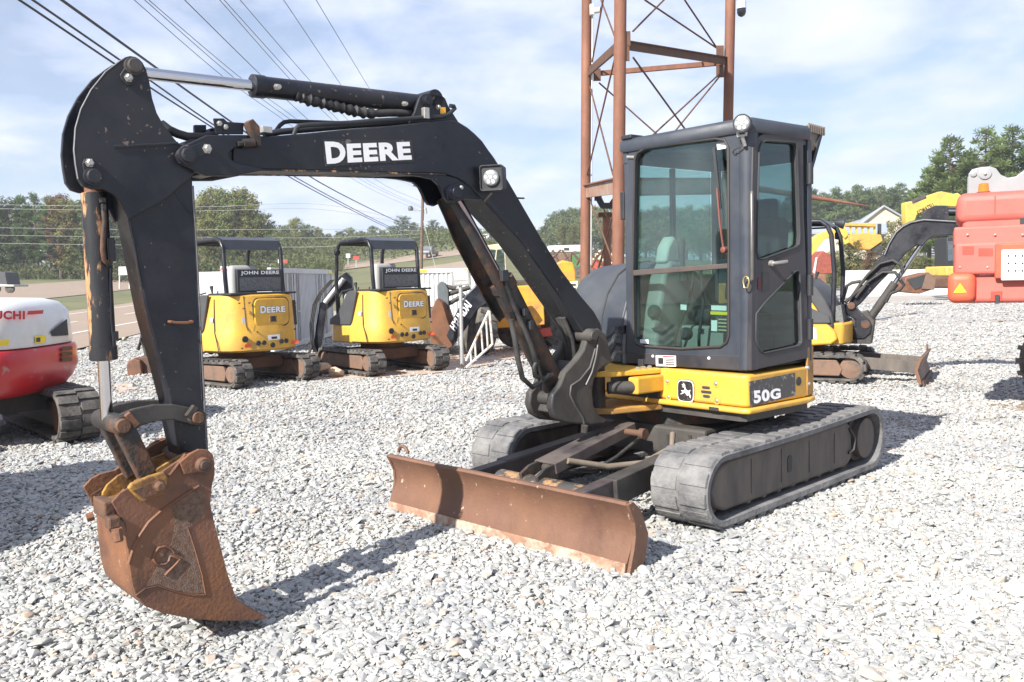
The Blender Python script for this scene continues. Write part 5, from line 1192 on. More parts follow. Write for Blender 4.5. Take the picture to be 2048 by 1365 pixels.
for pts in ([(1700, 600), (1720, 570), (1738, 548), (1760, 528), (1785, 521), (1802, 530), (1806, 548)], [(1712, 596), (1735, 565), (1765, 545), (1790, 545), (1800, 556)], [(1686, 600), (1694, 572), (1704, 566), (1722, 563)], [(1690, 606), (1706, 592), (1722, 578), (1730, 572)], [(1800, 560), (1808, 570), (1800, 580), (1780, 588), (1772, 605)]):
    mb = MB(F4); mb.tube([F4.hit(a, b, 1, -.13) for a, b in pts], .022, 8); mb.build('hose', hose_m, R4, smooth=60)
mb = MB(F4); mb.box(F4.hit(1730, 566, 1, -.11), (.09, .04, .06)); mb.build('hose_clamp', steel, R4)
mb = MB(U4_); mb.lathe((.55, .1, 2.18), (1, 0, -.2), [(-.08, .03), (0, .07), (.05, .08), (.05, .001)], 14); mb.build('canopy_lamp', black_plastic, R4, smooth=40)

mb = MB(F4); mb.prism(F4.sy([(1590, 596), (1622, 603), (1640, 628), (1656, 648), (1670, 664), (1675, 680), (1662, 690), (1590, 694)], -.67), -.67, .66); mb.build('front_cowl', yellow, R4, bevel=.03, smooth=40, seg=3)
mb = MB(F4); mb.prism(F4.sy([(1590, 556), (1612, 560), (1634, 576), (1652, 602), (1664, 628), (1667, 656), (1654, 652), (1640, 630), (1622, 604), (1590, 596)], -.66), -.66, .64); mb.build('cowl_cover', mat('grey_side_cover', (.055, .056, .06)), R4, bevel=.02, smooth=40)
mb = MB(F4); mb.prism(F4.sy([(1662, 616), (1682, 610), (1688, 648), (1668, 652)], -.5), -.5, .3); mb.build('mesh_guard', mat('grey_mesh', (.12, .125, .125)), R4, bevel=.005)
panel('front_label', [F4.w((a, -.672, c)) for a, c in F4.sy([(1622, 678), (1633, 679), (1632, 656), (1622, 654)], -.672)], white_decal, R4)
# --- red and white excavator at the left edge
tk = thing('excavator', 'red and white excavator rear end at the left edge, on dusty rubber tracks', 'excavator', (-6.12, 9.0, 0))
def sup(x, y, a, b, n, N=48, cx=-6.12, cy=9.0, dx=0):
    out = []
    for k in range(N):
        t_ = 2 * math.pi * k / N; c_, s_ = math.cos(t_), math.sin(t_)
        out.append((cx + dx + math.copysign(abs(c_) ** (2 / n), c_) * a, cy + math.copysign(abs(s_) ** (2 / n), s_) * b))
    return out
def body_loft(name, levels, m, parent, **kw):
    mb = MB(); mb.loft([[(p[0], p[1], z) for p in sup(0, 0, a, b, n)] for z, a, b, n in levels]); return mb.build(name, m, parent, smooth=45, **kw)
tw = mat('white_machine_paint', (.66, .655, .63), .3, var=.03, scale=2, dirt=(.6, .57, .5), dirt_amt=.2, dirt_scale=2, coat=.3)
tr_ = mat('red_machine_paint', (.48, .022, .028), .32, var=.1, scale=2, dirt=(.40, .25, .21), dirt_amt=.06, dirt_scale=7, dirt_sharp=.04, coat=.25)
body_loft('hood', [(.955, 1.43, .96, 3.6), (1.0, 1.44, .965, 3.6), (1.30, 1.41, .94, 3.6), (1.385, 1.34, .89, 3.4), (1.425, 1.20, .80, 3.2), (1.44, .9, .6, 3)], tw, tk)
body_loft('counterweight', [(.46, 1.25, .80, 3.0), (.50, 1.36, .90, 3.2), (.60, 1.43, .955, 3.5), (.72, 1.475, .99, 3.6), (.90, 1.475, .99, 3.6), (.935, 1.46, .98, 3.6), (.95, 1.40, .95, 3.5)], tr_, tk)
def wrapq(px, py, a, b, n, e=.004):                   # a pixel dropped on the curved body side
    d = ray(px, py); t_ = 6.0
    while t_ < 12:
        p = EYE + d * t_; u = abs((p.x + 6.12) / (a + e)) ** n + abs((p.y - 9.0) / (b + e)) ** n
        if u <= 1: break
        t_ += .002
    return p
def wrap_text(txt, x0, y0, x1, y1, m, abn, off, e):
    vs_, fs = text_mesh(txt, off); mb = MB(); mb.v = [wrapq(lerp(x0, x1, u), lerp(y0, y1, v), *abn, e) for u, v in vs_]; mb.f = list(fs); return mb.build('lettering', m, tk, recalc=False)
HB = (1.42, .95, 3.6)
wrap_text('UCHI', -12, 639.5, 50, 622, red_decal, HB, .05, .03)
def wrap_poly(name, pts, m, e=.028, abn=HB, nsub=6):
    rows = []
    tl, tr2, br, bl = [V(p) for p in pts]
    for j in range(nsub + 1):
        rows.append([wrapq(*(tl.lerp(tr2, i / nsub).lerp(bl.lerp(br, i / nsub), j / nsub)), *abn, e) for i in range(nsub + 1)])
    mb = MB(); mb.loft(rows, caps=False, closed=False); return mb.build(name, m, tk, recalc=False)
wrap_poly('red_bar', [(56, 622.5), (87, 620.5), (86, 628), (54, 630)], red_decal, .03)
wrap_poly('side_vent', [(101, 664), (134, 638), (137, 671), (106, 673)], interior_dark)
wrap_poly('warning_sticker', [(70, 673), (92, 671), (92, 685), (70, 688)], yellow_decal)
wrap_poly('warning_sticker', [(-4, 682), (18, 680), (18, 690), (-4, 692)], yellow_decal)
wrap_poly('warning_sign', [(73, 676), (81, 675), (81, 684), (73, 685)], black_decal, .032)
for k in range(3): wrap_poly('tail_vent', [(124, 694 + k * 11), (145, 692 + k * 11), (145, 700 + k * 11), (124, 703 + k * 11)], mat('dark_red_lens', (.06, .012, .012), .3), .018, (1.475, .99, 3.6))
TT = Fr((-5.62, 9.04, 0), math.radians(132))
for s in (1, -1):
    y0, y1 = (.42, .82) if s > 0 else (-.95, -.55)
    make_track(TT, *((.55, .95) if s > 0 else (-.95, -.55)), track_path(1.0, -1.0, .26, .26, .26, .26), tk, rubber, rubber, lug=.02, lugw=.46, seed=31 + s)
    mb = MB(TT); mb.box((0, .76 * s, .25), (1.6, .26, .28)); mb.build('track_frame', black_dusty, tk, bevel=.02)
    mb = MB(TT); mb.lathe((-1.0, .60 * s, .26), (0, s, 0), [(0, .2), (.27, .2), (.29, .1)], 24); mb.build('sprocket', rust_dark, tk, smooth=40)
mb = MB(TT); mb.box((0, 0, .38), (1.0, 1.3, .2)); mb.cyl((0, 0, .4), (0, 0, .5), .45); mb.build('car_body', black_dusty, tk)
# its cab and front, out of the picture to the left
mb = MB(); mb.box((-6.9, 8.75, 1.95), (1.0, 1.0, 1.25)); mb.build('cab', tw, tk, bevel=.05)
# --- unseen loader added off the left edge to cast a shadow on the gravel
ol = thing('added_shadow_loader', 'unseen loader added outside the left edge to throw a shadow on the gravel', 'loader', (-4.6, 4.6, 0))
mb = MB(); mb.box((-4.9, 4.9, .95), (1.5, 1.7, .75)); mb.build('body', yellow, ol, bevel=.06)
mb = MB(); mb.box((-5.2, 5.0, 1.7), (.9, 1.2, .8)); mb.build('cab', black, ol, bevel=.06)
for x_, y_ in ((-4.4, 4.1), (-4.4, 5.7), (-5.5, 4.1), (-5.5, 5.7)):
    mb = MB(); mb.lathe((x_, y_ - .15, .42), (0, 1, 0), [(0, .3), (.02, .42), (.28, .42), (.3, .3)], 24); mb.build('wheel', rubber, ol, smooth=40)

# --- red boom lift at the right edge
LD = 8.9
FL = Fr(at_d(1905, 560, LD) * 1.0, math.radians(-26.0)); FL.o.z = 0; bl_ = thing('boom_lift', 'red boom lift turret with orange beacon at the right edge', 'boom lift', (6.6, 9.6, 0))
lred = mat('faded_red_plastic', (.46, .085, .066), .5, var=.06, scale=1.5, chips=(.5, .35, .3), chip_at=.76, dirt=(.50, .15, .12), dirt_amt=.4, dirt_scale=1.5, dirt_sharp=.25)
lred2 = mat('orange_red_plastic', (.60, .10, .045), .5, var=.08, scale=2, dirt=(.4, .08, .05), dirt_amt=.3)
def lbox(name, x0, y0, x1, y1, d0, d1, m, bev=.03, parent=bl_):
    a, b = FL.hit(x0, y0, 1, d0), FL.hit(x1, y1, 1, d0); mb = MB(FL); mb.box(((a.x + b.x) / 2, (d0 + d1) / 2, (a.z + b.z) / 2), (abs(b.x - a.x), d1 - d0, abs(b.z - a.z))); return mb.build(name, m, parent, bevel=bev, smooth=50, seg=5)
main = lbox('turret_cover', 1926, 392, 2300, 604, .03, 1.1, lred, .05)
lbox('cover_top', 1914, 387, 2305, 432, .0, 1.12, lred, .085)
lbox('cover_rib', 1908, 455, 2305, 480, -.02, 1.12, lred, .022)
lbox('cover_rib', 1909, 486, 2305, 543, -.03, 1.12, lred, .035)
pod = lbox('side_pod', 1896, 546, 1952, 607, -.06, .5, lred2, .075)
lbox('panel_recess', 1990, 487, 2120, 556, -.045, .0, lred2, .02)
pn = lbox('white_panel', 2003, 500, 2110, 560, -.065, -.03, white_paint, .012)
for a in range(5):
    for b in range(3):
        q = FL.hit(2017 + a * 14, 512 + b * 15, 1, -.066); mb = MB(FL); mb.lathe(q, (0, -1, 0), [(0, .009), (.004, .009), (.005, .004)], 8); mb.build('rivet', interior_dark, pn)
panel('white_label', Q(FL, [(1958, 551), (1987, 550), (1987, 540), (1958, 541)], .027), white_decal, main)
for x0, x1, y0, y1 in ((1925, 1948, 493, 510), (1957, 1986, 497, 513)): panel('red_label', Q(FL, [(x0, y1), (x1, y1), (x1, y0), (x0, y0)], -.032), mat('dark_red_label', (.50, .055, .035), .5), main)
tri = [FL.hit(*p_, 1, -.063) for p_ in ((1907, 586), (1933, 585), (1920, 567))]; mb = MB(FL); mb.prism([(p_.x, p_.z) for p_ in tri], -.064, -.061); wt = mb.build('warning_triangle', yellow_decal, pod)
mb = MB(FL); q = FL.hit(1920, 578, 1, -.066); mb.box(q, (.008, .002, .03)); mb.build('warning_mark', black_decal, pod)
lbox('latch_recess', 1982, 583, 2004, 603, .02, .04, mat('dark_red_label', (.50, .055, .035)), .004); lbox('latch', 1990, 590, 1999, 608, -.01, .03, interior_dark, .004)
for x_, ya, yb in ((1990, 392, 428), (1952, 556, 604), (2060, 392, 428)):
    lbox('panel_seam', x_ - .8, ya, x_ + .8, yb, -.004 if ya < 500 else .024, .02 if ya < 500 else .05, mat('dark_red_label', (.50, .055, .035)), 0)
for k in range(5): lbox('vent_slot', 2040, 432 + k * 4, 2090, 434 + k * 4, .018, .05, interior_dark, 0)
for x_, y_ in ((1935, 470), (1990, 470), (2045, 470), (1920, 535), (1975, 535)):
    q = FL.hit(x_, y_, 1, -.03); mb = MB(FL); mb.lathe(q, (0, -1, 0), [(-.03, .012), (.006, .012), (.010, .006)], 8); mb.build('bolt', steel, main)
q = FL.hit(1967, 388, 1, .2); mb = MB(FL); mb.lathe(q, (0, 0, 1), [(-.01, .07), (.012, .07), (.02, .055)], 20); bk_ = mb.build('beacon_base', interior_dark, bl_, smooth=40)
mb = MB(FL); mb.lathe(q + V((0, 0, .015)), (0, 0, 1), [(0, .052), (.05, .048), (.085, .044), (.092, .02)], 20); mb.build('beacon_lens', mat('orange_lens', (.85, .16, .01), .15, coat=.5), bk_, smooth=40)
lg = mat('light_grey_paint', (.26, .27, .28), .4, var=.06)
mb = MB(FL); mb.prism(FL.sy([(1936, 392), (1937, 348), (1944, 339), (1960, 335), (1980, 333), (1992, 337), (2002, 350), (2016, 356), (2032, 353), (2048, 341), (2075, 336), (2110, 360), (2200, 360), (2200, 392)], .35), .35, .38); ar_ = mb.build('lift_arm', lg, bl_, bevel=.008)
mb = MB(FL); mb.prism(FL.sy([(1936, 392), (1937, 348), (1944, 339), (1960, 335), (1980, 333), (1992, 337), (2002, 350), (2200, 360), (2200, 392)], .35), .75, .78); mb.build('lift_arm', lg, bl_, bevel=.008)
for px_, py_, r in ((1947, 348, .03), (1970, 347, .06)):
    q = FL.hit(px_, py_, 1, .35); mb = MB(FL); mb.lathe(q, (0, -1, 0), [(-.4, r), (.015, r), (.018, r * .7)], 20); mb.build('arm_pin', lg, ar_, smooth=40)
q = FL.hit(1970, 347, 1, .33); mb = MB(FL); mb.lathe(q, (0, -1, 0), [(0, .014), (.02, .014)], 6); mb.build('bolt', steel, ar_)
mb = MB(); mb.box((8.0, 10.3, .62), (2.0, 1.5, .45)); mb.build('chassis', mat('dark_chassis', (.05, .05, .05), .6), bl_, bevel=.03)
mb = MB(); mb.cyl((8.2, 10.0, .7), (8.2, 10.0, 1.25), .4); mb.build('turntable', black_plastic, bl_, smooth=40)
for wx, wy in ((6.13, 9.75), (9.1, 9.75), (7.2, 11.2), (9.1, 11.2)):
    mb = MB(); mb.lathe((wx, wy - .17, .46), (0, 1, 0), [(0, .30), (.02, .42), (.06, .46), (.30, .46), (.34, .42), (.36, .3)], 40); w_ = mb.build('wheel', rubber, bl_, smooth=30)
    mb = MB()
    for k in range(20):
        a = 2 * math.pi * k / 20; mb.box((wx + .462 * math.cos(a), wy, .46 + .462 * math.sin(a)), (.03, .34, .05), Matrix.Rotation(-a, 3, 'Y'))
    mb.build('tyre_lugs', rubber, w_)['kind'] = 'stuff'
    mb = MB(); mb.lathe((wx, wy - .175, .46), (0, 1, 0), [(0, .1), (.02, .26), (.03, .28), (.1, .28)], 24); mb.build('rim', lg, w_, smooth=40)
# ================================================================== yard behind: containers, loader, railing, floodlight
def px_box(name, F, x0, y0, x1, y1, d0, d1, m, parent, bev=.0):
    a, b = F.hit(x0, y0, 1, d0), F.hit(x1, y1, 1, d0); mb = MB(F); mb.box(((a.x + b.x) / 2, (d0 + d1) / 2, (a.z + b.z) / 2), (abs(b.x - a.x), d1 - d0, abs(b.z - a.z))); return mb.build(name, m, parent, bevel=bev, smooth=40)
def container(label, P0, P1, h, width, doors, m):
    """P0 -> P1: bottom edge of the visible long side"""
    P0, P1 = V((*P0, 0)), V((*P1, 0)); d = P1 - P0; L = d.length; yaw = math.atan2(d.y, d.x); F = Fr(P0, yaw); R = thing('storage_container', label, 'container', P0)
    mb = MB(F); mb.box((L / 2, width / 2, h / 2), (L - .1, width - .1, h - .1)); mb.build('body', m, R)
    prof = []; n = int(L / .13)
    for k in range(n):
        x = .06 + (L - .12) * k / n; s = (L - .12) / n; prof += [(x, .0), (x + s * .35, .0), (x + s * .5, .03), (x + s * .85, .03)]
    mb = MB(F); mb.loft([[(a, b + .012, z) for a, b in prof] + [(L - .06, .06, z), (.06, .06, z)] for z in (.12, h - .1)]); mb.build('corrugated_side', m, R)
    for z in (.06, h - .05):
        mb = MB(F); mb.box((L / 2, .03, z), (L, .09, .12)); mb.build('rail', m, R, bevel=.008)
    for x in (.045, L - .045):
        mb = MB(F); mb.box((x, .03, h / 2), (.09, .10, h - .2)); mb.build('corner_post', m, R, bevel=.008)
    for k in range(2):
        mb = MB(F); mb.box((.3 + k * (L - .6), -.022, h - .05), (.28, .006, .07)); mb.build('hazard_strip', yellow_decal, R)
    for c in doors:
        x = L * c
        mb = MB(F); mb.prism([(x - .55, .14), (x + .55, .14), (x + .55, h - .12), (x - .55, h - .12)], -.014, .01); dr_ = mb.build('container_door', m, R, bevel=.006)
        for q in (-.40, -.25, .25, .40):
            mb = MB(F); mb.cyl((x + q, -.035, .12), (x + q, -.035, h - .12), .016, n=8); mb.build('lock_bar', mat('grey_bar', (.38, .38, .38), .4), dr_, smooth=40)
        mb = MB(F); mb.box((x, -.02, h / 2), (.012, .012, h - .24)); mb.build('door_gap', interior_dark, dr_)
        for q in (-.32, .32):
            mb = MB(F); mb.box((x + q, -.045, h * .45), (.26, .012, .03)); mb.build('lock_handle', mat('grey_bar', (.38, .38, .38)), dr_)
    return R
cw = mat('white_container', (.54, .56, .575), .5, var=.06, scale=1.5, dirt=(.45, .44, .42), dirt_amt=.3, dirt_scale=1.5, dirt_sharp=.2)
a = at_z(548, 706); b = at_z(668, 671); container('white side-door storage container between the two yellow canopy excavators', a.xy, b.xy, 1.86, 2.0, (.30, .78), cw)
container('white storage container behind the left canopy excavator', (-7.6, 20.8), (-5.2, 22.3), 1.82, 2.0, (), cw)
a = at_z(826, 668); b = at_z(962, 664); container('white corrugated storage container behind the black loader arms', a.xy, b.xy, 1.82, 2.2, (), mat('white_container_b', (.64, .64, .625), .5, var=.05))

# wheel loader with black arms
FH = FD(18.6); hl = thing('wheel_loader', 'orange and black wheel loader with rusty bucket beside the floodlight pole', 'loader', FH.w((-.9, 0, 0)))
def ph(name, pts, d0, d1, m, parent=None, bev=.02): mb = MB(FH); mb.prism(FH.sy(pts, d0), d0, d1); return mb.build(name, m, parent or hl, bevel=bev, smooth=40)
ph('bucket', [(861, 625), (872, 598), (885, 606), (902, 660), (906, 694), (895, 700), (861, 697)], -.9, .7, rust)
ph('loader_arm', [(893, 672), (904, 690), (930, 660), (955, 620), (1000, 590), (1020, 570), (1005, 548), (960, 562), (930, 592), (905, 640)], -1.2, -1.08, black)
ph('loader_arm', [(893, 672), (904, 690), (930, 660), (955, 620), (1000, 590), (1020, 570), (1005, 548), (960, 562), (930, 592), (905, 640)], .4, .52, black)
lettering('lettering', 'HYUNDAI', Q(FH, [(910, 664), (944, 612), (932, 600), (899, 652)], -1.206), white_decal, hl, .04)
ph('bucket_link', [(876, 640), (874, 570), (880, 563), (890, 566), (897, 580), (899, 636), (890, 642)], -.15, .05, mat('bluegrey_paint', (.10, .115, .12), .5, var=.2))
for p0, p1, r in (((884, 572), (912, 578), .05), ((890, 612), (930, 590), .045), ((893, 590), (940, 575), .05)):
    mb = MB(FH); mb.cyl(FH.hit(*p0, 1, -.05), FH.hit(*p1, 1, -.05), r, n=12); mb.build('cylinder', black_dusty, hl, smooth=40)
lor = mat('orange_yellow_paint', (.68, .30, .02), .45, var=.1, scale=2, dirt=(.3, .17, .07), dirt_amt=.3)
ph('body', [(955, 640), (958, 600), (985, 575), (1085, 570), (1090, 650), (960, 660)], -.4, .6, lor)
ph('cab', [(962, 575), (968, 492), (1010, 486), (1016, 575)], -.35, .5, mat('cream_cab', (.45, .40, .28), .5))
panel('cab_window', Q(FH, [(968, 532), (986, 540), (992, 500), (971, 498)], -.352), glass_far, hl)
panel('cab_window', Q(FH, [(990, 540), (1010, 540), (1008, 498), (994, 500)], -.352), glass_far, hl)
for px_, d0, r in ((956, -.75, .58), (872, .75, .45), (1085, .9, .58)):
    c = FH.hit(px_, 660, 1, d0); c.z = r; ax_ = V((.88, .47, 0)); up0 = V((-.47, .88, 0))
    mb = MB(FH); mb.lathe(c - ax_ * .2, ax_, [(0, r * .62), (.02, r * .9), (.06, r), (.34, r), (.38, r * .9), (.40, r * .6)], 32); w_ = mb.build('wheel', rubber, hl, smooth=35)
    mb = MB(FH)
    for k in range(22):
        t_ = 2 * math.pi * k / 22; mb.bar(c - ax_ * (.17 if k % 2 else -.01) + (up0 * math.cos(t_) + V((0, 0, 1)) * math.sin(t_)) * r * 1.02, c + ax_ * (.17 if not k % 2 else .01) + (up0 * math.cos(t_ + .1) + V((0, 0, 1)) * math.sin(t_ + .1)) * r * 1.02, .05, .06)
    mb.build('tyre_lugs', rubber, w_)['kind'] = 'stuff'
    mb = MB(FH); mb.lathe(c + ax_ * .21, -ax_, [(0, .1), (.02, r * .5), (.05, r * .6), (.2, r * .6)], 24); mb.build('rim', mat('orange_rim', (.75, .32, .03), .5), w_, smooth=40)
# floodlight on a galvanised pole
FP = FD(15.5); fl_ = thing('floodlight', 'square floodlight on a galvanised pole standing in the gravel', 'floodlight', (at_z(924, 731)).to_tuple())
galv = mat('galvanised_steel', (.46, .46, .45), .45, metal=.5, var=.1)
mb = MB(); b0 = at_z(924, 731); mb.cyl(b0, at_d(921, 572, b0.y), .033, n=14); mb.build('pole', galv, fl_, smooth=40)
FP = FD(b0.y)
mb = MB(FP); mb.prism(FP.sy([(903, 543), (938, 540), (941, 570), (906, 574)], -.06), -.06, .06); hd_ = mb.build('lamp_housing', mat('weathered_lamp', (.30, .29, .27), .5, var=.2), fl_, bevel=.012)
panel('lamp_glass', Q(FP, [(909, 561), (936, 559), (934, 543), (907, 545)], -.063), mat('floodlight_glass', (.72, .73, .70), .2, var=.2, scale=9), hd_)
panel('lamp_plate', Q(FP, [(909, 570), (937, 568), (936, 562), (909, 564)], -.063), mat('grey_label', (.4, .4, .4)), hd_)
mb = MB(FP); mb.tube([FP.hit(x_, y_, 1, .04) for x_, y_ in ((922, 575), (930, 600), (916, 640), (918, 700), (922, 729))], .008, 5); mb.build('cable', galv, fl_, smooth=60)
# white pipe stair rail
rl = thing('stair_rail', 'white steel stair railing lying beside the floodlight pole', 'railing', at_z(940, 735).to_tuple())
dR = 15.2
for p0, p1, r in (((932, 722), (978, 622), .024), ((932, 736), (984, 690), .024), ((979, 622), (985, 690), .022), ((962, 656), (966, 706), .018), ((950, 682), (952, 722), .018), ((972, 636), (976, 698), .018), ((941, 702), (943, 728), .018)):
    mb = MB(); mb.cyl(at_d(*p0, dR), at_d(*p1, dR), r, n=10); mb.build('rail_pipe', mat('chipped_white_pipe', (.50, .48, .44), .6, var=.15, scale=8, dirt=(.25, .12, .06), dirt_amt=.25, dirt_scale=9, dirt_sharp=.05), rl, smooth=40)
# cream telehandler end behind the boom
FT = FD(19.4); te = thing('telehandler', 'cream telehandler seen through the gap below the big boom', 'telehandler', FT.w((.35, 0, 0)))
def pt(name, pts, d0, d1, m, bev=.02): mb = MB(FT); mb.prism(FT.sy(pts, d0), d0, d1); return mb.build(name, m, te, bevel=bev, smooth=40)
cream = mat('cream_paint', (.66, .58, .40), .5, var=.06, dirt=(.4, .33, .22), dirt_amt=.25)
tb_ = pt('body', [(1015, 560), (1060, 560), (1105, 640), (1110, 668), (1040, 672), (1020, 640)], -.3, .9, cream)
lettering('lettering', 'E398', Q(FT, [(1038, 609), (1068, 609), (1066, 594), (1036, 594)], -.303), black_decal, te, .03)
mb = MB(FT); q = FT.hit(1045, 582, 1, -.3); mb.lathe(q, (0, -1, 0), [(0, .05), (.01, .05), (.012, .03), (.004, .02)], 16); mb.build('emblem', black_decal, te, smooth=40)
mb = MB(FT); q = FT.hit(1026, 566, 1, -.3); mb.box(q, (.06, .02, .14)); mb.build('tail_lamp', mat('red_lens', (.5, .03, .02), .3), te)
pt('bumper', [(1050, 662), (1100, 655), (1105, 672), (1052, 680)], -.5, -.3, mat('red_bumper', (.45, .06, .04), .5))
for px_ in (1030, 1120):
    c = FT.hit(px_, 660, 1, -.35); c.z = .42; mb = MB(FT); mb.lathe(c, (0, 1, 0), [(0, .25), (.02, .4), (.3, .4), (.32, .25)], 28); mb.build('wheel', rubber, te, smooth=40)
# yellow machine end beside the hood, orange straps on the ground
FY = FD(26); ye = thing('loader', 'yellow loader rear showing just left of the dark engine hood', 'loader', FY.w((1.5, 0, 0)))
mb = MB(FY); mb.prism(FY.sy([(1108, 560), (1112, 528), (1125, 521), (1146, 525), (1152, 545), (1153, 566)], 0), 0, 1.2); mb.build('hood', lor, ye, bevel=.05, smooth=40)
mb = MB(FY); mb.prism(FY.sy([(1118, 566), (1156, 562), (1156, 600), (1118, 602)], -.05), -.05, 1.1); gr_ = mb.build('grille', cream, ye, bevel=.02)
for k in range(4): mb = MB(FY); q = FY.hit(1137, 570 + k * 8, 1, -.06); mb.box(q, (.42, .02, .05)); mb.build('grille_slot', interior_dark, gr_)
for s in (1116, 1156):
    c = FY.hit(s, 640, 1, .1); c.z = .45; mb = MB(FY); mb.lathe(c, (0, 1, 0), [(0, .3), (.02, .45), (.3, .45), (.32, .3)], 24); mb.build('wheel', rubber, ye, smooth=40)
st_ = thing('strap_pile', 'loose orange strap lying on the gravel below the boom', 'strap', at_z(1070, 700).to_tuple())
for pts in ([(1045, 712), (1068, 704), (1090, 694), (1105, 690)], [(1050, 700), (1075, 690), (1098, 683)]):
    mb = MB(); rr = [at_z(*p_, .02) for p_ in pts]; mb.loft([[p_ + V((0, -.06, 0)), p_ + V((0, .06, 0)), p_ + V((0, .06, .012)), p_ + V((0, -.06, .012))] for p_ in rr]); mb.build('strap', mat('orange_strap', (.75, .13, .03), .7), st_)
# tan boulders
rnd = random.Random(8); bould = mat('tan_rock', (.50, .36, .25), .9, var=.3, scale=6, bump=.6, bump_scale=20)
for px_, py_, s, lb in ((594, 752, .15, 'small tan rock by the left canopy excavator track'), (618, 745, .20, 'larger tan rock between the two canopy excavators'), (646, 748, .17, 'tan rock touching the near track of the floodlight-side excavator'), (672, 752, .12, 'little tan rock right of the other tan rocks')):
    c = at_z(px_, py_, 0); bm = bmesh.new()
    for _ in range(22):
        p_ = V((rnd.gauss(0, 1), rnd.gauss(0, 1), rnd.gauss(0, 1))).normalized(); bm.verts.new((p_.x * s * 1.2, p_.y * s, p_.z * s * .8))
    bmesh.ops.convex_hull(bm, input=bm.verts); bmesh.ops.delete(bm, geom=[v for v in bm.verts if not v.link_faces], context='VERTS')
    me = bpy.data.meshes.new('rock'); bm.to_mesh(me); bm.free(); me.materials.append(bould); o = bpy.data.objects.new('rock', me); o.location = (c.x, c.y, s * .45); COL.objects.link(o)
    bv = o.modifiers.new('bevel', 'BEVEL'); bv.width = s * .12; bv.segments = 2
    tag(o, lb, 'rock', 'tan rocks near the excavators')

# ================================================================== rusty steel tower
DF, DL, DR = 16.3, 19.5, 19.5
tw_ = thing('steel_tower', 'tall rusty three-legged steel tower with cross bracing behind the cab', 'tower', (at_d(1238, 600, DF).x, DF, 0))
def leg(px0, px1, d, r, nm='tower_leg'):
    a, b = at_d(px0, -260, d), at_d(px1, 560, d); k = (b.z + .05) / (a.z - b.z); b = b + (b - a) * k
    mb = MB(); mb.cyl(b, a, r, n=24); return mb.build(nm, rust_pole, tw_, smooth=40)
leg(1175, 1170, DL, .108); leg(1243, 1236, DF, .112); lgR = leg(1466, 1450, DR, .108)
def beam(p0, d0, p1, d1, w, h, m=rust_dark, nm='beam', par=None):
    a, b = at_d(*p0, d0), at_d(*p1, d1); mb = MB(); mb.bar(a, b, w, h); return mb.build(nm, m, par or tw_, bevel=.004)
beam((1250, 90), DF, (1452, 122), DR, .05, .17); beam((1250, 83), DF, (1452, 116), DR, .13, .02)
beam((1176, 146), DL, (1234, 94), DF, .05, .17)
beam((1190, 148), DL, (1446, 126), DR, .10, .10, rust_pole)
beam((1172, 383), DL, (1240, 372), DF, .05, .28, mat('weathered_beam', (.30, .24, .20), .6, var=.2, dirt=(.25, .11, .06), dirt_amt=.5)); beam((1172, 371), DL, (1240, 356), DF, .16, .03, rust_pole)
beam((1240, 374), DF, (1456, 372), DR, .05, .30, mat('weathered_beam', (.30, .24, .20))); beam((1240, 358), DF, (1456, 358), DR, .16, .03, rust_pole); beam((1240, 391), DF, (1456, 387), DR, .16, .03, rust_pole)
for px_, py_, d in ((1252, 78, DF - .02), (1250, 108, DF - .02), (1440, 104, DR - .1), (1440, 143, DR - .1), (1194, 150, DL - .1), (1196, 390, DL - .1)):
    q = at_d(px_, py_, d); mb = MB(); mb.box(q, (.16, .03, .26)); mb.build('gusset_plate', rust_dark, tw_, bevel=.004)
for p0, d0, p1, d1 in (((1266, 63), DF, (1340, -12), DR - 1), ((1289, 0), DF + 1, (1434, 97), DR), ((1369, 0), DR - 1, (1434, 97), DR), ((1266, 115), DF, (1400, 300), DR - 1), ((1446, 142), DR, (1290, 285), DF + 1), ((1446, 145), DR, (1320, 300), DL), ((1198, 166), DL, (1340, 292), DR),
                       ((1208, -10), DF + 1, (1183, 131), DL), ((1198, -10), DL, (1230, 75), DF), ((1179, 170), DL, (1226, 350), DF), ((1230, 115), DF, (1173, 356), DL), ((1178, 395), DL, (1232, 540), DF), ((1236, 395), DF, (1196, 540), DL), ((1200, 395), DL, (1225, 470), DL + .5)):
    a, b = at_d(*p0, d0), at_d(*p1, d1); mb = MB(); mb.cyl(a, b, .018, n=8); mb.build('brace_rod', rust_pole if p1[0] % 2 else rust_dark, tw_, smooth=40)
# lower column, conduit, jib
a = at_d(1213, 432, 20.2); mb = MB(); mb.cyl(a, V((a.x, a.y, -.02)), .09, n=16); mb.build('inner_column', rust_pole, tw_, smooth=40)
mb = MB(); mb.box(a + V((0, 0, .02)), (.42, .3, .10)); mb.build('column_cap', rust_dark, tw_, bevel=.01)
mb = MB(); mb.cyl(at_d(1185, 20, DL - .12), at_d(1182, 530, DL - .12), .016, n=8); mb.build('conduit', galv, tw_, smooth=40)
mb = MB(); mb.tube([at_d(1196, 395, DL - .3), at_d(1205, 412, DL - .4), at_d(1222, 412, DL - .6), at_d(1232, 398, DL - .8)], .07, 8); mb.build('hanging_tarp', interior_dark, tw_, smooth=60)
a, b = at_d(1452, 368, DR), at_d(1738, 413, DR); mb = MB(); mb.tube([a, a.lerp(b, .5), b], [.075, .06, .015], 10); mb.build('jib_pole', rust_pole, tw_, smooth=50)
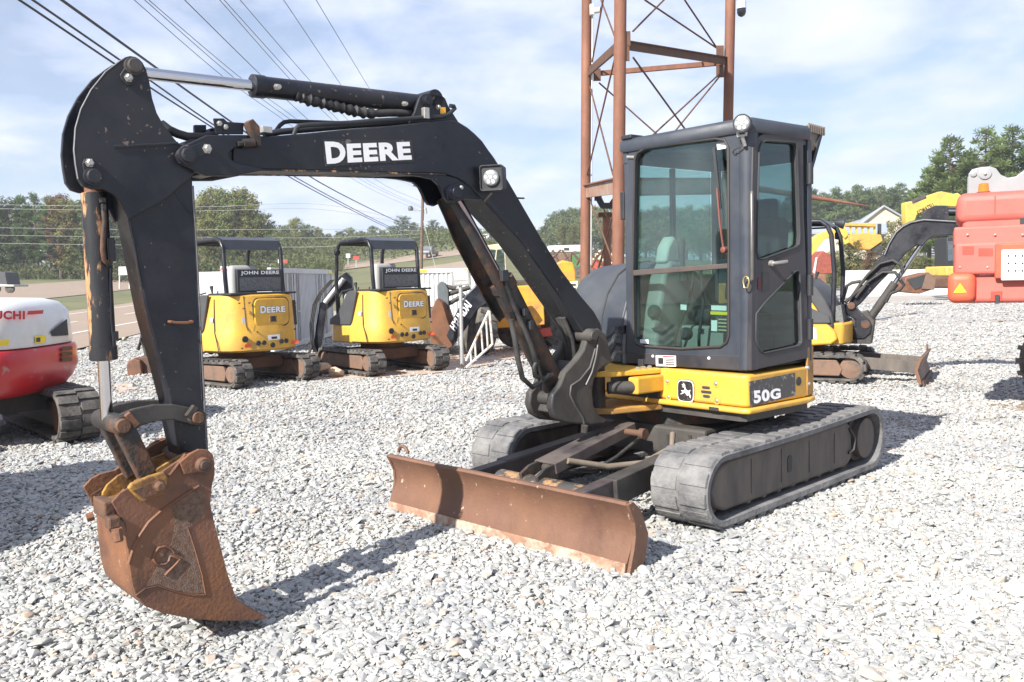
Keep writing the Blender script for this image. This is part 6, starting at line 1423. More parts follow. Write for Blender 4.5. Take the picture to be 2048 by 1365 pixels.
# security cameras
q = at_d(1483, 14, DR - .25); sc_ = tag(bpy.data.objects.new('security_camera', None), 'white dome security camera with dark lens on the right tower leg', 'camera'); COL.objects.link(sc_); sc_.location = q
mb = MB(); mb.lathe(q + V((0, 0, .14)), (0, 0, -1), [(0, .05), (.03, .09), (.16, .10), (.18, .10)], 20); mb.build('housing', white_paint, sc_, smooth=40)
mb = MB(); mb.lathe(q + V((0, 0, -.04)), (0, 0, -1), [(0, .095), (.08, .095), (.14, .07), (.17, .02)], 20); mb.build('dome', mat('dark_dome', (.01, .012, .02), .1, coat=.5), sc_, smooth=60)
mb = MB(); mb.cyl(q + V((0, 0, .12)), at_d(1464, -8, DR), .025, n=10); mb.build('mount', white_paint, sc_, smooth=40)
q = at_d(1189, 22, DL - .25); sc2 = tag(bpy.data.objects.new('security_camera', None), 'small white bullet camera on the left tower leg', 'camera'); COL.objects.link(sc2); sc2.location = q
mb = MB(); mb.cyl(q, q + V((.12, -.06, .0)), .06, n=16); mb.build('housing', white_paint, sc2, smooth=40)
mb = MB(); mb.cyl(q + V((.121, -.0605, 0)), q + V((.13, -.065, 0)), .045, n=16); mb.build('lens', interior_dark, sc2, smooth=40)
mb = MB(); mb.box(q + V((-.05, .06, .04)), (.09, .1, .22)); mb.build('junction_box', white_paint, sc2, bevel=.008)

# ================================================================== right background yard
ybg = mat('faded_yellow', (.62, .44, .07), .55, var=.15, scale=1.2, dirt=(.35, .24, .08), dirt_amt=.35, dirt_scale=1.2)
def far_thing(name, label, cat, px_, d, group=None):
    p_ = at_d(px_, 560, d); return thing(name, label, cat, (p_.x, d, gz(p_.x, d)), group)
def fp(F, name, pts, d0, d1, m, par, bev=.03): mb = MB(F); mb.prism(F.sy(pts, d0), d0, d1); return mb.build(name, m, par, bevel=bev, smooth=40)
# yellow excavator with raised arm
F = FD(42); ky = far_thing('excavator', 'yellow excavator with raised arm, cab peeking out left of the red lift', 'excavator', 1950, 42)
fp(F, 'arm', [(1811, 406), (1821, 403), (1834, 404), (1856, 392), (1883, 383), (1908, 388), (1918, 400), (1917, 414), (1880, 412), (1848, 424), (1834, 430), (1828, 448), (1818, 460), (1812, 440)], -.25, .25, ybg, ky)
fp(F, 'boom', [(1900, 392), (1916, 386), (1960, 420), (1990, 480), (2000, 540), (1970, 545), (1955, 490), (1918, 420)], -.3, .3, ybg, ky)
lettering('lettering', 'KOMATSU', Q(F, [(1836, 431), (1869, 414), (1865, 406), (1833, 422)], -.256), black_decal, ky, .04)
mb = MB(F); mb.cyl(F.hit(1822, 407, 1, -.1), F.hit(1850, 396, 1, -.1), .16, n=14); mb.build('arm_cylinder', black_dusty, ky, smooth=40)
fp(F, 'cab', [(1893, 535), (1894, 476), (1912, 474), (1930, 480), (1932, 540)], -.6, .6, black_plastic, ky)
panel('cab_window', Q(F, [(1896, 522), (1909, 522), (1909, 482), (1896, 483)], -.605), glass_far, ky)
fp(F, 'body', [(1893, 553), (1893, 533), (2030, 530), (2030, 555)], -.8, 1.4, ybg, ky, .08)
fp(F, 'track', [(1868, 577), (1863, 562), (1872, 553), (2020, 553), (2030, 565), (2020, 577)], -1.1, -.6, rust_dark, ky, .1)
fp(F, 'track', [(1868, 577), (1863, 562), (1872, 553), (2020, 553), (2030, 565), (2020, 577)], .9, 1.4, rust_dark, ky, .1)
# loose rusty bucket
F = FD(36); bu = far_thing('digger_bucket', 'rusty loader bucket lying open on the pale gravel', 'bucket', 1838, 36)
fp(F, 'shell', [(1803, 584), (1812, 556), (1858, 545), (1868, 556), (1870, 578), (1840, 588)], .1, .9, rust, bu)
fp(F, 'opening', [(1815, 560), (1852, 549), (1844, 574), (1830, 580)], .06, .1, interior_dark, bu, .0)
fp(F, 'side_plate', [(1844, 578), (1853, 549), (1862, 548), (1872, 562), (1868, 580)], .02, .12, frame_brown, bu, .01)
# yellow backhoe boom arching, on the left of this yard
F = FD(48); yb = far_thing('excavator', 'old yellow excavator with arched boom behind the side-on machine', 'excavator', 1650, 48)
fp(F, 'boom', [(1612, 520), (1620, 490), (1636, 470), (1655, 462), (1682, 455), (1690, 452), (1693, 463), (1700, 485), (1690, 490), (1682, 474), (1650, 478), (1634, 498), (1630, 530), (1640, 545), (1615, 545)], -.3, .3, ybg, yb)
fp(F, 'linkage', [(1684, 470), (1690, 452), (1697, 470), (1690, 478)], -.4, .4, ybg, yb)
fp(F, 'body', [(1606, 578), (1606, 530), (1650, 535), (1655, 578)], -.8, .8, mat('brown_scrap', (.2, .1, .06), .7, var=.4), yb)
F = FD(44); rs = far_thing('scrap_hopper', 'dull red scrap hopper behind the canopy of the side-on machine', 'hopper', 1648, 44)
fp(F, 'hopper', [(1630, 548), (1636, 512), (1646, 502), (1664, 512), (1668, 548)], -.5, .6, mat('dull_red', (.24, .06, .04), .7, var=.3), rs)
fp(F, 'hopper_edge', [(1626, 545), (1632, 515), (1635, 515), (1630, 548)], -.55, -.5, white_paint, rs, .0)
F = FD(62); gd_ = far_thing('grader', 'distant orange road grader in front of the long grey roof', 'grader', 1728, 62)
fp(F, 'frame', [(1700, 486), (1702, 470), (1730, 466), (1762, 470), (1766, 482), (1740, 500), (1715, 500)], -.5, .5, mat('orange_grader', (.55, .30, .06), .6, var=.2), gd_)
for k in range(5):
    fp(F, 'cab_post', [(1700 + k * 12, 470), (1703 + k * 12, 470), (1703 + k * 12, 450), (1700 + k * 12, 450)], -.4, -.3, ybg, gd_, .0)
fp(F, 'cab_roof', [(1698, 452), (1698, 446), (1752, 448), (1752, 454)], -.6, .6, mat('orange_grader', (.55, .30, .06)), gd_, .02)
fp(F, 'exhaust', [(1757, 470), (1763, 470), (1763, 448), (1757, 448)], -.1, .1, interior_dark, gd_, .02)
fp(F, 'engine', [(1742, 500), (1748, 478), (1768, 470), (1772, 495), (1760, 512)], -.4, .6, black_dusty, gd_)
for px_ in (1706, 1735, 1765):
    c = F.hit(px_, 520, 1, -.5); c.z = gz(c.x, 62) + .65; mb = MB(F); mb.lathe(c, (0, 1, 0), [(0, .3), (.05, .62), (.4, .62), (.45, .3)], 20); mb.build('wheel', rubber, gd_, smooth=40)
# low white wall
F = FD(49); ww = far_thing('low_wall', 'long low white wall at the back of the gravel yard', 'wall', 1790, 49)
for k in range(6):
    x0 = 1686 + k * 36; mb = MB(F); mb.prism(F.sy([(x0, 596), (x0 + 35.5, 596), (x0 + 35.5, 541 - .6 * k), (x0, 541.6 - .6 * k)], 0), 0, .35); mb.build('wall_block', white_paint, ww, bevel=.02)
# buildings
F = FD(150)
def building(label, cat, px_, d): return far_thing('building', label, cat, px_, d)
bg1 = building('beige gabled metal building with grey roof on the right', 'building', 1790, 150)
beige = mat('beige_cladding', (.62, .52, .38), .7, var=.05, scale=.4); groof = mat('grey_metal_roof', (.30, .33, .37), .5, var=.08, scale=.5)
fp(F, 'gable_wall', [(1724, 500), (1724, 444), (1768, 411), (1812, 436), (1812, 500)], 0, .4, beige, bg1, 0)
g0 = F.sy([(1722, 446), (1768, 410.5), (1814, 437)], -.4)
mb = MB(F); mb.add([(g0[0][0], -.5, g0[0][1]), (g0[1][0], -.5, g0[1][1]), (g0[2][0], -.5, g0[2][1]), (g0[0][0] + 5, 40, g0[0][1]), (g0[1][0] + 12, 40, g0[1][1]), (g0[2][0] + 12, 40, g0[2][1])] + [(g0[0][0], -.5, g0[0][1] - .3), (g0[1][0], -.5, g0[1][1] - .3), (g0[2][0], -.5, g0[2][1] - .3)], [(0, 1, 4, 3), (1, 2, 5, 4), (0, 1, 7, 6), (1, 2, 8, 7)]); mb.build('roof', groof, bg1, recalc=False)
fp(F, 'side_wall', [(1811, 500), (1811, 437), (1860, 440), (1860, 500)], .3, 30, beige, bg1, 0)
F = FD(125); bg2 = building('long low shed with grey roof in front of the right treeline', 'building', 1680, 125)
fp(F, 'wall', [(1590, 520), (1590, 464), (1772, 464), (1772, 520)], 0, 12, mat('cream_cladding', (.60, .53, .44), .7, var=.06), bg2, 0)
a_ = F.sy([(1586, 465), (1776, 465)], -.4); r0 = F.sy([(1586, 447), (1776, 446)], 6)
mb = MB(F); mb.add([(a_[0][0], -.4, a_[0][1]), (a_[1][0], -.4, a_[1][1]), (r0[1][0], 6, r0[1][1]), (r0[0][0], 6, r0[0][1]), (a_[0][0], -.4, a_[0][1] - .25), (a_[1][0], -.4, a_[1][1] - .25)], [(0, 1, 2, 3), (0, 1, 5, 4)]); mb.build('roof', groof, bg2, recalc=False)
# centre back yard: trailer, clutter
F = FD(95); tr3 = far_thing('trailer', 'long white box trailer below the wooded hill, left of the tower', 'trailer', 1130, 95)
fp(F, 'box', [(1096, 505), (1096, 492), (1162, 490), (1162, 504)], 0, 2.4, white_paint, tr3, .05); fp(F, 'window', [(1128, 501), (1128, 496), (1138, 496), (1138, 501)], -.05, .0, interior_dark, tr3, 0)
for px_ in (1106, 1150):
    c = F.hit(px_, 508, 1, 0); mb = MB(F); mb.lathe(c, (0, 1, 0), [(0, .3), (.05, .5), (.3, .5), (.33, .3)], 16); mb.build('wheel', rubber, tr3, smooth=40)
for lb, pts, m, d in (('green farm machine in the clutter below the wooded hill', [(1140, 535), (1142, 512), (1160, 508), (1166, 535)], mat('green_machine', (.06, .16, .05), .5, var=.3), 70), ('rusty flatbed implement in the back yard left of the tower', [(1096, 522), (1098, 512), (1136, 506), (1140, 514), (1120, 530)], frame_brown, 72), ('red farm implement behind the tower legs', [(1182, 540), (1184, 522), (1204, 518), (1210, 540)], mat('red_implement', (.35, .06, .03), .6, var=.3), 66), ('cream crane part seen between tower legs', [(1186, 520), (1200, 500), (1226, 508), (1228, 530)], cream, 75)):
    F = FD(d); o_ = far_thing('farm_implement', lb, 'implement', pts[0][0], d, 'old implements in the back yard'); rnd = random.Random(len(lb))
    fp(F, 'body', pts, -.4, .6, m, o_, .06)
    x0, x1 = pts[0][0], max(p_[0] for p_ in pts); yb_ = max(p_[1] for p_ in pts)
    for k in range(3):
        mb = MB(F); mb.cyl(F.hit(lerp(x0, x1, k / 2), yb_ - 5, 1, -.4), F.hit(lerp(x0, x1, rnd.random()), yb_ - 30, 1, -.4), .08, n=8); mb.build('strut', rust_dark, o_)
    for px_ in (x0 + 6, x1 - 6):
        c = F.hit(px_, yb_ + 4, 1, -.4); mb = MB(F); mb.lathe(c, (0, 1, 0), [(0, .25), (.05, .5), (.3, .5), (.33, .25)], 16); mb.build('wheel', rubber, o_, smooth=40)

# ================================================================== roadside: signs, cars, pole, wires, house
sg = far_thing('signboard', 'blank white signboard on two posts across the road', 'sign', 248, 104); F = FD(104)
fp(F, 'board', [(237, 551), (260, 550), (260, 533), (237, 534)], 0, .12, white_paint, sg, 0)
for x_ in (238.5, 258.5): fp(F, 'post', [(x_ - .9, 578), (x_ + .9, 578), (x_ + .9, 535), (x_ - .9, 535)], .12, .25, white_paint, sg, 0)
F = FD(52); dn = far_thing('road_sign', 'square white sign with a red disc behind the left canopy excavator', 'sign', 448, 52)
fp(F, 'plate', [(440.5, 549), (455, 549), (455, 533), (440.5, 533)], 0, .02, white_decal, dn, 0)
q = F.hit(447.7, 541, 1, -.01); mb = MB(F); mb.lathe(q, (0, -1, 0), [(0, .20), (.006, .20)], 28); mb.build('disc', red_decal, dn)
mb = MB(F); mb.box(q + V((0, -.012, 0)), (.30, .008, .05)); mb.build('bar', white_decal, dn)
lettering('lettering', 'DO NOT', Q(F, [(443.5, 538.5), (452, 538.5), (452, 535.5), (443.5, 535.5)], -.03), white_decal, dn, .02); lettering('lettering', 'ENTER', Q(F, [(443.5, 547), (452, 547), (452, 544), (443.5, 544)], -.03), white_decal, dn, .02)
fp(F, 'post', [(447, 580), (448.6, 580), (448.6, 549), (447, 549)], .02, .06, galv, dn, 0)
for lb, x0, y0, x1, y1, yb_, m, d in (('small white and red roadside sign left of the silver car', 556, 519, 575, 527, 545, mat('brown_sign', (.30, .06, .04), .6), 92), ('red and white roadside sign seen under the right canopy', 706, 513, 718, 520, 535, mat('red_sign', (.45, .05, .04), .6), 120), ('little white notice board seen under the right canopy', 692, 508, 700, 516, 530, white_decal, 118)):
    F = FD(d); o_ = far_thing('road_sign', lb, 'sign', x0, d); fp(F, 'plate', [(x0, y1), (x1, y1), (x1, y0), (x0, y0)], 0, .06, m, o_, 0)
    if x0 < 600: fp(F, 'plate_half', [(x0, y1 - .5), (x0 + 8, y1 - .5), (x0 + 8, y0 + .5), (x0, y0 + .5)], -.02, .0, white_decal, o_, 0)
    xm = (x0 + x1) / 2; fp(F, 'post', [(xm - .7, yb_), (xm + .7, yb_), (xm + .7, y1), (xm - .7, y1)], .06, .15, galv, o_, 0)
def car(label, px_, py_, d, length, yaw, m, kind='car', pick=False):
    p_ = ground_hit(px_, py_) or at_d(px_, py_, d); p_ = V((p_.x, p_.y, gz(p_.x, p_.y) + .06)); F = Fr(p_, math.radians(yaw)); R = thing(kind, label, kind, p_)
    L = length / 2; w = .9
    prof_ = [(-L, .45), (-L, .95), (-L * .85, 1.0), (-L * .72, 1.55), (L * .18, 1.6), (L * .48, 1.05), (L * .95, .92), (L, .7), (L, .45)] if not pick else [(-L, .5), (-L, 1.05), (-L * .15, 1.05), (-L * .1, 1.75), (L * .35, 1.75), (L * .5, 1.15), (L * .95, 1.05), (L, .8), (L, .5)]
    mb = MB(F); mb.prism(prof_, -w, w); mb.build('body', m, R, bevel=.08, smooth=40)
    gw = [(-L * .66, 1.05), (-L * .60, 1.48), (L * .14, 1.52), (L * .38, 1.06)] if not pick else [(-L * .06, 1.15), (-L * .04, 1.65), (L * .32, 1.65), (L * .44, 1.18)]
    for s in (1, -1):
        mb = MB(F); mb.prism(gw, (w + .002) * s, (w + .012) * s); mb.build('window', mat('car_glass', (.02, .025, .03), .1, coat=.5), R)
        for x_ in (-L * .62, L * .62):
            mb = MB(F); mb.lathe((x_, (w - .16) * s, .34), (0, s, 0), [(0, .34), (.2, .34), (.21, .22), (.215, .05)], 20); mb.build('wheel', rubber, R, smooth=40)
        mb = MB(F); mb.box((L - .02, .6 * s, .78), (.06, .35, .14)); mb.build('headlight', lens_m, R)
    mb = MB(F); a_, b_ = (gw[3][0] + .02, 1.07), (gw[2][0] + .05, 1.5 if not pick else 1.66); mb.add([(a_[0] + .06, -.75, a_[1]), (a_[0] + .06, .75, a_[1]), (b_[0] + .06, .68, b_[1]), (b_[0] + .06, -.68, b_[1])], [(0, 1, 2, 3)]); mb.build('windscreen', mat('car_glass', (.02, .025, .03)), R)
    return R
car('silver car driving on the road beyond the left container', 591, 548, 78, 4.5, -60, mat('silver_car', (.35, .36, .38), .3, metal=.5, coat=.4))
car('dark pickup truck on the rising road beside the utility pole', 858, 516, 165, 5.6, -100, mat('dark_pickup', (.10, .11, .12), .4, coat=.3), 'truck', True)
car('white pickup truck far up the hill road', 972, 488, 260, 5.6, -100, white_paint, 'truck', True)
# trailer at far left
F = FD(60); tl_ = far_thing('trailer', 'dark small trailer at the far left edge behind the red and white excavator', 'trailer', 2, 60)
fp(F, 'body', [(-30, 572), (-30, 543), (10, 545), (13, 560), (16, 572)], 0, 1.6, mat('dark_trailer', (.06, .06, .065), .6), tl_, .03); fp(F, 'bed', [(-30, 574), (-30, 568), (28, 570), (28, 574)], -.1, 1.7, galv, tl_, .02)
for px_ in (-10, 18):
    c = F.hit(px_, 578, 1, 0); mb = MB(F); mb.lathe(c, (0, 1, 0), [(0, .2), (.03, .3), (.2, .3), (.22, .2)], 14); mb.build('wheel', rubber, tl_, smooth=40)
# house
F = FD(230); hs = far_thing('house', 'small pale house with grey roof on the hillside under the right canopy', 'house', 730, 230)
fp(F, 'wall', [(714, 510), (714, 492), (724, 483), (744, 492), (744, 510)], 0, 8, mat('pale_house', (.42, .36, .30), .8), hs, 0)
rq = F.sy([(710, 494), (723, 481), (752, 481), (752, 494)], -.5); mb = MB(F); mb.add([(rq[0][0], -.5, rq[0][1]), (rq[1][0], 4, rq[1][1]), (rq[2][0], 4, rq[2][1]), (rq[3][0], -.5, rq[3][1])], [(0, 1, 2, 3)]); mb.build('roof', groof, hs, recalc=False)
fp(F, 'window', [(719, 503), (719, 496), (725, 496), (725, 503)], -.05, 0, interior_dark, hs, 0)
# utility pole
pole_d = 92; wood = mat('weathered_wood', (.13, .085, .06), .85, var=.25, scale=2, bump=.3)
pb = at_d(841, 545, pole_d); up_ = thing('utility_pole', 'wooden utility pole with a curved lamp arm beside the rising road', 'utility pole', pb)
mb = MB(); mb.tube([V((pb.x, pb.y, gz(pb.x, pb.y) - .3)), at_d(847, 330, pole_d)], [.19, .13], 12); mb.build('pole', wood, up_, smooth=40)
mb = MB(); mb.tube([at_d(845, 418, pole_d), at_d(838, 422, pole_d), at_d(828, 421, pole_d), at_d(822, 415, pole_d)], .05, 8); mb.build('lamp_arm', galv, up_, smooth=50)
mb = MB(); mb.lathe(at_d(821, 412, pole_d), (0, 0, -1), [(0, .12), (.2, .28), (.5, .22)], 14); mb.build('lamp_head', mat('dark_lamp', (.08, .09, .09), .5), up_, smooth=50)
mb = MB(); mb.bar(at_d(826, 372, pole_d), at_d(868, 374, pole_d), .12, .14); mb.build('cross_arm', wood, up_)
mb = MB(); mb.cyl(at_d(852, 428, pole_d), at_d(850, 416, pole_d), .16, n=12); mb.build('insulator', galv, up_, smooth=40)
mb = MB(); mb.cyl(at_d(846, 440, pole_d), V((at_d(880, 560, pole_d - 5).x, pole_d - 5, gz(4, 87) - .2)), .025, n=6); mb.build('guy_wire', galv, up_, smooth=40)
wire_m = mat('power_cable', (.03, .035, .04), .6); wire_g = mat('bare_wire', (.10, .12, .12), .5)
def wire(label, pts, d0, d1, r, m=wire_m, grp='overhead power lines'):
    P = [V(p_) for p_ in pts]; D = [0]
    for a_, b_ in zip(P, P[1:]): D.append(D[-1] + (b_ - a_).length)
    out = []; N = 30
    def cat(t_):
        s = t_ * D[-1]; k = 0
        while k < len(P) - 2 and D[k + 1] < s: k += 1
        u = (s - D[k]) / (D[k + 1] - D[k]); p0 = P[max(k - 1, 0)]; p1, p2 = P[k], P[k + 1]; p3 = P[min(k + 2, len(P) - 1)]
        return ((p1 * 2) + (p2 - p0) * u + (p0 * 2 - p1 * 5 + p2 * 4 - p3) * u * u + (p1 * 3 - p0 - p2 * 3 + p3) * u ** 3) * .5
    for i in range(N + 1):
        t_ = i / N; q = cat(t_); d = 1 / lerp(1 / d0, 1 / d1, t_); out.append(at_d(q.x, q.y, d))
    mb = MB(); mb.tube(out, r, 6); return tag(mb.build('power_line', m, smooth=60), label, 'power line', grp)
thk = [([(-60, -62), (38, 0), (226, 126), (304, 178), (424, 255), (578, 354), (758, 448), (846, 485)], 'lowest thick black cable running from top left to the pole'),
       ([(-40, -70), (65, 0), (239, 120), (301, 162), (424, 248), (586, 352), (770, 450), (847, 478)], 'middle thick black cable running from top left to the pole'),
       ([(20, -75), (123, 0), (311, 135), (345, 161), (455, 239), (622, 355), (787, 440), (848, 462)], 'upper thick black cable running from top left to the pole')]
for (pts, lb), r in zip(thk, (.017, .017, .021)): wire(lb, pts, 11, 92, r)
for i, (pts, lb) in enumerate((([(240, -25), (268, 0), (444, 152), (588, 256), (702, 356), (820, 414), (846, 424)], 'first thin wire right of the thick cables'), ([(265, -22), (289, 0), (468, 156), (610, 262), (716, 356), (846, 418)], 'second thin wire right of the thick cables'), ([(272, -24), (297, 0), (476, 152), (618, 258), (724, 354), (846, 415)], 'third thin wire, close beside the second one'),
                               ([(345, -25), (369, 0), (523, 152), (615, 239), (746, 356), (847, 405)], 'single greenish wire crossing above the chrome rod'), ([(415, -25), (439, 0), (581, 160), (663, 239), (760, 340), (846, 380)], 'left wire of the pair crossing the arm cylinder'), ([(424, -26), (448, 0), (593, 160), (672, 236), (770, 340), (847, 376)], 'right wire of the pair crossing the arm cylinder'),
                               ([(455, -30), (480, 0), (622, 164), (705, 250), (785, 335), (848, 374)], 'thin wire just right of the crossing pair'), ([(545, -30), (567, 0), (683, 172), (740, 252), (800, 325), (850, 372)], 'second last thin wire on the right of the sky'), ([(610, -35), (632, 0), (740, 180), (790, 262), (828, 325), (852, 371)], 'rightmost thin wire in the sky'))):
    wire(lb, pts, 16, 92, .008 if i != 3 else .010, wire_g)
for k, y_ in enumerate((411, 419, 457, 472, 488)):
    wire(('highest', 'second', 'third', 'fourth', 'lowest')[k] + ' of the five level wires in front of the left trees', [(-60, y_ - 2), (200, y_ + 2), (420, y_ + 3), (640, y_ - 2 + 2 * k), (846, 450 + 6 * k)], 80, 92, .022, mat('pale_wire', (.32, .33, .33), .5))

# ================================================================== trees
def leafmat(name, c, rand=.25):
    m = mat(name, c, .7, var=.35, scale=.9, rand=rand, spec=.25)
    t = m.node_tree; b = t.nodes['Principled BSDF']; o = t.nodes['Material Output']
    src = b.inputs['Base Color'].links[0].from_socket
    tl = t.nodes.new('ShaderNodeBsdfTranslucent'); t.links.new(src, tl.inputs[0]); ms = t.nodes.new('ShaderNodeMixShader'); ms.inputs[0].default_value = .45
    t.links.new(b.outputs[0], ms.inputs[1]); t.links.new(tl.outputs[0], ms.inputs[2]); t.links.new(ms.outputs[0], o.inputs[0])
    return m
bark = mat('bark', (.10, .075, .055), .9, var=.3, scale=5)
def make_tree_meshes(kind, seed):
    rnd = random.Random(seed); trunk = MB(); leaf = MB()
    tips = []; pine = kind == 'pine'
    if pine:
        trunk.tube([(0, 0, -.02), (.012, 0, .4), (.0, .012, .97)], [.017, .012, .003], 8)
        for k in range(46):
            z = lerp(.20, .98, k / 45); t_ = (z - .20) / .78
            rr = (.20 * (1 - t_) ** .75 * min(1, .45 + 2.5 * t_)) * rnd.uniform(.3, 1.35) + .02; a = k * 2.4 + rnd.uniform(-.5, .5)
            e = V((math.cos(a) * rr, math.sin(a) * rr, z + rr * rnd.uniform(-.05, .35))); trunk.tube([(0, 0, z - .01), e], [.005, .0015], 4)
            for u_ in ((.6, .82, 1.0) if rr > .08 else (.8,)): tips.append((V((0, 0, z)).lerp(e, u_), rnd.uniform(.022, .042)))
    else:
        trunk.tube([(0, 0, -.02), (.01, .01, .25), (-.01, 0, .5), (.0, .01, .8)], [.022, .017, .011, .004], 8)
        n = 54; lob = [(rnd.uniform(0, 6.28), rnd.uniform(.35, .8), rnd.uniform(.6, 1.25)) for _ in range(5)]
        for k in range(n):
            z = lerp(.16, .98, ((k + rnd.random()) / n) ** .85); prof_ = math.sin(math.pi * min(1, .10 + .88 * (z - .10))) ** .8
            a = k * 2.4 + rnd.uniform(-.6, .6); g_ = 1.0
            for la, lz, lw in lob: g_ += .35 * (lw - 1) * max(0, math.cos(a - la)) * math.exp(-((z - lz) / .2) ** 2) * 3
            rr = (.27 if kind == 'round' else .20) * prof_ * rnd.uniform(.35, 1.12) * max(.4, g_)
            e = V((math.cos(a) * rr, math.sin(a) * rr, z)); trunk.tube([(0, 0, max(.12, z - .14)), e], [.006, .0015], 4); tips += [(e, rnd.uniform(.035, .075)), (V((0, 0, z - .04)).lerp(e, rnd.uniform(.4, .8)), rnd.uniform(.04, .07))]
    per = (7000 if pine else 6200) // len(tips)
    vs_ = []; fs = []
    for c, r in tips:
        for _ in range(per):
            d = V((rnd.gauss(0, 1), rnd.gauss(0, 1), rnd.gauss(0, .8))); d.normalize(); p_ = c + d * r * rnd.random() ** .4
            if pine:
                u = (d + V((0, 0, .5)) + V((rnd.uniform(-.4, .4), rnd.uniform(-.4, .4), rnd.uniform(-.4, .4)))).normalized(); w = u.cross(V((rnd.random(), rnd.random(), rnd.random() + .1))).normalized(); s, s2 = .015 * rnd.uniform(.6, 1.2), .0042
            else:
                n_ = (d + V((rnd.uniform(-.8, .8), rnd.uniform(-.8, .8), rnd.uniform(-.2, 1.0)))).normalized(); u = n_.cross(V((rnd.random(), rnd.random(), rnd.random() + .1))).normalized(); w = n_.cross(u); s = .0125 * rnd.uniform(.5, 1.2); s2 = s * .62
            k0 = len(vs_); vs_ += [p_ + u * s, p_ + w * s2, p_ - u * s, p_ - w * s2]; fs.append((k0, k0 + 1, k0 + 2, k0 + 3))
    leaf.v = vs_; leaf.f = fs
    return trunk, leaf
PROTO = {}
LM = {'pine_a': (.13, .195, .07), 'pine_b': (.21, .27, .105), 'oak_a': (.155, .195, .065), 'oak_b': (.215, .22, .072), 'autumn': (.24, .165, .075), 'dark': (.095, .135, .05), 'shrub': (.17, .19, .08), 'red_shrub': (.21, .14, .085)}
for k, (nm, kind, sd_) in enumerate((('pine_a', 'pine', 1), ('pine_b', 'pine', 2), ('oak_a', 'round', 3), ('oak_b', 'tall', 4), ('autumn', 'tall', 5), ('dark', 'round', 6), ('shrub', 'round', 7), ('red_shrub', 'round', 8))):
    tk_, lf = make_tree_meshes(kind, sd_); a_ = tk_.build('trunk', bark); b_ = lf.build('crown', leafmat('leaves_' + nm, LM[nm]), recalc=False)
    PROTO[nm] = (a_.data, b_.data); bpy.data.objects.remove(a_); bpy.data.objects.remove(b_)
ORD = 'first second third fourth fifth sixth seventh eighth ninth tenth eleventh twelfth thirteenth fourteenth fifteenth sixteenth seventeenth eighteenth nineteenth twentieth'.split()
def tree(nm, px_, ytop, d, label, group, wide=1.0, name='tree', cat='tree', seed=0):
    p_ = at_d(px_, ytop, d); zb = gz(p_.x, p_.y) - .1; h = p_.z - zb
    R = bpy.data.objects.new(name, None); COL.objects.link(R); R.location = (p_.x, p_.y, zb); R.scale = (h * wide, h * wide, h); R.rotation_euler = (0, 0, (seed * 1.7) % 6.28)
    tag(R, label, cat, group)
    for n_, me in (('trunk', PROTO[nm][0]), ('crown', PROTO[nm][1])):
        o = bpy.data.objects.new(n_, me); COL.objects.link(o); o.parent = R
    return R
KN = {'pine_a': 'dark green pine', 'pine_b': 'light green pine', 'oak_a': 'leafy green tree', 'oak_b': 'yellow-green tree', 'autumn': 'reddish autumn tree', 'dark': 'dense dark tree'}
def row(items, d, where, group, wide=1.0):
    cnt = {}
    for i, it in enumerate(items):
        px_, yt, nm = it[:3]; dd = it[3] if len(it) > 3 else d
        cnt[nm] = cnt.get(nm, 0) + 1
        tree(nm, px_, yt, dd, '%s %s from the left %s' % (ORD[cnt[nm] - 1], KN[nm], where), group, wide, seed=i + d)
row([(-25, 400, 'dark'), (12, 396, 'dark'), (40, 392, 'pine_a'), (68, 386, 'pine_a'), (95, 394, 'pine_a'), (112, 388, 'autumn'), (132, 398, 'oak_b'), (158, 402, 'oak_a'), (190, 398, 'oak_a'), (225, 405, 'dark'), (255, 400, 'pine_a'), (300, 396, 'oak_a'), (345, 392, 'oak_a')], 128, 'across the road at far left', 'trees across the road', 1.15)
row([(404, 392, 'oak_b'), (428, 375, 'oak_b'), (455, 382, 'oak_a'), (478, 377, 'oak_b'), (500, 398, 'oak_b'), (522, 425, 'oak_a'), (548, 452, 'pine_a', 180), (568, 450, 'oak_a', 185), (590, 436, 'oak_b', 190), (612, 448, 'oak_a', 190), (634, 455, 'oak_b', 195), (655, 468, 'oak_a', 200)], 140, 'between black arm and right canopy', 'trees behind the containers', 1.1)
row([(680, 462, 'dark'), (700, 455, 'oak_a'), (722, 462, 'oak_b'), (745, 452, 'oak_a'), (765, 460, 'oak_a'), (785, 452, 'dark'), (806, 432, 'dark', 215), (826, 445, 'oak_a'), (866, 440, 'dark', 215), (884, 452, 'oak_b'), (905, 460, 'oak_a'), (930, 462, 'dark'), (955, 466, 'oak_a'), (975, 470, 'dark')], 250, 'on the hillside around the utility pole', 'trees on the hillside', 1.25)
row([(1085, 455, 'dark'), (1098, 438, 'dark'), (1112, 425, 'dark'), (1128, 420, 'dark'), (1146, 416, 'oak_a'), (1160, 418, 'dark'), (1180, 412, 'dark'), (1205, 414, 'oak_a'), (1125, 448, 'oak_b', 190), (1148, 450, 'oak_b', 185), (1102, 478, 'pine_a', 150), (1225, 420, 'dark'), (1262, 425, 'oak_a'), (1290, 420, 'dark'), (1318, 412, 'oak_a'), (1345, 418, 'dark'), (1372, 412, 'oak_a'), (1400, 418, 'oak_b'), (1428, 410, 'dark')], 230, 'on the wooded rise behind the tower', 'trees on the wooded rise', 1.3)
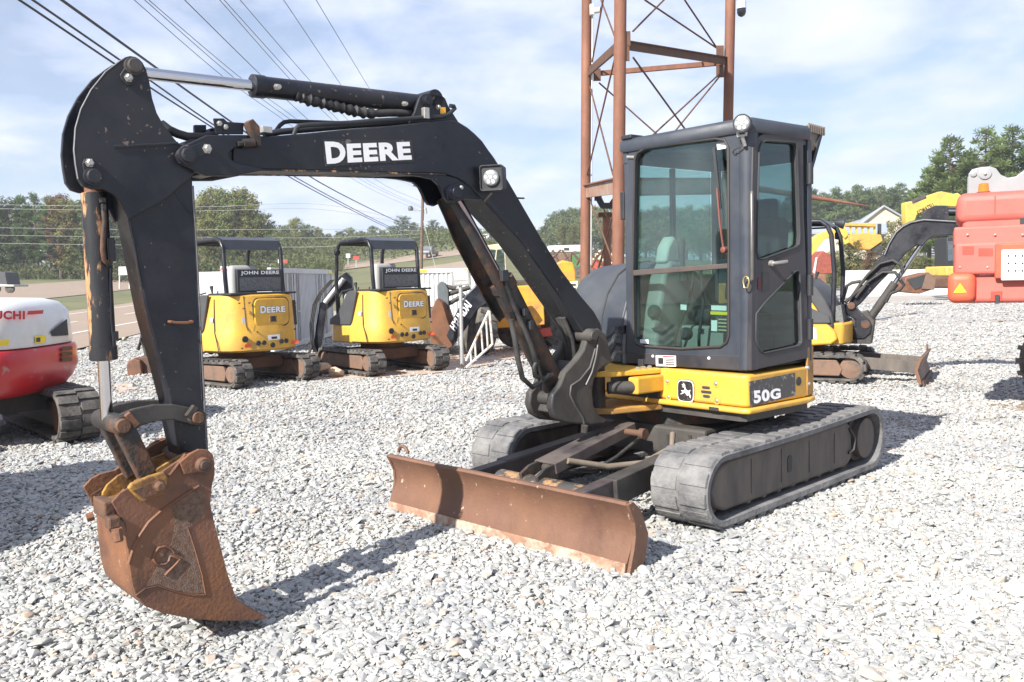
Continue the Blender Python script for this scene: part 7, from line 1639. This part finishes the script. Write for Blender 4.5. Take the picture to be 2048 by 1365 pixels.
row([(1460, 408, 'pine_a'), (1490, 400, 'pine_b'), (1520, 405, 'pine_a'), (1550, 398, 'pine_b'), (1580, 392, 'pine_a'), (1604, 396, 'pine_b'), (1624, 378, 'pine_a'), (1648, 384, 'pine_b'), (1672, 376, 'pine_a'), (1694, 382, 'pine_b'), (1716, 370, 'pine_b'), (1738, 378, 'pine_a'), (1760, 372, 'pine_b'), (1782, 376, 'pine_a'), (1802, 366, 'pine_b'), (1826, 380, 'pine_a'), (1850, 375, 'pine_b'), (1880, 370, 'pine_a')], 190, 'in the row behind the sheds', 'pines behind the sheds', 1.35)
row([(1858, 335, 'pine_b', 98), (1905, 272, 'pine_b'), (1945, 300, 'pine_a', 102), (1968, 254, 'pine_b'), (1998, 275, 'pine_b', 96), (2030, 250, 'pine_b'), (2068, 262, 'pine_a'), (1925, 330, 'oak_a', 105), (2010, 318, 'pine_a', 108), (1880, 300, 'pine_b', 94)], 92, 'in the tall clump behind the red lift', 'tall pines at the right edge', 1.3)
for i, (nm, px_, yt, d, w, lb) in enumerate((('shrub', 1700, 476, 62, 1.3, 'green shrub in front of the long shed, beside the arched yellow boom'), ('red_shrub', 1740, 500, 58, 1.2, 'reddish brown bush left of the black side-on boom'), ('shrub', 1795, 440, 70, .9, 'tall pale green sapling against the beige building'), ('shrub', 1775, 478, 62, 1.2, 'low green bush under the pale sapling'), ('shrub', 1668, 500, 60, 1.2, 'leafy bush behind the canopy of the side-on machine'), ('shrub', 1850, 512, 57, 1.5, 'round bush under the black boom, right of its cylinder'), ('shrub', 1882, 516, 58, 1.4, 'round bush touching the yellow cab by the red lift'), ('oak_b', 1820, 480, 62, 1.0, 'slim bush framed by the black boom bend'))):
    tree(nm, px_, yt, d, lb, 'bushes in the right yard', w, 'bush', 'bush', i)
# far woods as one mass behind the rows
def woods(name, label, prof_, d0, d1, n, m, seed):
    rnd = random.Random(seed); vs_ = []; fs = []; xs = [p_[0] for p_ in prof_]
    cl = []
    for _ in range(n):
        px_ = rnd.uniform(xs[0], xs[-1]); k = max(i for i in range(len(xs) - 1) if xs[i] <= px_); yt = lerp(prof_[k][1], prof_[k + 1][1], (px_ - xs[k]) / (xs[k + 1] - xs[k]))
        d = rnd.uniform(d0, d1); top = at_d(px_, yt + rnd.uniform(0, 10), d); zb = gz(top.x, d); z = lerp(zb, top.z, rnd.random() ** .6); cl.append((V((top.x, d, z)), rnd.uniform(1.0, 2.2) * d / 180))
    for c, r in cl:
        for _ in range(26):
            dr_ = V((rnd.gauss(0, 1), rnd.gauss(0, 1), rnd.gauss(0, .8))).normalized(); p_ = c + dr_ * r * rnd.random() ** .4; u = V((rnd.uniform(-1, 1), rnd.uniform(-1, 1), rnd.uniform(-1, 1))).normalized(); w = u.cross(dr_); w = w.normalized() if w.length > .01 else V((0, 0, 1)); s = r * .19 * rnd.uniform(.5, 1.1)
            k0 = len(vs_); vs_ += [p_ + u * s, p_ + w * s * .7, p_ - u * s, p_ - w * s * .7]; fs.append((k0, k0 + 1, k0 + 2, k0 + 3))
    mb = MB(); mb.v = vs_; mb.f = fs; o = mb.build(name, m, recalc=False); o['kind'] = 'stuff'; tag(o, label, 'woods'); return o
wl = leafmat('leaves_woods', (.13, .15, .062), 0); wl2 = leafmat('leaves_woods_pine', (.14, .165, .075), 0)
woods('woodland', 'far woodland filling the left horizon across the road', [(-80, 420), (100, 412), (260, 415), (400, 410), (500, 430), (560, 465), (660, 478), (760, 470), (860, 462), (1000, 478)], 150, 300, 2600, wl, 1)
woods('woodland', 'far wooded hill filling the horizon behind tower and sheds', [(1075, 470), (1110, 436), (1180, 424), (1300, 430), (1440, 420), (1600, 405), (1720, 385), (1830, 385), (1900, 360), (2130, 340)], 200, 300, 2600, wl2, 2)
woods('undergrowth', 'weedy scrub and tree bottoms along the far road edge', [(-80, 525), (100, 535), (260, 530), (420, 520), (540, 515), (680, 508)], 122, 150, 900, wl, 5)
woods('undergrowth', 'weedy scrub along the back of the right yard', [(1600, 535), (1660, 525), (1720, 522), (1800, 528), (1900, 524), (2060, 520)], 60, 66, 330, leafmat('leaves_scrub', (.2, .19, .09), 0), 3)

# ================================================================== haze: one closed box of thin air round the whole place
hz = bpy.data.materials.new('thin_haze'); hz.use_nodes = True
for n in list(hz.node_tree.nodes): hz.node_tree.nodes.remove(n)
ho = hz.node_tree.nodes.new('ShaderNodeOutputMaterial'); hv = hz.node_tree.nodes.new('ShaderNodeVolumePrincipled')
hv.inputs['Color'].default_value = (.90, .93, 1.0, 1); hv.inputs['Density'].default_value = .0006; hv.inputs['Anisotropy'].default_value = .2
hz.node_tree.links.new(hv.outputs[0], ho.inputs['Volume'])
mb = MB(); mb.box((0, 0, 16), (2800, 2800, 44)); ho_ = mb.build('haze', hz); ho_['kind'] = 'stuff'; tag(ho_, 'thin pale haze in the air over the whole yard', 'haze')
